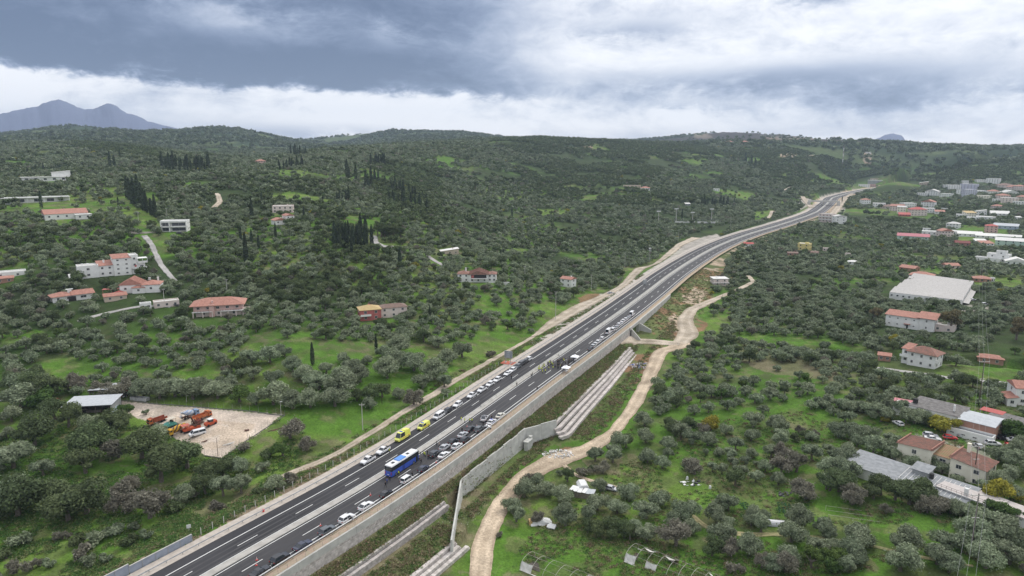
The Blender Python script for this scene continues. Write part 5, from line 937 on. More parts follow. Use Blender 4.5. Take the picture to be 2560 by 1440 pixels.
sheet(2060, 1160, 5.12, [(480,1110,380),(60,1000,180),(60,1150,180),(250,1180,200),(430,1320,280),(110,1430,330,'green'),(290,1420,200),(1040,1180,360),(1010,1430,400),(1600,1180,350),(1470,1340,330),(1630,1440,280),(1950,1100,400),(2100,930,380),(2360,1060,380),(2110,1400,380),(2400,1340,330),(2500,1120,180),(2270,820,330,'green'),(2480,800,200,'green'),(1760,1000,120,'shrub')])
sheet(0, 940, 2.88, [(220,545,310,'oak'),(70,350,130),(70,700,300),(620,610,330,'oak'),(480,400,170,'oak'),(700,470,200,'oak'),(820,450,220,'oak'),(640,410,150),(1000,630,280,'oak'),(840,620,200,'grey'),(1120,490,160),(1330,700,290,'oak'),(120,960,300,'olive'),(300,745,145),(100,1050,330,'oak'),(360,960,250,'oak'),(600,1030,330,'oak'),(470,1080,280,'oak'),(600,730,220,'oak'),(1140,800,360,'oak'),(1060,1060,290,'grey'),(880,900,200,'grey'),(880,1010,200,'grey'),(1600,890,170),(1730,870,160),(1730,725,130),(1310,950,150),(1470,880,190,'oak'),(1500,780,200,'oak'),(1600,760,160,'oak'),(1890,710,120,'shrub'),(1980,840,150),(2080,790,170,'gshrub'),(2080,480,210,'grey'),(2030,600,150,'green'),(1930,610,170,'dshrub'),(2200,560,140,'grey'),(1750,560,130,'gshrub'),(1860,860,100,'dshrub'),
 (130,260,260),(300,260,260,'green'),(380,340,170,'oak'),(40,470,90),(870,170,200,'grey'),(720,160,140,'grey'),(1020,170,160),(1140,190,180),(1250,175,200),(1380,195,200),(1480,150,160),(1560,190,200),(1720,215,190,'green'),(1640,130,140),(1840,230,130),(1960,235,220),(2100,260,190),(2230,250,170),(560,120,160,'grey'),(340,190,230,'oak'),(230,160,180,'oak'),(150,120,160),(900,330,120,'green'),(1050,300,60,'shrub'),
 (150,1240,130,'shrub'),(660,1240,170,'shrub'),(560,1250,130,'dshrub'),(800,1170,140,'shrub'),(960,1130,90,'shrub'),(940,1210,90,'dshrub'),(620,1390,100,'shrub'),(750,1360,90,'shrub'),(90,1440,200,'gshrub'),(220,1420,130,'gshrub'),(560,1340,140,'gshrub'),(340,1400,90,'shrub'),(1040,1190,100,'shrub'),(900,1250,110,'dshrub'),(1260,1000,130,'dshrub'),(1560,990,140,'gshrub'),(1360,900,120,'gshrub'),(30,1340,110,'dshrub'),(440,1200,120,'gshrub')])
sheet(600, 640, 3.6, [(850,1390,260),(1050,1330,130,'oak'),(300,1180,170),(110,1130,150),(560,1140,200),(470,1060,170),(400,920,110),(420,750,110),(490,700,90),(700,1230,260),(640,1170,170),(770,1080,160),(90,1000,200),(260,980,200),(330,900,140),(930,980,130),(1140,990,120),(1000,1100,200),(900,1170,230),(1280,930,140),(1430,900,220),(1400,1020,240),(1320,1120,240),(1080,1150,180),(1280,1290,170,'oak'),(1160,1340,190,'oak'),(1560,1050,250),(1640,1210,200),(1750,1130,250),(1840,1200,170),(1430,1310,130),(1610,960,120),(1870,990,190),(2000,930,200),(1780,840,180),(900,1290,330),(1170,1400,150),(1560,1370,200,'grey'),(1850,1270,110,'shrub'),(2250,920,160,'gshrub'),(2110,560,90),(2310,460,110),(2290,400,90),(2150,410,80),(2070,450,80),(1950,450,80),(2240,320,90),(2110,330,80),(2020,350,70)])
EXPL = [[(1230,1050),(1560,1042),(1900,1042),(2100,1072),(2290,1060),(2560,1060),(2560,1500),(1180,1500)],[(0,985),(260,1000),(700,985),(760,1010),(960,1060),(700,1250),(330,1440),(0,1500)],[(620,830),(1000,870),(1330,830),(1200,950),(800,1080),(620,985)]]
# ---- scattered groves
bnd = 2350.0; gs = 5.9; X0, Y0 = np.meshgrid(np.arange(-1900, 1900, gs), np.arange(90, bnd, gs)); X0 = X0.ravel(); Y0 = Y0.ravel()
hyp = np.hypot(X0, Y0); a_ = np.degrees(np.arctan2(X0, Y0)); k_ = (np.abs(a_) < 43) & (hyp < bnd) & (hyp > 120); X0, Y0, hyp = X0[k_], Y0[k_], hyp[k_]
X0 = X0+rng.uniform(-2.1, 2.1, len(X0)); Y0 = Y0+rng.uniform(-2.1, 2.1, len(X0)); thin = np.where(hyp > 1100, .72, 1.0)
Z0 = hz(X0, Y0); U0, V0 = proj(np.c_[X0, Y0, Z0]); S0_, T0_ = toST(X0, Y0); Tm0 = T0_*KW(S0_)
g3 = fbm(X0/55+3, Y0/55, 3); prob = np.where(U0 < 1500, .90, .95)*thin-sst(g3, .06, .36)*.8
mid = inpoly(U0, V0, [(0,755),(480,805),(700,800),(1000,860),(1300,780),(1500,740),(1500,800),(1200,900),(1000,1010),(700,990),(0,1000)]); prob = np.where(mid, .80, prob); prob = np.where(inpoly(U0, V0, [(0,560),(700,600),(1000,700),(1000,870),(480,810),(0,760)]), .88, prob)
for p in GRASS: prob = np.where(inpoly(U0+g3*12, V0+g3*6, p), .10, prob)
for p in EXPL: prob = np.where(inpoly(U0, V0, p), 0, prob)
corr = (S0_ > -150) & (S0_ < 2150) & (Tm0 > -13-np.where(S0_ < 260, 8, 6)) & (Tm0 < np.interp(S0_, [0, 130, 260, 430, 600, 1100, 1300, 2000], [56, 52, 48, 44, 30, 34, 36, 36])); prob = np.where(corr, 0, prob)
far_c = (S0_ >= 1180) & (np.abs(Tm0-9) < 24) & (S0_ < 2100); prob = np.where(far_c, 0, prob)
prob = np.where(inpoly(U0, V0, [(1372,850),(1395,790),(1440,735),(1530,725),(1600,665),(1650,650),(1735,590),(1760,600),(1500,790)]), 0, prob)
prob = np.where(inpoly(U0, V0, [(1720,590),(1820,560),(1830,575),(1740,620)]), 0, prob); prob = np.where(inpoly(U0, V0, YARD), 0, prob)
prob = np.where(inpoly(U0, V0, [(2130,470),(2140,452),(2240,448),(2310,455),(2310,468),(2200,485)]), 0, prob); prob = np.where(inpoly(U0, V0, [(1945,383),(2050,383),(2050,396),(1945,396)]), .2, prob)
cell = {}; cell2 = {(int(x//2.2), int(y//2.2)): 1 for x, y in road_xy}
for x, y in road_xy[::3]: cell.setdefault((int(x//6), int(y//6)), 1)
ix, iy = (X0//6).astype(int), (Y0//6).astype(int); rd = np.array([(a, b) in cell for a, b in zip(ix, iy)]); prob = np.where(rd, 0, prob)
for kx, ky, kr, hw in KEEP:
    dd_ = math.hypot(kx, ky); vx, vy = kx/dd_, ky/dd_; al = (kx-X0)*vx+(ky-Y0)*vy; la = np.abs((kx-X0)*vy-(ky-Y0)*vx)
    prob = np.where(np.hypot(X0-kx, Y0-ky) < kr+2.6, 0, prob); prob = np.where((la < hw) & (al > 0) & (al < kr+5+dd_*.016), prob*.12, prob)
keep = rng.random(len(X0)) < prob; X0, Y0, Z0, hyp, U0, V0, S0_, Tm0 = [q[keep] for q in (X0, Y0, Z0, hyp, U0, V0, S0_, Tm0)]
DARK = [[(930,400),(1100,420),(1120,560),(1000,560),(900,440)],[(790,560),(1010,540),(1010,640),(860,660),(780,640)],[(1230,335),(1480,345),(1700,352),(1900,400),(1500,400),(1300,385),(1230,360)],[(1850,372),(2560,395),(2560,455),(2200,445),(2150,462),(1980,470),(1850,400)],[(1290,410),(1700,400),(1600,470),(1800,500),(1640,520),(1400,505),(1290,470)],[(180,345),(410,380),(400,400),(180,372)],[(620,700),(960,690),(980,740),(700,760)],[(2160,540),(2260,540),(2240,560),(2150,550)]]
dk = np.full(len(X0), .10)+sst(fbm(X0/140, Y0/140, 3), .05, .35)*.3
for p in DARK: dk = np.where(inpoly(U0, V0, p), .85, dk)
rv = rng.random(len(X0)); kinds = np.where(rv < dk, 'oak', np.where(rv < dk+.012, 'green', np.where(rv < dk+.04, 'grey', np.where(rv < dk+.045, 'yellow', 'olive')))).astype(object)
scs = rng.uniform(.62, 1.15, len(X0))*np.where(kinds == 'oak', 1.12, 1)*np.where(hyp > 1100, 1.18, 1)
# ---- landmarks used for telling neighbours apart
LMK = [('blue coach', 1010, 1165), ('equipment yard', 480, 1080), ('metal shed', 220, 1030), ('tall concrete wall', 1240, 1170), ('hoop greenhouse', 1500, 1420), ('torn greenhouse', 1720, 1400), ('tin-roofed garden shed', 1465, 1240), ('cream two-storey house', 2340, 1160), ('long grey-roofed building', 2250, 1215), ('dark-roofed workshop', 2370, 1040), ('white house with hip roof', 2295, 900), ('corrugated warehouse', 2325, 750), ('white apartment house', 285, 680), ('red hip-roofed house', 545, 785), ('dirt road fork', 1700, 860), ('underpass', 1560, 850), ('road sign', 1316, 890), ('two gazebos', 1430, 900), ('hillside modern villa', 435, 575), ('pink farmhouse', 708, 520), ('floodlights', 1710, 555), ('red-walled house', 935, 795), ('white hilltop villa', 130, 450), ('yellow cube house', 2008, 625), ('white gabled house', 1415, 712), ('overpass', 2050, 505), ('dark-red-roofed white house', 1195, 700), ('vegetable garden', 1950, 1260), ('grey panel wall', 400, 1400), ('white flat villa', 2480, 655)]
LMP = [(n, P(u, v)) for n, u, v in LMK]; _rank = {}
def ordn(i): return '%d%s' % (i, 'th' if 10 < i % 100 < 20 else {1: 'st', 2: 'nd', 3: 'rd'}.get(i % 10, 'th'))
def name_by_place(items, what):          # items: (x, y) -> label list; neighbours are told apart by rank of nearness to a landmark
    near_ = []
    for i, (x, y) in enumerate(items):
        j = min(range(len(LMP)), key=lambda q: (LMP[q][1][0]-x)**2+(LMP[q][1][1]-y)**2); near_.append((j, math.hypot(LMP[j][1][0]-x, LMP[j][1][1]-y), i))
    out = [None]*len(items); cnt = {}
    for j, d, i in sorted(near_):
        cnt[j] = cnt.get(j, 0)+1; out[i] = '%s, %snearest to the %s' % (what, '' if cnt[j] == 1 else ordn(cnt[j])+' ', LMP[j][0])
    return out
WHAT = dict(olive='grey-green olive tree', oak='dark green bushy tree', grey='twiggy grey tree', yellow='yellow-green round tree', green='fresh green bushy tree', brown='tall brownish tree', cypress='narrow dark cypress', pine='tall dark pine', shrub='small grey-green shrub', dshrub='small dark shrub', gshrub='dry greyish shrub')
NM = dict(olive='olive_tree', oak='broadleaf_tree', grey='bare_tree', yellow='yellow_tree', green='green_tree', brown='poplar_tree', cypress='cypress_tree', pine='pine_tree', shrub='shrub', dshrub='dark_shrub', gshrub='dry_shrub')
ind = {}                                   # kind -> list (dist, x, y, z, scale)
for u, v, w, kd in TREES:
    p = P(u, v-(2 if v < 1000 else 5)); r_ = KD[kd][1]; d = math.hypot(p[0], p[1]); s_ = w*math.hypot(d, 90)/F/(2*r_*1.0); s_ = min(max(s_, .4), 2.2)
    # stand the tree so that its crown, not its foot, covers the surveyed spot
    ind.setdefault(kd, []).append((0, p[0], p[1]+r_*s_*.25, float(hz(p[0], p[1]+r_*s_*.25)), s_))
CYP = []
def cyp(pts, h, n=None, j=0, kd='cypress'):
    if n: pts = [(pts[0][0]+(pts[1][0]-pts[0][0])*(i+.5)/n+random.uniform(-j, j), pts[0][1]+(pts[1][1]-pts[0][1])*(i+.5)/n+random.uniform(-j, j)*.5) for i in range(n)]
    for u, v in pts:
        hh_ = h*random.uniform(.55, 1.12); p = P(u, v); d = math.hypot(p[0], p[1]); m_s = min(max(hh_*d/F/KD[kd][2], .25), 2.0); ind.setdefault(kd, []).append((0, p[0], p[1], p[2], m_s))
cyp([(405, 422), (528, 426)], 40, 18, 4); cyp([(410, 430), (520, 434)], 36, 10, 4); cyp([(276, 422), (287, 422)], 30); cyp([(318, 500), (395, 548)], 52, 15, 4); cyp([(325, 488), (360, 505)], 46, 6, 4); cyp([(110, 432), (90, 430), (62, 438), (70, 438), (300, 395)], 20)
cyp([(925, 415), (962, 413)], 28, 12, 3); cyp([(718, 392), (765, 388)], 24, 12, 3); cyp([(697, 424), (760, 418)], 28, 16, 4); cyp([(890, 455), (868, 450), (873, 448), (915, 470), (921, 470), (928, 462)], 44); cyp([(935, 455), (1010, 480)], 30, 10, 8); cyp([(964, 500), (1072, 530)], 34, 18, 6); cyp([(975, 480), (1070, 505)], 30, 14, 8)
cyp([(843, 503), (849, 503), (856, 504), (866, 505), (872, 504)], 32); cyp([(807, 505)], 26); cyp([(833, 618), (933, 622)], 62, 16, 5); cyp([(845, 600), (925, 604)], 60, 10, 6); cyp([(938, 592), (1008, 602)], 52, 10, 6, 'pine'); cyp([(630, 547)], 46); cyp([(662, 522), (655, 512), (760, 548)], 40)
cyp([(690, 602), (603, 610), (630, 615), (647, 622)], 42); cyp([(104, 522), (296, 515)], 30); cyp([(208, 482)], 36, kd='pine'); cyp([(782, 913), (941, 885), (1075, 800), (1000, 672), (880, 645), (616, 660)], 66); cyp([(1280, 545), (1385, 540), (1293, 658), (1251, 640), (1259, 642), (1320, 660)], 30)
cyp([(1378, 500), (1402, 502)], 18, 6, 2); cyp([(1755, 516), (1822, 516)], 26, 14, 4); cyp([(1600, 545), (1672, 508), (1835, 512), (1705, 548), (1745, 552)], 22); cyp([(2258, 497), (2264, 497), (2320, 500), (2292, 502), (2105, 505)], 16); cyp([(2395, 465), (2380, 468), (2372, 466)], 16, kd='pine'); cyp([(1336, 352), (855, 360), (1040, 368), (908, 372)], 9); cyp([(2335, 440), (2420, 415)], 24, 12, 8, 'pine'); cyp([(1890, 420), (1860, 395)], 20, 8, 6)
cyp([(800, 548), (835, 550), (1190, 480)], 40, kd='pine'); cyp([(2185, 805), (2375, 828), (2540, 850)], 50, kd='brown'); cyp([(25, 470), (160, 475)], 14, 10, 8)
order = np.argsort(hyp); used = np.zeros(len(hyp), bool)
for kd, cap in (('olive', 300), ('oak', 300), ('grey', 200), ('yellow', 60), ('green', 150)):
    c = len(ind.get(kd, []))
    for i in order:
        if c >= cap: break
        if kinds[i] == kd and not used[i]: used[i] = True; ind.setdefault(kd, []).append((0, X0[i], Y0[i], Z0[i], scs[i])); c += 1
for kd, L in ind.items():
    labs = name_by_place([(q[1], q[2]) for q in L], WHAT[kd]); cat = 'shrub' if 'shrub' in kd else 'tree'; gp = WHAT[kd].replace('tree', 'trees')+('s' if not WHAT[kd].endswith('tree') else '')+' across the valley'
    for q, lb in zip(L, labs):
        v = random.randrange(4); cm, tm = parts_me(kd, v); sz = ('broad ' if q[4] > 1.25 else 'small ' if q[4] < .75 and 'shrub' not in kd else ''); d = math.hypot(q[1], q[2])
        if d > 620:
            o = link(NM[kd], comb(kd, 1, v % 3), None, (q[1], q[2], q[3]-.1), random.uniform(0, 6.28)); tag(o, sz+lb, cat, gp); o.scale = (q[4], q[4], q[4]*random.uniform(.9, 1.1)); continue
        e = thing(NM[kd], sz+lb, cat, (q[1], q[2], q[3]-.1), random.uniform(0, 6.28), gp); e.scale = (q[4], q[4], (q[4] if q[4] < 1 or kd in ('cypress', 'pine', 'brown') else q[4]**.78)*random.uniform(.85, 1.1)); link('crown', cm, e); link('trunk', tm, e)
# ---- the rest of the groves and the ground cover, each as one mass
PC = bpy.data.collections.new('prototypes')       # never linked to the scene
PK = []
def proto(key, me): o = bpy.data.objects.new('z%03d_%s' % (len(PK), key), me); PC.objects.link(o); PK.append(key); return len(PK)-1
pid = {}
for kd in ('olive', 'oak', 'grey', 'green', 'yellow'):
    for lod in (1, 2):
        for v in range(3): pid[kd, lod, v] = proto(kd, comb(kd, lod, v))
tuft = {}
for nm, mt_ in (('weed', leafmat('weed_leaves', (.11, .145, .045), (.20, .22, .09))), ('dry', leafmat('dry_weeds', (.15, .115, .065), (.25, .20, .12))), ('rub', stonem), ('herb', leafmat('herb_leaves', (.055, .125, .025), (.095, .18, .04)))):
    for v in range(2):
        r = np.random.default_rng(v+len(nm)*5)
        if nm == 'rub':
            b = MB(); b.poly([(.2, 0, 0), (0, .22, 0), (-.18, 0, 0), (0, -.2, 0), (.02, .03, .16), (0, 0, -.1)], [(0, 1, 4), (1, 2, 4), (2, 3, 4), (3, 0, 4), (1, 0, 5), (2, 1, 5), (3, 2, 5), (0, 3, 5)]); me = b.mesh('stone', mt_)
        else: C = np.c_[r.normal(0, .45, (34, 2)), np.abs(r.normal(.12, .16, 34))]; V, Q_ = leaves(C, np.tile([0, 0, .8], (34, 1)), .20, r); me = npmesh(nm, V, Q_, mt_, smooth=False)
        pid[nm, 0, v] = proto(nm, me)
def scatter(name, xyz, idx, sc_, rot, label, cat):
    me = bpy.data.meshes.new(name); n = len(xyz); me.vertices.add(n); me.vertices.foreach_set('co', np.asarray(xyz, np.float32).ravel())
    for a, t, d in (('idx', 'INT', idx), ('sc', 'FLOAT', sc_), ('rot', 'FLOAT', rot)):
        at = me.attributes.new(a, t, 'POINT'); at.data.foreach_set('value', np.asarray(d, np.int32 if t == 'INT' else np.float32))
    o = link(name, me); o['kind'] = 'stuff'; o['label'] = label; o['category'] = cat; md = o.modifiers.new('grow', 'NODES')
    if 'scat' not in bpy.data.node_groups:
        g = bpy.data.node_groups.new('scat', 'GeometryNodeTree'); g.interface.new_socket('Geometry', in_out='INPUT', socket_type='NodeSocketGeometry'); g.interface.new_socket('Geometry', in_out='OUTPUT', socket_type='NodeSocketGeometry')
        N, L = g.nodes.new, g.links.new; gi = N('NodeGroupInput'); go = N('NodeGroupOutput'); ip = N('GeometryNodeInstanceOnPoints'); ci = N('GeometryNodeCollectionInfo'); ci.inputs[0].default_value = PC; ci.inputs[1].default_value = True; ci.inputs[2].default_value = True
        def na(nm, t): q = N('GeometryNodeInputNamedAttribute'); q.data_type = t; q.inputs[0].default_value = nm; return q.outputs[0]
        cx = N('ShaderNodeCombineXYZ'); L(na('rot', 'FLOAT'), cx.inputs[2]); L(gi.outputs[0], ip.inputs['Points']); L(ci.outputs[0], ip.inputs['Instance']); ip.inputs['Pick Instance'].default_value = True
        L(na('idx', 'INT'), ip.inputs['Instance Index']); L(cx.outputs[0], ip.inputs['Rotation']); L(na('sc', 'FLOAT'), ip.inputs['Scale']); L(ip.outputs[0], go.inputs[0])
    md.node_group = bpy.data.node_groups['scat']; return o
rest = ~used
for nm, sel, lab in (('olive_grove', (kinds == 'olive'), 'grey-green olive groves covering the valley and the slopes'), ('oak_wood', (kinds != 'olive'), 'darker broadleaf wood and scrub mixed into the olive groves')):
    s_ = rest & sel; I_ = np.where(s_)[0]
    idx = [pid[kinds[i], 1 if hyp[i] < 620 else 2, (i*7) % 3] for i in I_]
    scatter(nm, np.c_[X0[I_], Y0[I_], Z0[I_]-.15], idx, scs[I_], rng.uniform(0, 6.28, len(I_)), lab, 'trees')
# distant woods on the far hills
n = 26000; a_ = np.radians(rng.uniform(-40, 41, n)); d_ = np.sqrt(rng.uniform(2300.**2, 4700.**2, n)); x, y = np.sin(a_)*d_, np.cos(a_)*d_; z = hz(x, y); u, v = proj(np.c_[x, y, z])
k_ = (fbm(x/230, y/200, 4) < .17) & ~(inpoly(u, v, [(1640,352),(1750,338),(1810,322),(1900,332),(2150,342),(2160,354),(1640,354)]) & (rng.random(n) > .08)); x, y, z = x[k_], y[k_], z[k_]
scatter('distant_wood', np.c_[x, y, z-.8], [pid['oak', 2, i % 3] if i % 5 < 3 else pid['olive', 2, i % 3] for i in range(len(x))], rng.uniform(1.3, 2.9, len(x)), rng.uniform(0, 6, len(x)), 'woods on the far green hills below the skyline', 'trees')
# weeds, dry herbs and rubble on banks and verges
def region(n, s0, s1, t0, t1): s = rng.uniform(s0, s1, n); t = rng.uniform(t0, t1, n); return R(s, t/KW(s))
def put(name, pts, keys, sr, lab, cat):
    pts = pts[~np.array([(int(a//2.2), int(b//2.2)) in cell2 for a, b in pts[:, :2]])]; z = hz(pts[:, 0], pts[:, 1]); n = len(pts); kk = [pid[keys[int(rng.integers(len(keys)))] + (int(rng.integers(2)),)] for _ in range(n)]
    scatter(name, np.c_[pts[:, :2], z-.03], kk, rng.uniform(sr[0], sr[1], n), rng.uniform(0, 6.28, n), lab, cat)
Wd, Dr, Rb, Hb = ('weed', 0), ('dry', 0), ('rub', 0), ('herb', 0)
A_p = np.concatenate([region(1500, -30, 66, 21.8, 25.6), region(1700, -30, 58, 28.8, 36), region(900, 66, 125, 21.8, 24), region(2600, 120, 254, 22, 30), region(2400, 130, 345, 36, 46), region(1800, 273, 470, 23, 48), region(600, 60, 130, 27.5, 32)])
put('bank_weeds', A_p, [Hb, Wd, Wd, Wd, Dr, Dr], (.45, 1.3), 'rough green and brown weeds on the bank beside the retaining wall', 'weeds')
B_p = region(5200, -40, 420, -20, -8.4); B_p = B_p[fbm(B_p[:, 0]/9, B_p[:, 1]/9, 3) > -.22]; put('verge_weeds', B_p, [Hb, Hb, Wd, Wd, Wd, Dr], (.5, 1.4), 'green weeds along the fence on the left of the motorway', 'weeds')
C_p = np.concatenate([region(500, -30, 64, 24.6, 26.0), region(260, -30, 56, 28.6, 31), region(160, 58, 74, 27, 34), region(500, -10, 300, -7.6, -5.0), region(260, 175, 235, 38, 43)]); put('rubble', C_p, [Rb], (.25, 1.0), 'pale loose stones lying along the terraces and the gravel verge', 'stones')
n = 9000; u = rng.uniform(0, 760, n); v = rng.uniform(1080, 1440, n)
gxy = np.array([G(a, b, -4.5) for a, b in zip(u, v)]); S_, T_ = toST(gxy[:, 0], gxy[:, 1]); k_ = (T_ < -9.5) & ~inpoly(*proj(np.c_[gxy, hz(gxy[:, 0], gxy[:, 1])]), YARD) & (fbm(gxy[:, 0]/11, gxy[:, 1]/11, 3) > -.1); put('rough_ground', gxy[k_], [Hb, Hb, Wd], (.5, 1.3), 'rough green undergrowth on the open slope left of the motorway', 'undergrowth')
n = 15000; u = rng.uniform(1230, 2560, n); v = rng.uniform(1040, 1440, n); gxy = np.array([G(a, b, -7) for a, b in zip(u, v)]); S_, T_ = toST(gxy[:, 0], gxy[:, 1]); rdc = np.array([(int(a//6), int(b//6)) in cell for a, b in gxy]); k_ = (T_*KW(S_) > 50) & ~rdc & (fbm(gxy[:, 0]/13, gxy[:, 1]/13, 3) > -.12); put('meadow_herbs', gxy[k_], [Hb, Hb, Wd, Wd, Dr], (.3, .95), 'low herbs in the bright green meadows right of the dirt road', 'herbs')
# ------------------------------------------------------------------ vehicles
def paint_m(nm, c, r=.28): return mat('car_'+nm, c, r, spec=.5, coat=.6, col2=tuple(x*.93 for x in c), scale=3)
CARC = dict(white=(.70,.70,.71), black=(.012,.012,.016), navy=(.018,.022,.05), grey=(.085,.095,.105), silver=(.42,.43,.45), dgrey=(.04,.043,.05), yellow=(.72,.74,.12), red=(.50,.03,.03), blue=(.03,.06,.35), cream=(.6,.58,.5))
tyre = mat('tyre', (.02, .02, .02), .9); rimm = mat('rim', (.35, .36, .37), .4, metal=.7); lampm = mat('headlight', (.75, .76, .78), .15, spec=.6); tailm = mat('tail_light', (.35, .01, .01), .3, spec=.6); platem = mat('number_plate', (.75, .75, .72), .5); trimm = mat('black_trim', (.025, .025, .025), .6); cglass = mat('car_glass', (.02, .025, .032), .08, spec=.7)
# x forward; kind: L, W, hood z, belt z, roof z, and x of (hood front, screen foot, roof front, roof rear, rear-screen foot, tail), bed
CK = dict(suv=(4.6,1.9,.98,1.06,1.70,(2.3,.95,.25,-1.65,-2.12,-2.3)), suvc=(4.6,1.9,.98,1.06,1.60,(2.3,.95,.15,-1.2,-2.1,-2.3)), sedan=(4.9,1.85,.86,.94,1.44,(2.45,.95,.2,-.95,-1.75,-2.45)), hatch=(4.1,1.75,.86,.94,1.48,(2.05,.85,.15,-1.35,-1.9,-2.05)), pickup=(5.3,1.9,1.08,1.12,1.80,(2.65,1.25,.55,-.65,-.85,-2.65)), smallvan=(4.2,1.75,.98,1.05,1.84,(2.1,1.35,.75,-1.9,-2.05,-2.1)), van=(5.2,2.0,1.15,1.2,2.05,(2.6,2.0,1.25,-2.45,-2.55,-2.6)), bigvan=(6.2,2.1,1.2,1.3,2.75,(3.1,2.55,1.75,-3.0,-3.05,-3.1)))
def car(kind, colr, label, cat='car', extra=None):
    L_, Wd_, hz_, bz, rz_, xs = CK[kind]; m1 = paint_m(colr, CARC[colr]); t = thing({'pickup': 'pickup_truck', 'van': 'van', 'bigvan': 'van', 'smallvan': 'van'}.get(kind, 'parked_car'), label, cat); hw = Wd_/2
    fx, sx, rfx, rrx, rsx, tx = xs; zb = .32
    def ring(x, w, zt, z0=zb): return [(x, -w*.9, z0), (x, -w, z0+.18), (x, -w, zt*.78), (x, -w*.93, zt), (x, w*.93, zt), (x, w, zt*.78), (x, w, z0+.18), (x, w*.9, z0)]
    pick = kind == 'pickup'; tz = bz if not kind == 'sedan' else bz+.02
    b = MB(); b.loft([ring(fx, hw*.80, hz_*.72, .38), ring(fx-.12, hw*.93, hz_*.86), ring(fx-.5, hw, hz_*.96), ring(sx, hw, bz), ring(0, hw*1.01, bz), ring(rsx, hw, bz), ring(tx+.3, hw*.99, tz), ring(tx+.06, hw*.93, tz*.97), ring(tx, hw*.85, tz*.86, .4)])
    b.build('body', m1, t, smooth=False)
    gw, rw = hw*.92, hw*.74; g = MB()
    def gring(x, w, z): return [(x, -w, z), (x, w, z)]
    P_ = [(sx, -gw, bz-.02), (sx, gw, bz-.02), (rsx, gw, bz-.02), (rsx, -gw, bz-.02), (rfx, -rw, rz_-.06), (rfx, rw, rz_-.06), (rrx, rw, rz_-.06), (rrx, -rw, rz_-.06)]
    g.poly(P_, [(0, 1, 5, 4), (1, 2, 6, 5), (2, 3, 7, 6), (3, 0, 4, 7)]); g.build('windows', cglass, t)
    r = MB(); r.loft([[(x, -rw*w, rz_-.09), (x, -rw*w*.93, z), (x, rw*w*.93, z), (x, rw*w, rz_-.09)] for x, w, z in ((rfx+.06, 1.0, rz_-.05), (rfx-.2, 1.04, rz_), ((rfx+rrx)/2, 1.05, rz_+.02), (rrx+.1, 1.03, rz_), (rrx-.05, .98, rz_-.05))]); r.build('roof', m1 if extra != 'blackroof' else paint_m('black', CARC['black']), t)
    pl = MB()
    for y in (-1, 1):
        for (x0, x1) in ((sx, rfx), (rsx, rrx)): pl.tube((x0, y*gw, bz), (x1, y*rw*1.01, rz_-.05), .055, 4)
        xm = (sx+rsx)/2; pl.tube((xm, y*gw*1.005, bz), (xm-.05, y*rw*1.02, rz_-.06), .05, 4)
        if kind in ('van', 'bigvan', 'smallvan'): pl.poly([(xm-.1, y*gw*1.012, bz), (rsx, y*gw*1.012, bz), (rrx, y*rw*1.03, rz_-.04), (xm-.1, y*rw*1.03, rz_-.04)], [(0, 1, 2, 3)]) if extra in ('panel', 'amb') else None
    pl.build('pillars', m1, t)
    if pick: bb = MB(); bb.box(tx+.15, rsx-.1, -hw*.82, hw*.82, bz-.02, bz+.012); bb.build('load_bed', trimm, t)
    wr = .34 if L_ < 5 else .38; wx = (fx-.85, tx+.85+(.1 if pick else 0))
    me = MB(); me.tube((0, -.11, 0), (0, .11, 0), wr, 12); wme = me.mesh('wheel', tyre); me = MB(); me.tube((0, -.12, 0), (0, .12, 0), wr*.6, 8); rme = me.mesh('rim', rimm)
    for x in wx:
        for y in (-1, 1): w = link('wheel', wme, t, (x, y*(hw-.09), wr)); link('rim', rme, w)
    for y in (-1, 1):
        m = MB(); m.box(fx-.22, fx-.02, y*hw*.72-.17, y*hw*.72+.17, hz_*.62, hz_*.76); m.build('headlight', lampm, t); m = MB(); m.box(tx-.02, tx+.12, y*hw*.76-.14, y*hw*.76+.14, bz*.68, bz*.9); m.build('tail_light', tailm, t)
        m = MB(); m.box(sx-.35, sx-.15, y*(hw+.1)-.1, y*(hw+.1)+.1, bz, bz+.14); m.build('mirror', m1, t)
    m = MB(); m.box(tx-.03, tx, -.26, .26, .55, .68); m.build('number_plate', platem, t); m = MB(); m.box(fx-.06, fx+.02, -hw*.55, hw*.55, .45, .66); m.build('grille', trimm, t)
    if extra == 'amb':
        m = MB(); [m.box(-2.6 if kind == 'bigvan' else -1.9, 1.2, y*hw*1.01-.02, y*hw*1.01+.02, .95, 1.12) for y in (-1, 1)]; m.build('stripe', mat('orange_stripe', (.62, .20, .05), .5), t); m = MB(); m.box(.4, .8, -.5, .5, rz_, rz_+.18); m.build('roof_lamps', mat('blue_lamp', (.05, .10, .6), .3), t)
        if kind == 'bigvan': m = MB(); m.box(-1.9, -.6, -.7, .7, rz_, rz_+.22); m.build('roof_box', m1, t)
    if extra == 'police': m = MB(); [m.box(-1.5, 1.2, y*hw*1.015-.02, y*hw*1.015+.02, .55, .78) for y in (-1, 1)]; m.build('stripe', paint_m('blue', CARC['blue']), t); m = MB(); m.box(-.1, .15, -.5, .5, rz_, rz_+.12); m.build('roof_lamps', mat('blue_lamp', (.05, .10, .6), .3), t)
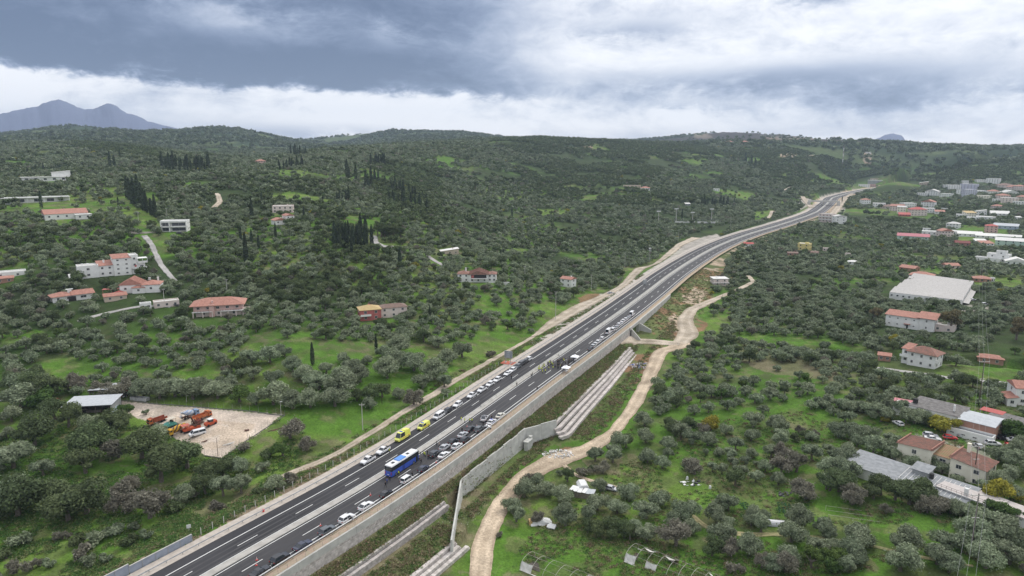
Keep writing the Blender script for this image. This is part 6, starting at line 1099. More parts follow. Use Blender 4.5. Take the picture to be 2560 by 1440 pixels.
    if extra == 'doors':
        for y in (-1, 1): m = MB(); m.box(0, 1.0, -.04, .04, .4, 1.5, 0, Matrix.Translation((.9, y*hw, 0)) @ Matrix.Rotation(math.pi-y*-1.1 if y > 0 else math.pi+1.1, 4, 'Z')); m.build('open_door', m1, t)
        m = MB(); [m.box(-.3, .75, y*hw*1.0-.02, y*hw*1.0+.025, .5, 1.02) for y in (-1, 1)]; m.build('door_opening', darkm, t)
    return t
PROT = {}
def park(u, v, kind, colr, label, cat='car', hd=None, rev=False, extra=None, group=None, z=None, off=0.0):
    """hd None: parallel to the road at that point; off: extra turn in degrees"""
    if hd is None: g = G(u, v, 0.5); S_, T_ = toST([g[0]], [g[1]]); h = RH(S_[0]); p = (g[0], g[1], float(R(S_[0], T_[0])[2])+.004)
    else: q = P(u, v); p = (q.x, q.y, q.z+.03); h = math.radians(hd)
    if rev: h += math.pi
    h += math.radians(off)
    if (kind, colr, extra) not in PROT: PROT[kind, colr, extra] = t = car(kind, colr, label, cat, extra); t.location = p; t.rotation_euler = (0, 0, h)
    else: t = dup(PROT[kind, colr, extra], p, h, label); t['category'] = cat
    if group: t['group'] = group
    return t
RS = 'vehicles stopped on the right carriageway'; LS = 'vehicles standing on the left shoulder'
for a in [(650,1432,'sedan','black','black saloon parked at the bottom edge of the photo'),(700,1399,'suv','black','black estate parked second from the bottom of the right shoulder'),(757,1366,'sedan','navy','dark navy saloon with a bluish rear window on the right shoulder'),(818,1329,'suv','grey','slate grey SUV parked behind the white SUV with open doors'),(867,1299,'suv','white','white SUV with its doors standing open','doors'),(915,1268,'suvc','white','white coupe-backed SUV parked alone on the right shoulder'),(966,1237,'hatch','black','black hatchback parked between the white SUV and the small white van'),(1017,1202,'smallvan','white','small boxy white van parked behind the black hatchback'),(1059,1174,'hatch','navy','dark hatchback with bright red tail lights beside the blue coach'),(1087,1137,'suv','dgrey','dark grey SUV in the second row right in front of the coach'),(1110,1140,'sedan','white','white saloon nearest the wall in the double row'),(1112,1121,'suvc','silver','silvery white SUV in the second row beside two people'),(1142,1118,'suvc','white','white SUV nearest the wall, second of the double row'),(1133,1106,'hatch','black','black hatchback in the middle of the double row'),(1163,1102,'suv','black','black SUV nearest the wall in the middle of the double row'),(1157,1089,'sedan','silver','silver-grey saloon ahead of the black hatchback'),(1176,1074,'sedan','black','black saloon in the second row beside the traffic cones'),(1198,1075,'suv','grey','big dark grey SUV nearest the wall beside the motorcycles'),(1211,1048,'suvc','white','white car with black roof standing at an angle','blackroof'),(1229,1057,'sedan','white','white patrol car with a blue side stripe','police'),(1251,1041,'sedan','cream','pale saloon standing furthest ahead before the empty stretch')]:
    park(a[0], a[1]-2, a[2], a[3], a[4], 'car' if 'van' not in a[2] else 'van', extra=a[5] if len(a) > 5 else None, group=RS, off=12 if 'angle' in a[4] else 0)
for i, (u, v, k, c) in enumerate([(1477,872,'sedan','black'),(1484,866,'suv','silver'),(1489,860,'sedan','white'),(1496,855,'suv','white'),(1506,847,'suv','white'),(1533,825,'smallvan','white'),(1541,818,'sedan','silver'),(1548,812,'suv','white'),(1554,808,'sedan','white'),(1559,803,'suvc','white'),(1565,799,'suv','white'),(1571,794,'sedan','silver')]): park(u, v, k, c, '%s %s, %s car of the queue beyond the gazebos' % (c, {'sedan': 'saloon', 'suv': 'SUV', 'suvc': 'coupe SUV', 'smallvan': 'small van'}[k], ordn(i+1)), group=RS)
park(1522, 831, 'bigvan', 'white', 'large white box van in the queue beyond the gazebos', 'van', extra='panel', group=RS); park(1580, 787, 'bigvan', 'white', 'white box van at the far end of the queue on the bridge', 'van', extra='panel', group=RS)
for u, v, k, c, lb, cat, ex in [(920,1153,'pickup','white','white pickup nearest the coach on the left shoulder, first of the line','pickup',None),(958,1129,'pickup','white','white pickup parked just below the large yellow ambulance','pickup',None),(1006,1096,'bigvan','yellow','large yellow ambulance with orange stripe and roof box','ambulance','amb'),(1059,1069,'van','yellow','small yellow ambulance van','ambulance','amb'),(1097,1043,'van','white','white minibus between the small ambulance and a dark SUV','minibus',None),(1117,1031,'suv','black','black SUV behind the white minibus','car',None),(1144,1014,'suv','white','white SUV first above the black SUV on the left shoulder','car',None),(1180,991,'pickup','white','white pickup third above the black SUV','pickup',None),(1205,977,'pickup','white','white pickup fourth above the black SUV','pickup',None),(1225,963,'suv','white','white SUV fifth above the black SUV','car',None),(1243,952,'suv','white','white SUV sixth above the black SUV','car',None),(1269,936,'sedan','white','white saloon just below the dark cars near the road sign','car',None),(1281,928,'suv','white','white SUV nearest the dark cars near the road sign','car',None),(1294,919,'suv','grey','grey SUV with roof box among the dark cars near the sign','car',None),(1303,913,'van','black','black van among the dark cars near the sign','van',None),(1312,907,'suv','black','black SUV behind the black van near the sign','car',None),(1321,901,'suv','white','white SUV standing right below the road sign','car',None)]:
    park(u, v-2, k, c, lb, cat, rev=True, extra=ex, group=LS)
# coach
def coach(u, v):
    g = G(u, v, .6); S_, T_ = toST([g[0]], [g[1]]); h = RH(S_[0]); t = thing('coach', 'blue and white touring coach standing across two lanes', 'coach', (g[0], g[1], .004), h); bl = mat('coach_blue', (.035, .085, .42), .3, coat=.5, spec=.5); wh = paint_m('white', CARC['white'])
    L_, w = 13.0, 1.28; m = MB(); rg = lambda x, s=1, zt=1.9: [(x, -w*s, .35), (x, -w*s, zt), (x, w*s, zt), (x, w*s, .35)]
    m.loft([rg(L_/2, .93), rg(L_/2-.25), rg(-L_/2+.15), rg(-L_/2, .97)]); m.build('body', bl, t)
    m = MB(); rg = lambda x, s=1: [(x, -w*s, 1.9), (x, -w*s*.97, 3.25), (x, w*s*.97, 3.25), (x, w*s, 1.9)]; m.loft([rg(L_/2-.02, .93), rg(L_/2-.5, .99), rg(-L_/2+.2, .99), rg(-L_/2+.03, .96)]); m.build('window_band', cglass, t)
    m = MB(); rg = lambda x, s=1: [(x, -w*s, 3.25), (x, -w*s*.92, 3.55), (x, w*s*.92, 3.55), (x, w*s, 3.25)]; m.loft([rg(L_/2-.45, .95), rg(L_/2-1.2), rg(-L_/2+.4), rg(-L_/2+.05, .96)]); m.build('roof', wh, t)
    m = MB(); m.box(-2.6, .6, -1.0, 1.0, 3.55, 3.78); m.build('roof_unit', mat('coach_light_blue', (.10, .25, .6), .4), t)
    for x in (-4.3, 2.6): m = MB(); m.box(x-.5, x+.5, -.4, .4, 3.55, 3.62); m.build('roof_hatch', trimm, t)
    for y in (-1, 1):
        for i in range(8): m = MB(); x = -L_/2+.7+i*1.5; m.box(x-.05, x+.05, y*w*.985-.02, y*w*.985+.02, 1.92, 3.24); m.build('window_pillar', trimm, t)
    m = MB(); m.box(-L_/2-.02, -L_/2+.05, -1.05, 1.05, 1.95, 3.1); m.build('rear_window', cglass, t); m = MB(); m.box(-L_/2-.03, -L_/2, -.3, .3, .8, .95); m.build('number_plate', platem, t)
    m = MB(); m.box(-1.6, -.5, -w-.02, -w+.05, .4, 1.9); m.build('door', mat('coach_door', (.025, .05, .24), .4), t); m = MB(); m.box(L_/2-1.6, L_/2-.6, -w-.02, -w+.05, .4, 2.9); m.build('door', cglass, t)
    for y in (-1, 1): m = MB(); m.box(-L_/2-.03, -L_/2+.05, y*1.08-.12, y*1.08+.12, .9, 1.7); m.build('tail_light', tailm, t); m = MB(); m.tube((L_/2-.1, y*1.2, 3.1), (L_/2+.45, y*1.45, 2.5), .05, 5); m.box(L_/2+.35, L_/2+.5, y*1.45-.12, y*1.45+.12, 2.0, 2.6); m.build('mirror', trimm, t)
    for x in (L_/2-2.7, -L_/2+3.2, -L_/2+1.9):
        for y in (-1, 1): m = MB(); m.tube((x, y*w-.28*y, .5), (x, y*w+.01*y, .5), .5, 14); wl_ = m.build('wheel', tyre, t); m = MB(); m.tube((x, y*w-.2*y, .5), (x, y*w+.03*y, .5), .28, 10); m.build('rim', rimm, wl_)
coach(1006, 1166)
# other parked vehicles, heading in degrees (0 = along +x)
for a in [(2482,1114,'suv','white','white SUV parked on the grass right of the yard drive',-12),(2452,1098,'sedan','navy','dark blue car parked behind the white SUV on the grass',-25),(2491,1096,'hatch','black','stripped dark car beside the dark blue car',-80),(2508,1100,'hatch','black','second stripped dark car near the right edge',-70),(2520,1084,'sedan','navy','blue car by the olive at the workshop yard',10),(2326,1094,'suv','silver','silver estate behind the cream house roofs',-20),(2332,1101,'sedan','white','white car just below the silver estate',-20),(2375,1098,'hatch','red','red car behind the cream house',-15),(2395,1088,'pickup','silver','pale pickup parked nose to the workshop',75),(2419,1082,'sedan','cream','cream saloon with covered bonnet before the workshop',80),(2450,1090,'van','white','white van parked before the workshop',85),(2445,1119,'hatch','silver','silver hatchback beside the wooden power pole',80),(2520,1118,'hatch','red','small red car half hidden near the right edge',60),(2538,1105,'sedan','white','white and blue car at the right edge of the yard',-20),(2245,1062,'hatch','white','small white car on the meadow left of the workshop',100),(2160,1030,'hatch','silver','car parked under the olives in the shade',10),(1529,1226,'hatch','silver','old silver hatchback under the olives beside the tarpaulin hut',-28),(2432,752,'sedan','white','white car at the corner of the corrugated warehouse',5),(2462,763,'suv','white','white SUV in the warehouse yard',10),(2390,822,'hatch','white','white car among olives right of the farmhouse',20),(2552,762,'van','white','white van beyond the warehouse by the right edge',0),(421,764,'hatch','white','white car before the pink garage wall',5),(438,765,'hatch','black','dark car under the garage arch',5),(1527,735,'sedan','silver','pale car on the dirt track left of the motorway',25),(450,585,'sedan','dgrey','dark car in front of the modern villa on the slope',10)]: park(a[0], a[1], a[2], a[3], a[4], 'van' if 'van' in a[2] else 'car', hd=a[5])
park(494, 1089, 'van', 'white', 'white minibus parked in front of the machines in the equipment yard', 'minibus', hd=222)
# ------------------------------------------------------------------ yard machines
def M3(nm, c, c2=None): return mat(nm, c, .6, col2=c2 or tuple(x*.6 for x in c), scale=1.4, det=8)
orng, redo, teal, yelw, rust, whb, crm = M3('orange_paint', (.50, .14, .04), (.30, .10, .05)), M3('red_orange', (.55, .10, .04)), M3('teal_paint', (.10, .36, .30)), M3('machine_yellow', (.62, .34, .03)), M3('rust', (.14, .065, .04), (.06, .04, .035)), M3('pale_blue_white', (.5, .53, .58)), M3('cream_paint', (.62, .56, .46))
def wheels(t, xs, w, r): [MB().tube((x, y*w-.3*y, r), (x, y*w, r), r, 12).build('wheel', tyre, t) for x in xs for y in (-1, 1)]
def truck(u, v, hd, label, cabm, kind, m2=None, dm=None):
    p = P(u, v); t = thing('mixer_truck' if kind == 'mix' else 'dump_truck', label, 'truck', (p.x, p.y, p.z), math.radians(hd)); t.scale = (.84,)*3; m = MB(); m.box(-3.6, 3.4, -.45, .45, .75, 1.05); m.build('chassis', rust, t)
    m = MB(); m.loft([[(x, -1.2*s, .7), (x, -1.2*s, z), (x, 1.2*s, z), (x, 1.2*s, .7)] for x, s, z in ((3.9, .95, 1.7), (3.85, .98, 1.75), (3.6, 1, 2.75), (2.2, 1, 2.8))]); m.build('cab', cabm, t)
    m = MB(); m.box(3.66, 3.86, -1.0, 1.0, 1.78, 2.5); m.box(2.7, 3.5, -1.22, 1.22, 1.8, 2.45); m.build('cab_windows', cglass, t); m = MB(); m.box(3.88, 3.96, -.8, .8, .95, 1.5); m.build('grille', trimm, t); [MB().box(3.9, 3.98, y*.95-.14, y*.95+.14, .8, 1.05).build('headlight', lampm, t) for y in (-1, 1)]; wheels(t, (2.9, -1.2, -2.5), 1.2, .52)
    if kind == 'mix':
        ax_ = Vector((-.30, 0, .16)).normalized(); c0 = Vector((1.9, 0, 1.75)); n = 20; rings = []; prof = [(0, .35), (.3, .85), (1.4, 1.2), (2.6, 1.2), (3.8, .85), (4.7, .45)]
        dv_ = Vector((-.96, 0, .22)).normalized(); up = Vector((.22, 0, .96)); m = MB()
        for k in range(13):
            s = 4.7*k/12; r = np.interp(s, [q[0] for q in prof], [q[1] for q in prof]); c = c0+dv_*s; m.v += [tuple(c+up*(r*math.cos(2*math.pi*i/n))+Vector((0, r*math.sin(2*math.pi*i/n), 0))) for i in range(n)]
        for k in range(12):
            for i in range(n): j = (i+1) % n; m.f.append((k*n+i, k*n+j, k*n+n+j, k*n+n+i)); m.m.append(1 if ((i+k) % 5) < 2 else 0)
        m.build('drum', [m2, dm], t, smooth=True); m = MB(); m.loft([[(-3.5, -.5, 3.3), (-3.5, .5, 3.3), (-2.6, .5, 3.3), (-2.6, -.5, 3.3)], [(-3.3, -.25, 2.5), (-3.3, .25, 2.5), (-2.8, .25, 2.5), (-2.8, -.25, 2.5)]]); m.tube((-3.6, 0, 1.0), (-3.3, .6, 2.6), .1, 5); m.tube((-3.6, 0, 1.0), (-3.3, -.6, 2.6), .1, 5); m.box(-4.3, -3.4, -.25, .25, 1.5, 1.7); m.build('chute', m2, t)
    else: m = MB(); m.box(-3.7, 1.9, -1.2, 1.2, 1.15, 1.3); m.box(-3.7, 1.9, -1.25, -1.12, 1.3, 2.3); m.box(-3.7, 1.9, 1.12, 1.25, 1.3, 2.3); m.box(1.75, 1.95, -1.25, 1.25, 1.3, 2.6); m.box(1.9, 2.6, -1.2, 1.2, 2.85, 2.95); m.build('tipper_bed', m2 or cabm, t)
    return t
truck(444, 1084, 236, 'yellow concrete mixer truck with yellow and black striped drum', yelw, 'mix', yelw, mat('drum_dark', (.06, .04, .03), .7))
truck(474, 1044, 55, 'pale blue and white concrete mixer truck behind the rusty machine', M3('pale_blue_cab', (.26, .36, .52)), 'mix', whb, mat('drum_blue', (.22, .3, .45), .7)); truck(394, 1058, 236, 'orange dump truck at the left end of the machines', orng, 'dump', M3('dump_bed', (.32, .08, .04))); truck(506, 1048, 60, 'orange truck with open bed right of the rusty machine', orng, 'dump')
def machine(nm, u, v, hd, label, cat, parts_):
    p = P(u, v); t = thing(nm, label, cat, (p.x, p.y, p.z), math.radians(hd)); t.scale = (.84,)*3
    for n_, mt_, f in parts_:
        m = MB(); f(m)
        if n_ == 'canopy_posts': split_build(m, 'canopy_post', mt_, t)
        else: m.build(n_, mt_, t)
    return t
machine('paver', 424, 1068, 236, 'teal road paver with pale canopy beside the orange dump truck', 'paver', [('body', teal, lambda m: m.loft([[(x, -1.25, .5), (x, -1.25, z), (x, 1.25, z), (x, 1.25, .5)] for x, z in ((2.6, 1.0), (1.2, 1.9), (-1.6, 2.1), (-2.6, 1.4))])), ('hopper', rust, lambda m: (m.box(2.6, 4.2, -1.5, 1.5, .5, .7), m.box(2.6, 4.2, -1.6, -1.4, .6, 1.5), m.box(2.6, 4.2, 1.4, 1.6, .6, 1.5))), ('canopy', crm, lambda m: m.box(-2.4, .8, -1.4, 1.4, 3.5, 3.65)), ('canopy_posts', crm, lambda m: [m.box(x-.06, x+.06, y-.06, y+.06, 1.9, 3.5) for x in (-2.2, .6) for y in (-1.2, 1.2)]), ('track', tyre, lambda m: m.box(-2.2, 2.0, -1.4, -.95, 0, .7)), ('track', tyre, lambda m: m.box(-2.2, 2.0, .95, 1.4, 0, .7)), ('screed', rust, lambda m: m.box(-3.4, -2.7, -1.7, 1.7, .1, .6)), ('seat', trimm, lambda m: (m.box(-1.4, -.8, .3, .9, 2.1, 2.7), m.box(-1.4, -.8, -.9, -.3, 2.1, 2.7)))])
machine('paver', 470, 1079, 225, 'red road paver with flat red roof between yellow mixer and white minibus', 'paver', [('body', redo, lambda m: m.loft([[(x, -1.2, .5), (x, -1.2, z), (x, 1.2, z), (x, 1.2, .5)] for x, z in ((1.8, 1.1), (.6, 1.7), (-2.0, 1.7), (-2.9, 1.2))])), ('canopy', M3('pale_red', (.56, .16, .11)), lambda m: m.box(-.6, 2.4, -1.4, 1.4, 2.9, 3.05)), ('canopy_posts', redo, lambda m: [m.box(x-.06, x+.06, y-.06, y+.06, 1.5, 2.9) for x in (-.4, 2.2) for y in (-1.2, 1.2)]), ('hopper', redo, lambda m: (m.box(-4.6, -2.9, -1.4, 1.4, .6, .8), m.box(-4.6, -2.9, -1.5, -1.3, .7, 1.9), m.box(-4.6, -2.9, 1.3, 1.5, .7, 1.9))), ('track', tyre, lambda m: m.box(-2.4, 2.0, -1.35, -.95, 0, .65)), ('track', tyre, lambda m: m.box(-2.4, 2.0, .95, 1.35, 0, .65))])
machine('roller', 527, 1064, 236, 'orange-red tyred roller with white cab at the right end of the machines', 'roller', [('body', redo, lambda m: m.loft([[(x, -1.0, .6), (x, -1.0, z), (x, 1.0, z), (x, 1.0, .6)] for x, z in ((2.4, 1.3), (2.0, 1.7), (.7, 1.7), (-.6, 1.6), (-2.2, 1.9), (-2.4, 1.5))])), ('cab', cglass, lambda m: m.box(-.8, .8, -.85, .85, 1.6, 2.7)), ('cab_roof', plasm, lambda m: m.box(-1.0, 1.0, -1.0, 1.0, 2.7, 2.85)), ('wheel', tyre, lambda m: m.tube((1.6, -1.1, .55), (1.6, 1.1, .55), .55, 14)), ('wheel', tyre, lambda m: m.tube((-1.5, -1.1, .55), (-1.5, 1.1, .55), .55, 14))])
r_ = random.Random(5)
machine('old_machine', 492, 1064, 250, 'rusty heap of an old trenching machine with raised boom', 'machine', [('boom', rust, lambda m: (m.tube((1, 0, 1), (3.2, .3, 5.2), .32, 6), m.tube((3.2, .3, 5.2), (3.9, .4, 5.0), .5, 8))), ('frame', rust, lambda m: [m.tube((r_.uniform(-2.6, 2), r_.uniform(-1.6, 1.6), .2), (r_.uniform(-2.8, 2.4), r_.uniform(-1.6, 1.6), r_.uniform(.8, 2.6)), .13, 5) for _ in range(26)]), ('engine', M3('dull_red', (.22, .05, .04)), lambda m: (m.box(-2.0, -.2, -.8, .6, .9, 2.0), m.tube((-.3, -1.2, .6), (-.3, 1.2, .6), .6, 12))), ('platform', rust, lambda m: m.box(-2.8, 2.2, -1.1, 1.1, .6, .85))])
machine('skip', 350, 1000, -14, 'open pale grey steel skip at the edge of the equipment yard', 'skip', [('tub', M3('skip_grey', (.45, .46, .46)), lambda m: (m.box(-4.2, 4.2, -1.2, -1.1, 0, 1.4), m.box(-4.2, 4.2, 1.1, 1.2, 0, 1.4), m.box(-4.2, -4.1, -1.1, 1.1, 0, 1.4), m.box(4.1, 4.2, -1.1, 1.1, 0, 1.4), m.box(-4.1, 4.1, -1.1, 1.1, 0, .1)))])
def heap(u, v, n, rad, mats, label, nm='scrap_heap', size=.5, cat='heap'):
    p = P(u, v); t = thing(nm, label, cat, (p.x, p.y, p.z))
    for k, mt_ in enumerate(mats):
        m = MB()
        for i in range(n//len(mats)):
            a, q = r_.uniform(0, 6.28), rad*math.sqrt(r_.random()); s = size*r_.uniform(.4, 1.3); M = Matrix.Translation((q*math.cos(a)*1.6, q*math.sin(a), max(.05, (1-q/rad)*rad*.3*r_.random()))) @ Matrix.Rotation(r_.uniform(0, 3), 4, 'Z') @ Matrix.Rotation(r_.uniform(-.5, .5), 4, 'X')
            m.box(-s, s, -s*r_.uniform(.3, 1), s*.5, -.05, s*r_.uniform(.15, .8), 0, M)
        m.build('pieces', mt_, t)['kind'] = 'stuff'
heap(302, 986, 120, 3.6, [redo, M3('scrap_dark', (.06, .06, .07)), plasm, M3('scrap_grey', (.3, .3, .3))], 'heap of red, black and white scrap behind the metal shed', size=.35); heap(20, 996, 60, 3, [rust, M3('scrap_grey', (.3, .3, .3))], 'rusty scrap and pipe at the left edge above the yard', size=.6); heap(130, 1000, 24, 2, [redo, rust], 'reddish scrap iron left of the metal shed', size=.5)
heap(1609, 915, 190, 4.6, [M3('rubbish_white', (.6, .6, .62)), M3('rubbish_blue', (.06, .12, .42)), M3('rubbish_grey', (.3, .3, .31)), M3('rubbish_pale', (.5, .48, .44))], 'dumped white and blue rubbish beside the dirt road', 'rubbish_heap', .28); heap(1395, 1136, 150, 3.4, [stonem, plasm, concl], 'broken pale rubble heap at the bend of the dirt road', 'rubble_heap', .35); heap(1690, 1056, 20, 1.2, [concl, stonem], 'small pale debris pile beside the dirt road bend', 'rubble_heap', .3)
heap(1728, 1208, 26, 2.4, [plasm, M3('scrap_dark', (.06, .06, .07)), plasm], 'white sacks and dark bags lying in the meadow', 'sacks', .45); heap(1962, 1236, 10, 1.4, [M3('scrap_dark', (.06, .06, .07))], 'dark bags lying by the vegetable garden', 'sacks', .5); heap(375, 1066, 14, 1.5, [rust, tyre], 'old engine parts left of the orange dump truck', size=.4)
for u, v, l in ((1775, 1222, 'white canister standing alone in the meadow'), (1718, 1199, 'white bucket above the sacks in the meadow')): p = P(u, v); m = MB(); m.tube((0, 0, 0), (0, 0, .9), .4, 10, 0, .32); m.tube((0, 0, .9), (0, 0, 1.05), .15, 8); o = m.build('canister', plasm, None, p); tag(o, l, 'canister')
for u, v, s, l in ((690, 1075, 2.6, 'long rusty bar lying on the yard gravel'), (580, 1108, 3.0, 'pale beam lying near the yard fence'), (515, 1103, 1.5, 'rusty plate lying below the white minibus'), (617, 1078, .7, 'rusty drum lying on the yard')): p = P(u, v); m = MB(); m.tube((-s, 0, .12), (s, .3, .12), .14 if s > 1 else .4, 6); m.box(-s*.5, s*.2, -.4, -.1, 0, .12); o = m.build('beam', rust if 'rust' in l else concl, None, p, r_.uniform(0, 1)); tag(o, l, 'scrap')
# motorcycles
for i, (u, v, l) in enumerate(((1216, 1066, 'white patrol motorcycle nearest the dark grey SUV'), (1223, 1069, 'white patrol motorcycle nearest the wall'))):
    g = G(u, v, .4); t = thing('motorcycle', l, 'motorcycle', (g[0], g[1], .004), RH(160)+1.2*i, 'patrol motorcycles'); [MB().tube((x, -.07, .32), (x, .07, .32), .32, 12).build('wheel', tyre, t) for x in (-.75, .75)]; m = MB(); m.loft([[(x, -w, z0), (x, -w, z1), (x, w, z1), (x, w, z0)] for x, w, z0, z1 in ((.85, .12, .6, .9), (.5, .25, .5, 1.15), (0, .22, .4, .95), (-.5, .2, .55, .85), (-1.0, .3, .6, 1.15))]); m.build('body', paint_m('white', CARC['white']), t); MB().tube((.45, -.4, 1.15), (.45, .4, 1.15), .03, 5).build('handlebar', trimm, t)
# ------------------------------------------------------------------ people
def make_body(name, J, E_, Rr):
    me = bpy.data.meshes.new(name); me.from_pydata(J, E_, []); o = bpy.data.objects.new(name, me); COL.objects.link(o); sk = o.modifiers.new('s', 'SKIN'); sk.use_smooth_shade = True
    for i, r in enumerate(Rr): me.skin_vertices[0].data[i].radius = r
    me.skin_vertices[0].data[0].use_root = True; o.modifiers.new('b', 'SUBSURF').levels = 1
    ev = o.evaluated_get(bpy.context.evaluated_depsgraph_get()); m2 = bpy.data.meshes.new_from_object(ev); bpy.data.objects.remove(o); return m2
def pose(k):
    # x forward, y left; pelvis first
    st = {0: (0, 0, 0, 0), 1: (.22, -.2, .18, -.15), 2: (.04, -.03, .32, .3), 3: (.0, .05, .1, .45)}[k]; lf, rf, la, ra = st
    J = [(0, 0, .95), (0, 0, 1.2), (0, 0, 1.42), (0, 0, 1.52), (.02, 0, 1.60), (.02, 0, 1.72), (0, .10, .90), (lf*.5+.03, .11, .50), (lf, .12, .09), (lf+.14, .12, .05), (0, -.10, .90), (rf*.5+.03, -.11, .50), (rf, -.12, .09), (rf+.14, -.12, .05),
         (0, .19, 1.42), (la*.2-.03, .26, 1.14), (la*.9+.05, .24 if k < 2 else .10, .92+la*.7), (la*.9+.10, .23 if k < 2 else .06, .84+la*.8), (0, -.19, 1.42), (ra*.2-.03, -.26, 1.14), (ra*.9+.05, -.24 if k < 2 else -.10, .92+max(ra, 0)*.7), (ra*.9+.10, -.23 if k < 2 else -.06, .84+max(ra, 0)*.8)]
    E_ = [(0, 1), (1, 2), (2, 3), (3, 4), (4, 5), (0, 6), (6, 7), (7, 8), (8, 9), (0, 10), (10, 11), (11, 12), (12, 13), (2, 14), (14, 15), (15, 16), (16, 17), (2, 18), (18, 19), (19, 20), (20, 21)]
    Rr = [(.15, .13), (.15, .12), (.14, .11), (.06, .06), (.10, .09), (.085, .085), (.10, .10), (.065, .065), (.045, .045), (.04, .04), (.10, .10), (.065, .065), (.045, .045), (.04, .04), (.065, .065), (.048, .048), (.038, .038), (.04, .03), (.065, .065), (.048, .048), (.038, .038), (.04, .03)]
    return make_body('body', J, E_, Rr)
skin = mat('skin', (.50, .30, .21), .6); cl = lambda n, c: mat('cloth_'+n, c, .9, col2=tuple(x*.7 for x in c), scale=6)
CLO = dict(black=cl('black', (.012, .012, .015)), navy=cl('navy', (.02, .03, .07)), grey=cl('grey', (.12, .12, .13)), blue=cl('blue', (.08, .10, .30)), beige=cl('beige', (.45, .36, .3)), white=cl('white', (.6, .6, .6)), green=cl('green', (.05, .07, .04)))
hiv = mat('hi_vis', (.62, .72, .06), .7); hairm = mat('hair', (.02, .015, .012), .8); BODY = {}
def vest_mesh():
    m = MB(); n = 10; m.loft([[(.165*s*math.cos(2*math.pi*i/n), .215*s*math.sin(2*math.pi*i/n), z) for i in range(n)] for z, s in ((.88, 1.0), (1.1, 1.0), (1.3, 1.0), (1.44, .85), (1.48, .5))]); me = m.mesh('vest', hiv); me.shade_smooth(); return me
VEST = vest_mesh(); m = MB(); n = 8; m.loft([[(.0+.105*s*math.cos(2*math.pi*i/n), .10*s*math.sin(2*math.pi*i/n), z) for i in range(n)] for z, s in ((1.66, 1.0), (1.74, .98), (1.80, .7), (1.83, .25))]); HAIR = m.mesh('hair', hairm); HAIR.shade_smooth(); CAPW = HAIR.copy(); CAPW.materials[0] = CLO['white']
base = [pose(k) for k in range(4)]
for k in range(4): base[k].name = 'body'
def person(u, v, top, bottom, desc, vest=False, k=None, hd=None, cap=False, zz=None, g=None):
    k = random.randrange(4) if k is None else k; key = (k, top, bottom)
    if key not in BODY:
        me = base[k].copy(); me.name = 'body'; me.materials.clear(); [me.materials.append(x) for x in (CLO[bottom], CLO[top], skin, tyre)]
        mi = [3 if p.center.z < .10 else 0 if p.center.z < .93 and not (abs(p.center.y) > .17 and p.center.z > .75) else 2 if p.center.z > 1.50 or (p.center.z < .95 and abs(p.center.y) > .2) else 1 for p in me.polygons]; me.polygons.foreach_set('material_index', mi); BODY[key] = me
    q = G(u, v, zz or 0.0); t = thing('person', desc, 'person', (q[0], q[1], (zz or 0)+.01), random.uniform(0, 6.28) if hd is None else hd, g); t.scale = (1.02,)*3; link('body', BODY[key], t); link('hair', CAPW if cap else HAIR, t)
    if vest: link('vest', VEST, t)
    return t
for a in [(964,1218,'black','black','person in black standing behind the coach, left of two',0),(975,1204,'black','navy','person in black standing just right behind the coach',0),(968,1210,'blue','navy','person in a purple-blue top bending behind the coach',0),(997,1190,'navy','black','person in hi-vis vest at the rear corner of the coach',1),(1031,1193,'black','black','person in black beside the small white van',0),(1053,1160,'black','black','person in dark clothes by the front door of the coach, nearer one',0),(1048,1157,'black','grey','person in dark clothes by the front door of the coach, farther one',0),(1070,1150,'black','navy','tall person in black at the row of cars, lower one',0),(1063,1143,'grey','black','person in hi-vis vest with a white bag beside the first cars',1),(1060,1141,'navy','navy','second person in hi-vis vest beside the first cars',1),(1069,1138,'black','black','person in black behind the vest wearers',0),(974,1133,'navy','navy','person in hi-vis vest standing by the white pickup',1),(1092,1116,'black','black','person in black left of the person in beige',0),(1098,1118,'beige','black','person in beige coat beside the silvery SUV',0),(1155,1081,'black','black','person in black above the silver-grey saloon',0),(1153,1053,'navy','navy','person in hi-vis vest left of the median barrier',1),(1162,1057,'navy','navy','person in hi-vis vest right on the median barrier',1),(1174,1057,'navy','navy','person in hi-vis vest right of the barrier, left one',1),(1180,1057,'black','navy','person in hi-vis vest right of the barrier, right one',1),(1208,1065,'black','black','officer in black beside the patrol motorcycles',0),(1217,1062,'black','navy','officer in black between motorcycle and patrol car',0),(1229,1049,'black','black','person in black between the pale cars',0),(1279,948,'black','black','person in black walking on the left carriageway',0),(1292,966,'black','black','person in black sitting near the lower end of the barrier',0),(1328,944,'black','navy','person in black at the median, left of two',0),(1331,941,'black','black','person in black at the median, right of two',0),(1343,977,'black','black','person in black standing alone near the right edge line',0),(1346,927,'navy','navy','person in hi-vis vest at the barrier by the crowd',1)]:
    person(a[0], a[1], a[2], a[3], a[4], bool(a[5]))
rc = random.Random(11); kset = [('black','black'),('black','navy'),('navy','black'),('grey','black'),('black','grey'),('green','black')]
crowd = [(rc.uniform(1350, 1386), 0) for _ in range(22)]
for i in range(22):
    u = rc.uniform(1348, 1388); v = 927-(u-1348)*.42+rc.uniform(-6, 12); tb = kset[rc.randrange(6)]; person(u, v, tb[0], tb[1], '', vest=rc.random() < .55, g='people gathered beside the median barrier')
for i in range(26): u = rc.uniform(1392, 1414); v = 915-(u-1392)*.3+rc.uniform(-8, 10); tb = kset[rc.randrange(6)]; person(u, v, tb[0], tb[1], '', vest=i in (3, 9, 14), g='dark-clothed people standing between the two gazebos')
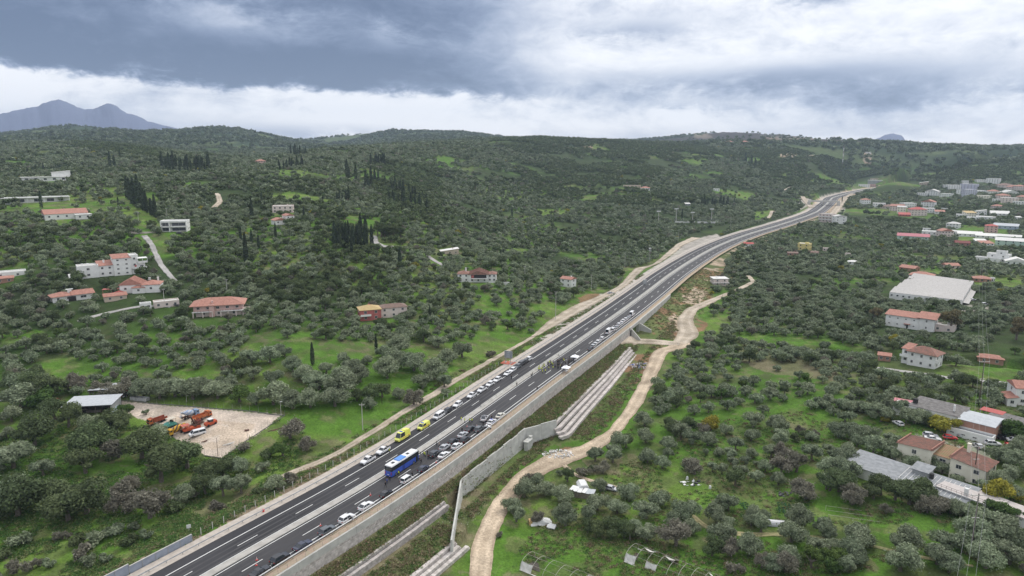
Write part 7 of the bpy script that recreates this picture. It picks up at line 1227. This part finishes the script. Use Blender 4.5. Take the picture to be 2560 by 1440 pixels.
for i in range(16): u = rc.uniform(1420, 1440); v = 906-(u-1420)*.4+rc.uniform(-6, 8); tb = kset[rc.randrange(6)]; person(u, v, tb[0], tb[1], '', vest=i == 2, g='people standing under and beside the far gazebo')
for i in range(9): u = rc.uniform(1403, 1424); v = 927-(u-1403)*.3+rc.uniform(-4, 6); tb = kset[rc.randrange(6)]; person(u, v, tb[0], tb[1], '', cap=i == 1, g='people standing under the near gazebo')
cr_ = [o for o in bpy.data.objects if o.name.startswith('person') and o.get('label') == '']
for gname in sorted(set(o['group'] for o in cr_)):
    L = sorted([o for o in cr_ if o['group'] == gname], key=lambda o: o.location.x)
    for i, o in enumerate(L):
        vst = any(c.name.startswith('vest') for c in bpy.data.objects if c.parent == o); o['label'] = '%s, %s from the left of the %s' % ('person in a hi-vis vest' if vst else 'person in dark clothes', ordn(i+1), {'people gathered beside the median barrier': 'group by the median barrier', 'dark-clothed people standing between the two gazebos': 'dark crowd between the gazebos', 'people standing under and beside the far gazebo': 'group at the far gazebo', 'people standing under the near gazebo': 'group under the near gazebo'}[gname])
# gazebos
for u, v, l in ((1415, 931, 'white pop-up gazebo nearer the camera beside the guard rail'), (1437, 903, 'white pop-up gazebo farther up the road')):
    g = G(u, v, 0); S_, T_ = toST([g[0]], [g[1]]); t = thing('gazebo', l, 'gazebo', (g[0], g[1], .01), RH(S_[0])); m = MB(); m.poly([(-1.6, -1.6, 2.25), (1.6, -1.6, 2.25), (1.6, 1.6, 2.25), (-1.6, 1.6, 2.25), (-1.6, -1.6, 2.0), (1.6, -1.6, 2.0), (1.6, 1.6, 2.0), (-1.6, 1.6, 2.0), (-.5, -.5, 2.75), (.5, -.5, 2.75), (.5, .5, 2.75), (-.5, .5, 2.75), (0, 0, 3.35)], [(0, 1, 9, 8), (1, 2, 10, 9), (2, 3, 11, 10), (3, 0, 8, 11), (8, 9, 12), (9, 10, 12), (10, 11, 12), (11, 8, 12), (4, 5, 1, 0), (5, 6, 2, 1), (6, 7, 3, 2), (7, 4, 0, 3)]); m.build('canopy', mat('canopy_white', (.8, .8, .82), .7), t)
    for x in (-1.5, 1.5):
        for y in (-1.5, 1.5): m = MB(); m.tube((x, y, 0), (x, y, 2.2), .03, 5); m.build('leg', rimm, t)
    m = MB(); m.box(-.9, .9, -.4, .4, .7, .76); [m.box(x-.03, x+.03, y-.03, y+.03, 0, .7) for x in (-.8, .8) for y in (-.3, .3)]; o = m.build('folding_table', mat('canopy_white', (.8, .8, .82), .7), None, (g[0]+.2, g[1], .012), RH(S_[0])); tag(o, 'white folding table standing under the %s gazebo' % ('near' if 'nearer' in l else 'far'), 'table')
# traffic cones
CO = None
for i, (u, v) in enumerate([(641,1413),(642,1400),(801,1314),(926,1238),(1090,1156),(1168,1067),(1182,1068),(1192,1067)]):
    g = G(u, v, 0); lb = 'red and white traffic cone, %s counting up the right carriageway' % ordn(i+1)
    if CO is None:
        CO = thing('traffic_cone', lb, 'traffic cone', (g[0], g[1], .004), 0, 'traffic cones'); rd_ = mat('cone_red', (.62, .05, .04), .6); wt_ = mat('cone_white', (.75, .75, .73), .6); MB().box(-.22, .22, -.22, .22, 0, .05).build('base', rd_, CO)
        for k in range(4): m = MB(); m.tube((0, 0, .05+k*.19), (0, 0, .05+(k+1)*.19), .17-.04*k, 10, 0, .17-.04*(k+1)); m.build('band', rd_ if k % 2 == 0 else wt_, CO)
        _k0 = KIDS(CO)
    else: dup(CO, (g[0], g[1], .004), 0, lb)
g = G(466, 1282, 0)
p = P(659, 1283); m = MB(); m.box(-.25, .25, -.12, .12, 0, 1.1); o = m.build('marker', mat('cone_red', (.62, .05, .04), .6), None, p); tag(o, 'orange-red plastic marker post on the bare bank', 'marker')
# ------------------------------------------------------------------ fences, poles, signs
whc = mat('fence_concrete', (.50, .50, .46), .9, col2=(.40, .39, .36), scale=2)
fn = thing('mesh_fence', 'line of pale concrete fence posts left of the motorway', 'fence', R(30, -8.6)); inv = Matrix.Translation(-fn.location)
me = MB().box(-.07, .07, -.07, .07, -.5, 1.9).mesh('post', whc); s = 14.0; k = 0
while s < 168:
    q = R(s, -8.7); o = link('post', me, fn, (q[0], q[1], float(hz(q[0], q[1])))); o.matrix_parent_inverse = inv; s += 3.1; k += 1
for z in (.5, 1.2, 1.75):
    m = MB(); pr = None
    for s in np.arange(14, 168, 6.2):
        q = R(s, -8.7); c = (q[0], q[1], float(hz(q[0], q[1]))+z)
        if pr: m.tube(pr, c, .012, 3)
        pr = c
    o = m.build('wire', steelm, fn); o.matrix_parent_inverse = inv
# grey-blue noise panels at the lower left
nw = thing('noise_barrier', 'row of smooth grey-blue barrier panels left of the motorway at the bottom edge', 'barrier', R(-25, -8.2)); inv = Matrix.Translation(-nw.location); pm = mat('panel_blue_grey', (.27, .30, .36), .7, col2=(.22, .25, .30), scale=.6); s = -46.0; k = 0
while s < 10:
    hi = 2.3 if s < -6 else 1.7; o = rprof('panel', s, s+2.95, [(-7.75, -.5), (-7.75, hi), (-7.6, hi), (-7.6, -.5)], pm, nw); o.matrix_parent_inverse = inv; o = rprof('coping', s, s+2.97, [(-7.8, hi), (-7.8, hi+.1), (-7.55, hi+.1), (-7.55, hi)], concl, nw); o.matrix_parent_inverse = inv
    q = R(s+2.98, -7.68); m = MB(); m.box(-.06, .06, -.14, .14, -.5, hi, 0, Matrix.Translation((q[0], q[1], q[2])) @ Matrix.Rotation(RH(s), 4, 'Z')); o = m.build('post', steelm, nw); o.matrix_parent_inverse = inv; s += 3.0; k += 1
# fence and kerb round the equipment yard
yk = [(300,1003),(430,1013),(560,1024),(712,1039),(640,1088),(556,1147),(512,1140)]; yp = [P(u, v) for u, v in yk]; yf = thing('yard_fence', 'low dark kerb with thin wire fence posts round the equipment yard', 'fence', yp[0]); inv = Matrix.Translation(-yp[0]); km = mat('yard_kerb', (.12, .12, .11), .9)
pm_ = MB().tube((0, 0, -.3), (0, 0, 2.2), .035, 5).mesh('post', steelm)
for a, b in zip(yp[:-1], yp[1:]):
    n = max(2, int((b-a).length/3)); m = MB(); pts = []
    for i in range(n+1): c = a.lerp(b, i/n); c.z = float(hz(c.x, c.y)); pts.append(c.copy()); o = link('post', pm_, yf, c); o.matrix_parent_inverse = inv
    for c, d in zip(pts[:-1], pts[1:]): m.tube(c+Vector((0, 0, .12)), d+Vector((0, 0, .12)), .16, 4)
    o = m.build('kerb', km, yf); o.matrix_parent_inverse = inv
# poles: (u, v_foot, v_top, kind, label)
polec = mat('pole_concrete', (.46, .45, .42), .9, col2=(.38, .37, .35), scale=2); polew = mat('pole_wood', (.07, .055, .045), .9, col2=(.12, .10, .08), scale=2)
POLES = [(907,1075,1009,'c','thick pale concrete pole between yard and dirt track'),(545+17,668,633,'c','')]
for u, v, t_, k, l in [(907,1076,1009,'c','pale concrete pole right of the equipment yard'),(1562,669,632,'c','pale pole left of the branching dirt track'),(1624,656,622,'c','pale pole right of the branching dirt track'),(1671,608,589,'c','thin pole left of the twin hut poles'),(1696,602,582,'c','thin pole right of the twin hut poles'),(1826,572,547,'c','pale pole beside the far motorway curve'),(2130,568,549,'c','pale pole right of the white three-storey building'),(2002,570,553,'c','pale pole by the far dirt bank'),(1478,728,686,'c','tall pale pole above the dug bank'),(1389,800,727,'c','pale pole with crossarm above the dirt junction'),(412,766,726,'c','pale pole beside the pink garage'),(347,560,533,'c','pale pole at the garden of the modern villa'),(418,550,524,'c','thin pole behind the modern villa'),(568,733,700,'c','pale pole above the broad hip-roofed house'),(805,776,744,'c','pale pole left of the red-walled house'),(1155,740,697,'c','pale pole below the dark-red-roofed white house'),(1312,700,665,'c','thin pale pole on the slope'),(955,1010,985,'w','thin dark stub post beside the dirt track'),(545,1140,1097,'w','dark lattice post inside the yard fence'),(703,1040,1005,'c','yard lamp post at the far corner of the yard'),(467,1005,981,'c','yard lamp post behind the machines'),(167,760,745,'w','thin pole before the bungalow'),(935,650,620,'w','thin pole above the dark tree belt'),(1954,463,443,'c','slim mast above the far track'),(2390,880,850,'w','thin pole among the olives on the right'),(1903,890,868,'w','small post in the narrow meadow'),(1805,752,735,'w','dark post beside the dirt road near the pink house'),(1300,1212,1195,'w','short dark post beside the dirt road bend'),(2323,1208,1175,'c','aerial pole on the long grey-roofed building')]:
    p = P(u, v); d = math.hypot(p[0], p[1], 90); h = (v-t_)*d/F; b = thing('power_pole' if h > 5 else 'post', l, 'pole', p); mt_ = polec if k == 'c' else polew; m = MB(); m.tube((0, 0, -.5), (0, 0, h), .16 if h > 7 else .09, 8, 0, .10 if h > 7 else .06); m.build('shaft', mt_, b)
    if h > 7.5 and 'lamp' not in l and 'mast' not in l: m = MB(); m.box(-.9, .9, -.06, .06, h-.5, h-.38); m.build('crossarm', mt_, b); m = MB(); [m.tube((x, 0, h-.38), (x, 0, h-.15), .06, 5) for x in (-.8, 0, .8)]; m.build('insulators', plasm, b)
    if 'lamp' in l: m = MB(); m.box(-.1, .7, -.1, .1, h-.05, h+.08); m.build('lamp_head', plasm, b)
p = P(2106, 412); b = thing('radio_mast', 'red and white lattice radio mast on the wooded hillside', 'mast', p); hm = 42*math.hypot(p[0], p[1])/F
for i in range(7): m = MB(); m.tube((0, 0, hm*i/7), (0, 0, hm*(i+1)/7), 1.0, 5); m.build('section', plasm if i % 2 else M3('mast_grey', (.3, .25, .25)), b)
for i, (u, v, t_) in enumerate([(1646,556,530),(1690,555,524),(1731,556,533),(1778,557,525)]):
    p = P(u, v); d = math.hypot(p[0], p[1], 90); h = (v-t_)*d/F; b = thing('floodlight_mast', 'floodlight mast of the sports pitch, %s from the left' % ordn(i+1), 'floodlight', p, 0, 'sports pitch floodlights'); m = MB(); m.tube((0, 0, -.5), (0, 0, h), .5, 6, 0, .3); m.build('shaft', polec, b); m = MB(); m.box(-2.6, 2.6, -.4, .4, h-.2, h+1.0); m.build('lamp_panel', plasm, b)
p = P(1745, 558); o = MB().box(-30, 26, -.15, .15, 0, 2.2).build('pitch_wall', wm('white'), None, p, -.05); tag(o, 'long low white wall at the foot of the floodlight masts', 'wall')
p = P(1720, 560); m = MB(); [m.box(x-.08, x+.08, -.08, .08, 0, 6) for x in range(-18, 46, 6)]; [m.box(-18, 44, -.03, .03, z, z+.06) for z in (2, 4, 5.9)]; o = m.build('pitch_fence', steelm, None, p, -.05); tag(o, 'high wire fence between the floodlight masts', 'fence')
# wooden power line at the right: foot (u, v), top v and height above ground
wire = mat('wire', (.35, .35, .36), .5, metal=.5); tops = []
for i, (u, v, h, l) in enumerate([(2426,1385,15.5,'dark wooden power pole rising over the pink terrace'),(2433,1203,11,'dark wooden power pole beside the cream house'),(2446,1014,17,'tall wooden power pole among the olives on the right'),(2452,700,13,'far wooden power pole beyond the warehouse')]):
    p = P(u, v); b = thing('wooden_power_pole', l, 'power pole', p, 0, 'wooden poles of the power line'); m = MB(); m.tube((0, 0, -1), (0, 0, h), .19, 8, 0, .13); m.build('shaft', polew, b); m = MB(); m.box(-1.9, 1.9, -.08, .08, h-.5, h-.34); m.box(-.9, .9, -.07, .07, h*.6, h*.6+.14); m.build('crossarm', polec, b); m = MB(); [m.tube((x, 0, h-.34), (x, 0, h-.05), .07, 5) for x in (-1.8, 0, 1.8)]; m.build('insulators', plasm, b); tops.append([p+Vector((x, 0, h-.05)) for x in (-1.8, 0, 1.8)])
near_top = [Vector((53+x, 72, 9.0)) for x in (-1.8, 0, 1.8)]
b = thing('wooden_power_pole', 'wooden power pole of the same line standing below the photo frame', 'power pole', (53, 72, -8.5), 0, 'wooden poles of the power line'); MB().tube((0, 0, 0), (0, 0, 17.5), .19, 8, 0, .13).build('shaft', polew, b); MB().box(-1.9, 1.9, -.08, .08, 17, 17.2).build('crossarm', polec, b)
seq = [near_top]+tops
for k in range(len(seq)-1):
    for w in range(3):
        A, B = seq[k][w], seq[k+1][w]; m = MB(); pr = A; sag = (B-A).length*.018
        for i in range(1, 13): e = i/12; c = A.lerp(B, e)-Vector((0, 0, sag*4*e*(1-e))); m.tube(pr, c, .022, 3); pr = c
        o = m.build('power_line', wire); tag(o, '%s wire of the power line, %s span from the bottom of the photo' % (('left', 'middle', 'right')[w], ordn(k+1)), 'wire', 'wires of the power line')
# big road sign seen from behind
g = R(171, -6.6); sg = thing('road_sign', 'large double-post road sign seen from behind beside the left shoulder', 'road sign', tuple(g), RH(171)-math.pi/2); m = MB(); m.box(-1.9, 1.9, -.06, .06, 2.2, 5.4); m.build('panel', M3('sign_back', (.38, .41, .44), (.3, .33, .36)), sg)
for z in (2.6, 3.5, 4.4, 5.1): m = MB(); m.box(-1.85, 1.85, -.14, -.062, z, z+.12); m.build('rib', steelm, sg)
for x in (-1.2, 1.2): m = MB(); m.tube((x, -.25, -.3), (x, -.25, 5.4), .14, 8); m.build('post', steelm, sg); m = MB(); m.box(x-.35, x+.35, -.6, .2, -.3, .5); m.build('footing', concl, sg)
m = MB(); m.box(-2.9, 2.9, -2.4, 2.0, -.6, .06); m.build('red_soil_pad', mat('red_soil2', (.42, .12, .08), .95), sg)
p = P(1612, 712); m = MB(); m.box(-1.2, 1.2, -.8, .8, 0, 3.6); o = m.build('roadside_cabinet', wm('grey'), None, p); tag(o, 'pale grey cabinet beside the motorway embankment near the branching track', 'cabinet')
p = P(473, 1330); m = MB(); m.box(-.5, .5, -.04, .04, 1.0, 1.9); m.tube((0, 0, 0), (0, 0, 1.1), .05, 5); o = m.build('small_sign', plasm, None, p, .4); tag(o, 'small white sign on a stick in the green slope', 'sign')
# ------------------------------------------------------------------ greenhouses: bare hoops with remains of sheeting
hoopm = mat('hoop_steel', (.45, .44, .41), .6, col2=(.34, .30, .26), scale=3); sheetm = mat('torn_sheet', (.62, .61, .58), .7, col2=(.5, .49, .46), scale=1)
def greenhouse(a, b, w, n, label, torn, hh_=2.6):
    A, B = P(*a), P(*b); d = (B-A); d.z = 0; L_ = d.length; an = math.atan2(d.y, d.x); t = thing('greenhouse', label, 'greenhouse', A, an); side = -1
    rows = []
    for i in range(n):
        x = L_*i/(n-1); m = MB(); pts = [Vector((x, side*w*(.5-.5*math.cos(q)), hh_*math.sin(q)**.8 if q not in (0, math.pi) else 0)) for q in np.linspace(0, math.pi, 9)]
        for p_, q_ in zip(pts[:-1], pts[1:]): m.tube(p_, q_, .045, 5)
        m.build('hoop', hoopm, t); rows.append(pts)
    for j in (2, 4, 6): m = MB(); [m.tube(rows[i][j], rows[i+1][j], .03, 4) for i in range(n-1)]; m.build('purlin', hoopm, t)
    r3 = random.Random(n)
    for i in torn:
        for j0, j1 in (((1, 3),) if i % 2 else ((6, 8),)):
            m = MB(); K = 5; V = []
            for e in range(K+1):
                for f in range(4): c = rows[i][j0].lerp(rows[i+1][j0], e/K); c2 = rows[i][j1].lerp(rows[i+1][j1], e/K); q = c.lerp(c2, f/3*r3.uniform(.75, 1.0)); q.z -= .5*math.sin(math.pi*e/K)*(.3+f*.25); q.y += r3.uniform(-.08, .08)+side*.1; q.z = max(q.z, .05); V.append(q)
            m.poly(V, [(e*4+f, e*4+f+1, e*4+f+5, e*4+f+4) for e in range(K) for f in range(3)]); o = m.build('torn_sheet', sheetm, t)
    m = MB(); m.box(0, L_, side*.3-.15, side*.3+.15, .0, .12); m.box(0, L_, side*w-.1, side*w+.1, 0, .12); m.build('sheet_rolls', sheetm, t)
    o = MB().box(.5, L_-.5, -w*.72, -w*.28, .02, .1).build('soil_bed', mat('tilled', (.09, .075, .06), .95, col2=(.05, .045, .04), scale=1.2, bump=.5), t)
    KEEP.append(tuple((A+B)/2)[:2]+(1, 1))
greenhouse((1338, 1392), (1640, 1490), 7, 11, 'long bare greenhouse frame of pale hoops at the bottom edge of the photo', (0, 5)); greenhouse((1596, 1372), (1930, 1475), 7.5, 13, 'greenhouse frame with hanging torn white sheeting at the bottom edge', (0, 1, 2, 3, 6, 7, 8))
# small plastic tunnel, bean rows, frames in the vegetable garden
p = P(1940, 1312); m = MB(); m.loft([[(x, 1.3*math.cos(a), 1.2*math.sin(a)) for a in np.linspace(0, math.pi, 9)] for x in (-2.6, -1, 1, 2.6)]); o = m.build('plastic_tunnel', mat('plastic_grey', (.45, .46, .48), .4), None, p, -.2); tag(o, 'low grey plastic tunnel between two olive trees', 'tunnel')
p = P(1880, 1232); t = thing('bean_row', 'patch of tall yellowing bean canes with stakes', 'bean row', p, -.15)
for i in range(40): m = MB(); x, y = r_.uniform(-3.5, 3.5), r_.uniform(-1.6, 1.6); m.tube((x, y, 0), (x+r_.uniform(-.2, .2), y, r_.uniform(1.2, 2.1)), .05, 4, 0, .02); m.build('cane', mat('cane', (.24, .28, .09), .9), t)
p = P(1995, 1275); t = thing('vegetable_bed', 'dark green rows of vegetables beyond the plastic tunnel', 'vegetable bed', p, -.25)
cab = leafmat('cabbage', (.04, .12, .05), (.08, .19, .09)); C = np.random.default_rng(2).normal(0, .18, (20, 3)); V, Q_ = leaves(C*[1, 1, .4]+[0, 0, .15], np.tile([0, 0, .8], (20, 1)), .2, np.random.default_rng(1)); cme = npmesh('plant', V, Q_, cab, smooth=False)
for i in range(11):
    for j in range(5): link('plant', cme, t, (-5+i*1.0, -2.4+j*1.2, .03), i*1.3+j)
t = thing('vegetable_bed', 'short pale cabbage row beside a white bag', 'vegetable bed', P(1858, 1268), .2)
for i in range(5):
    for j in range(3): link('plant', cme, t, (j*.9, -2+i*.9, .03), i+j)
p = P(2070, 1300); t = thing('trellis', 'low wooden trellis frame in the vegetable garden', 'trellis', p, -.3); m = MB(); [m.tube((x, y, 0), (x, y, 1.6), .05, 5) for x in (0, 6, 12, 18) for y in (0, 5)]; m.build('stakes', hoopm, t); m = MB(); [m.tube((0, y, 1.5), (18, y, 1.5), .035, 4) for y in (0, 2.5, 5)]; m.build('rails', hoopm, t)
# ------------------------------------------------------------------ air
hzb = MB(); hzb.box(-7500, 7500, -500, 8600, -60, 640); hm_ = bpy.data.materials.new('haze'); hm_.use_nodes = True; ht = hm_.node_tree; ht.nodes.clear(); pv = ht.nodes.new('ShaderNodeVolumePrincipled'); pv.inputs['Color'].default_value = (.62, .77, 1, 1); pv.inputs['Density'].default_value = 6.5e-5; pv.inputs['Anisotropy'].default_value = .2
ou = ht.nodes.new('ShaderNodeOutputMaterial'); ht.links.new(pv.outputs[0], ou.inputs['Volume']); o = hzb.build('haze', hm_); o['kind'] = 'stuff'; o['label'] = 'thin bluish haze filling the valley air'; o['category'] = 'haze'
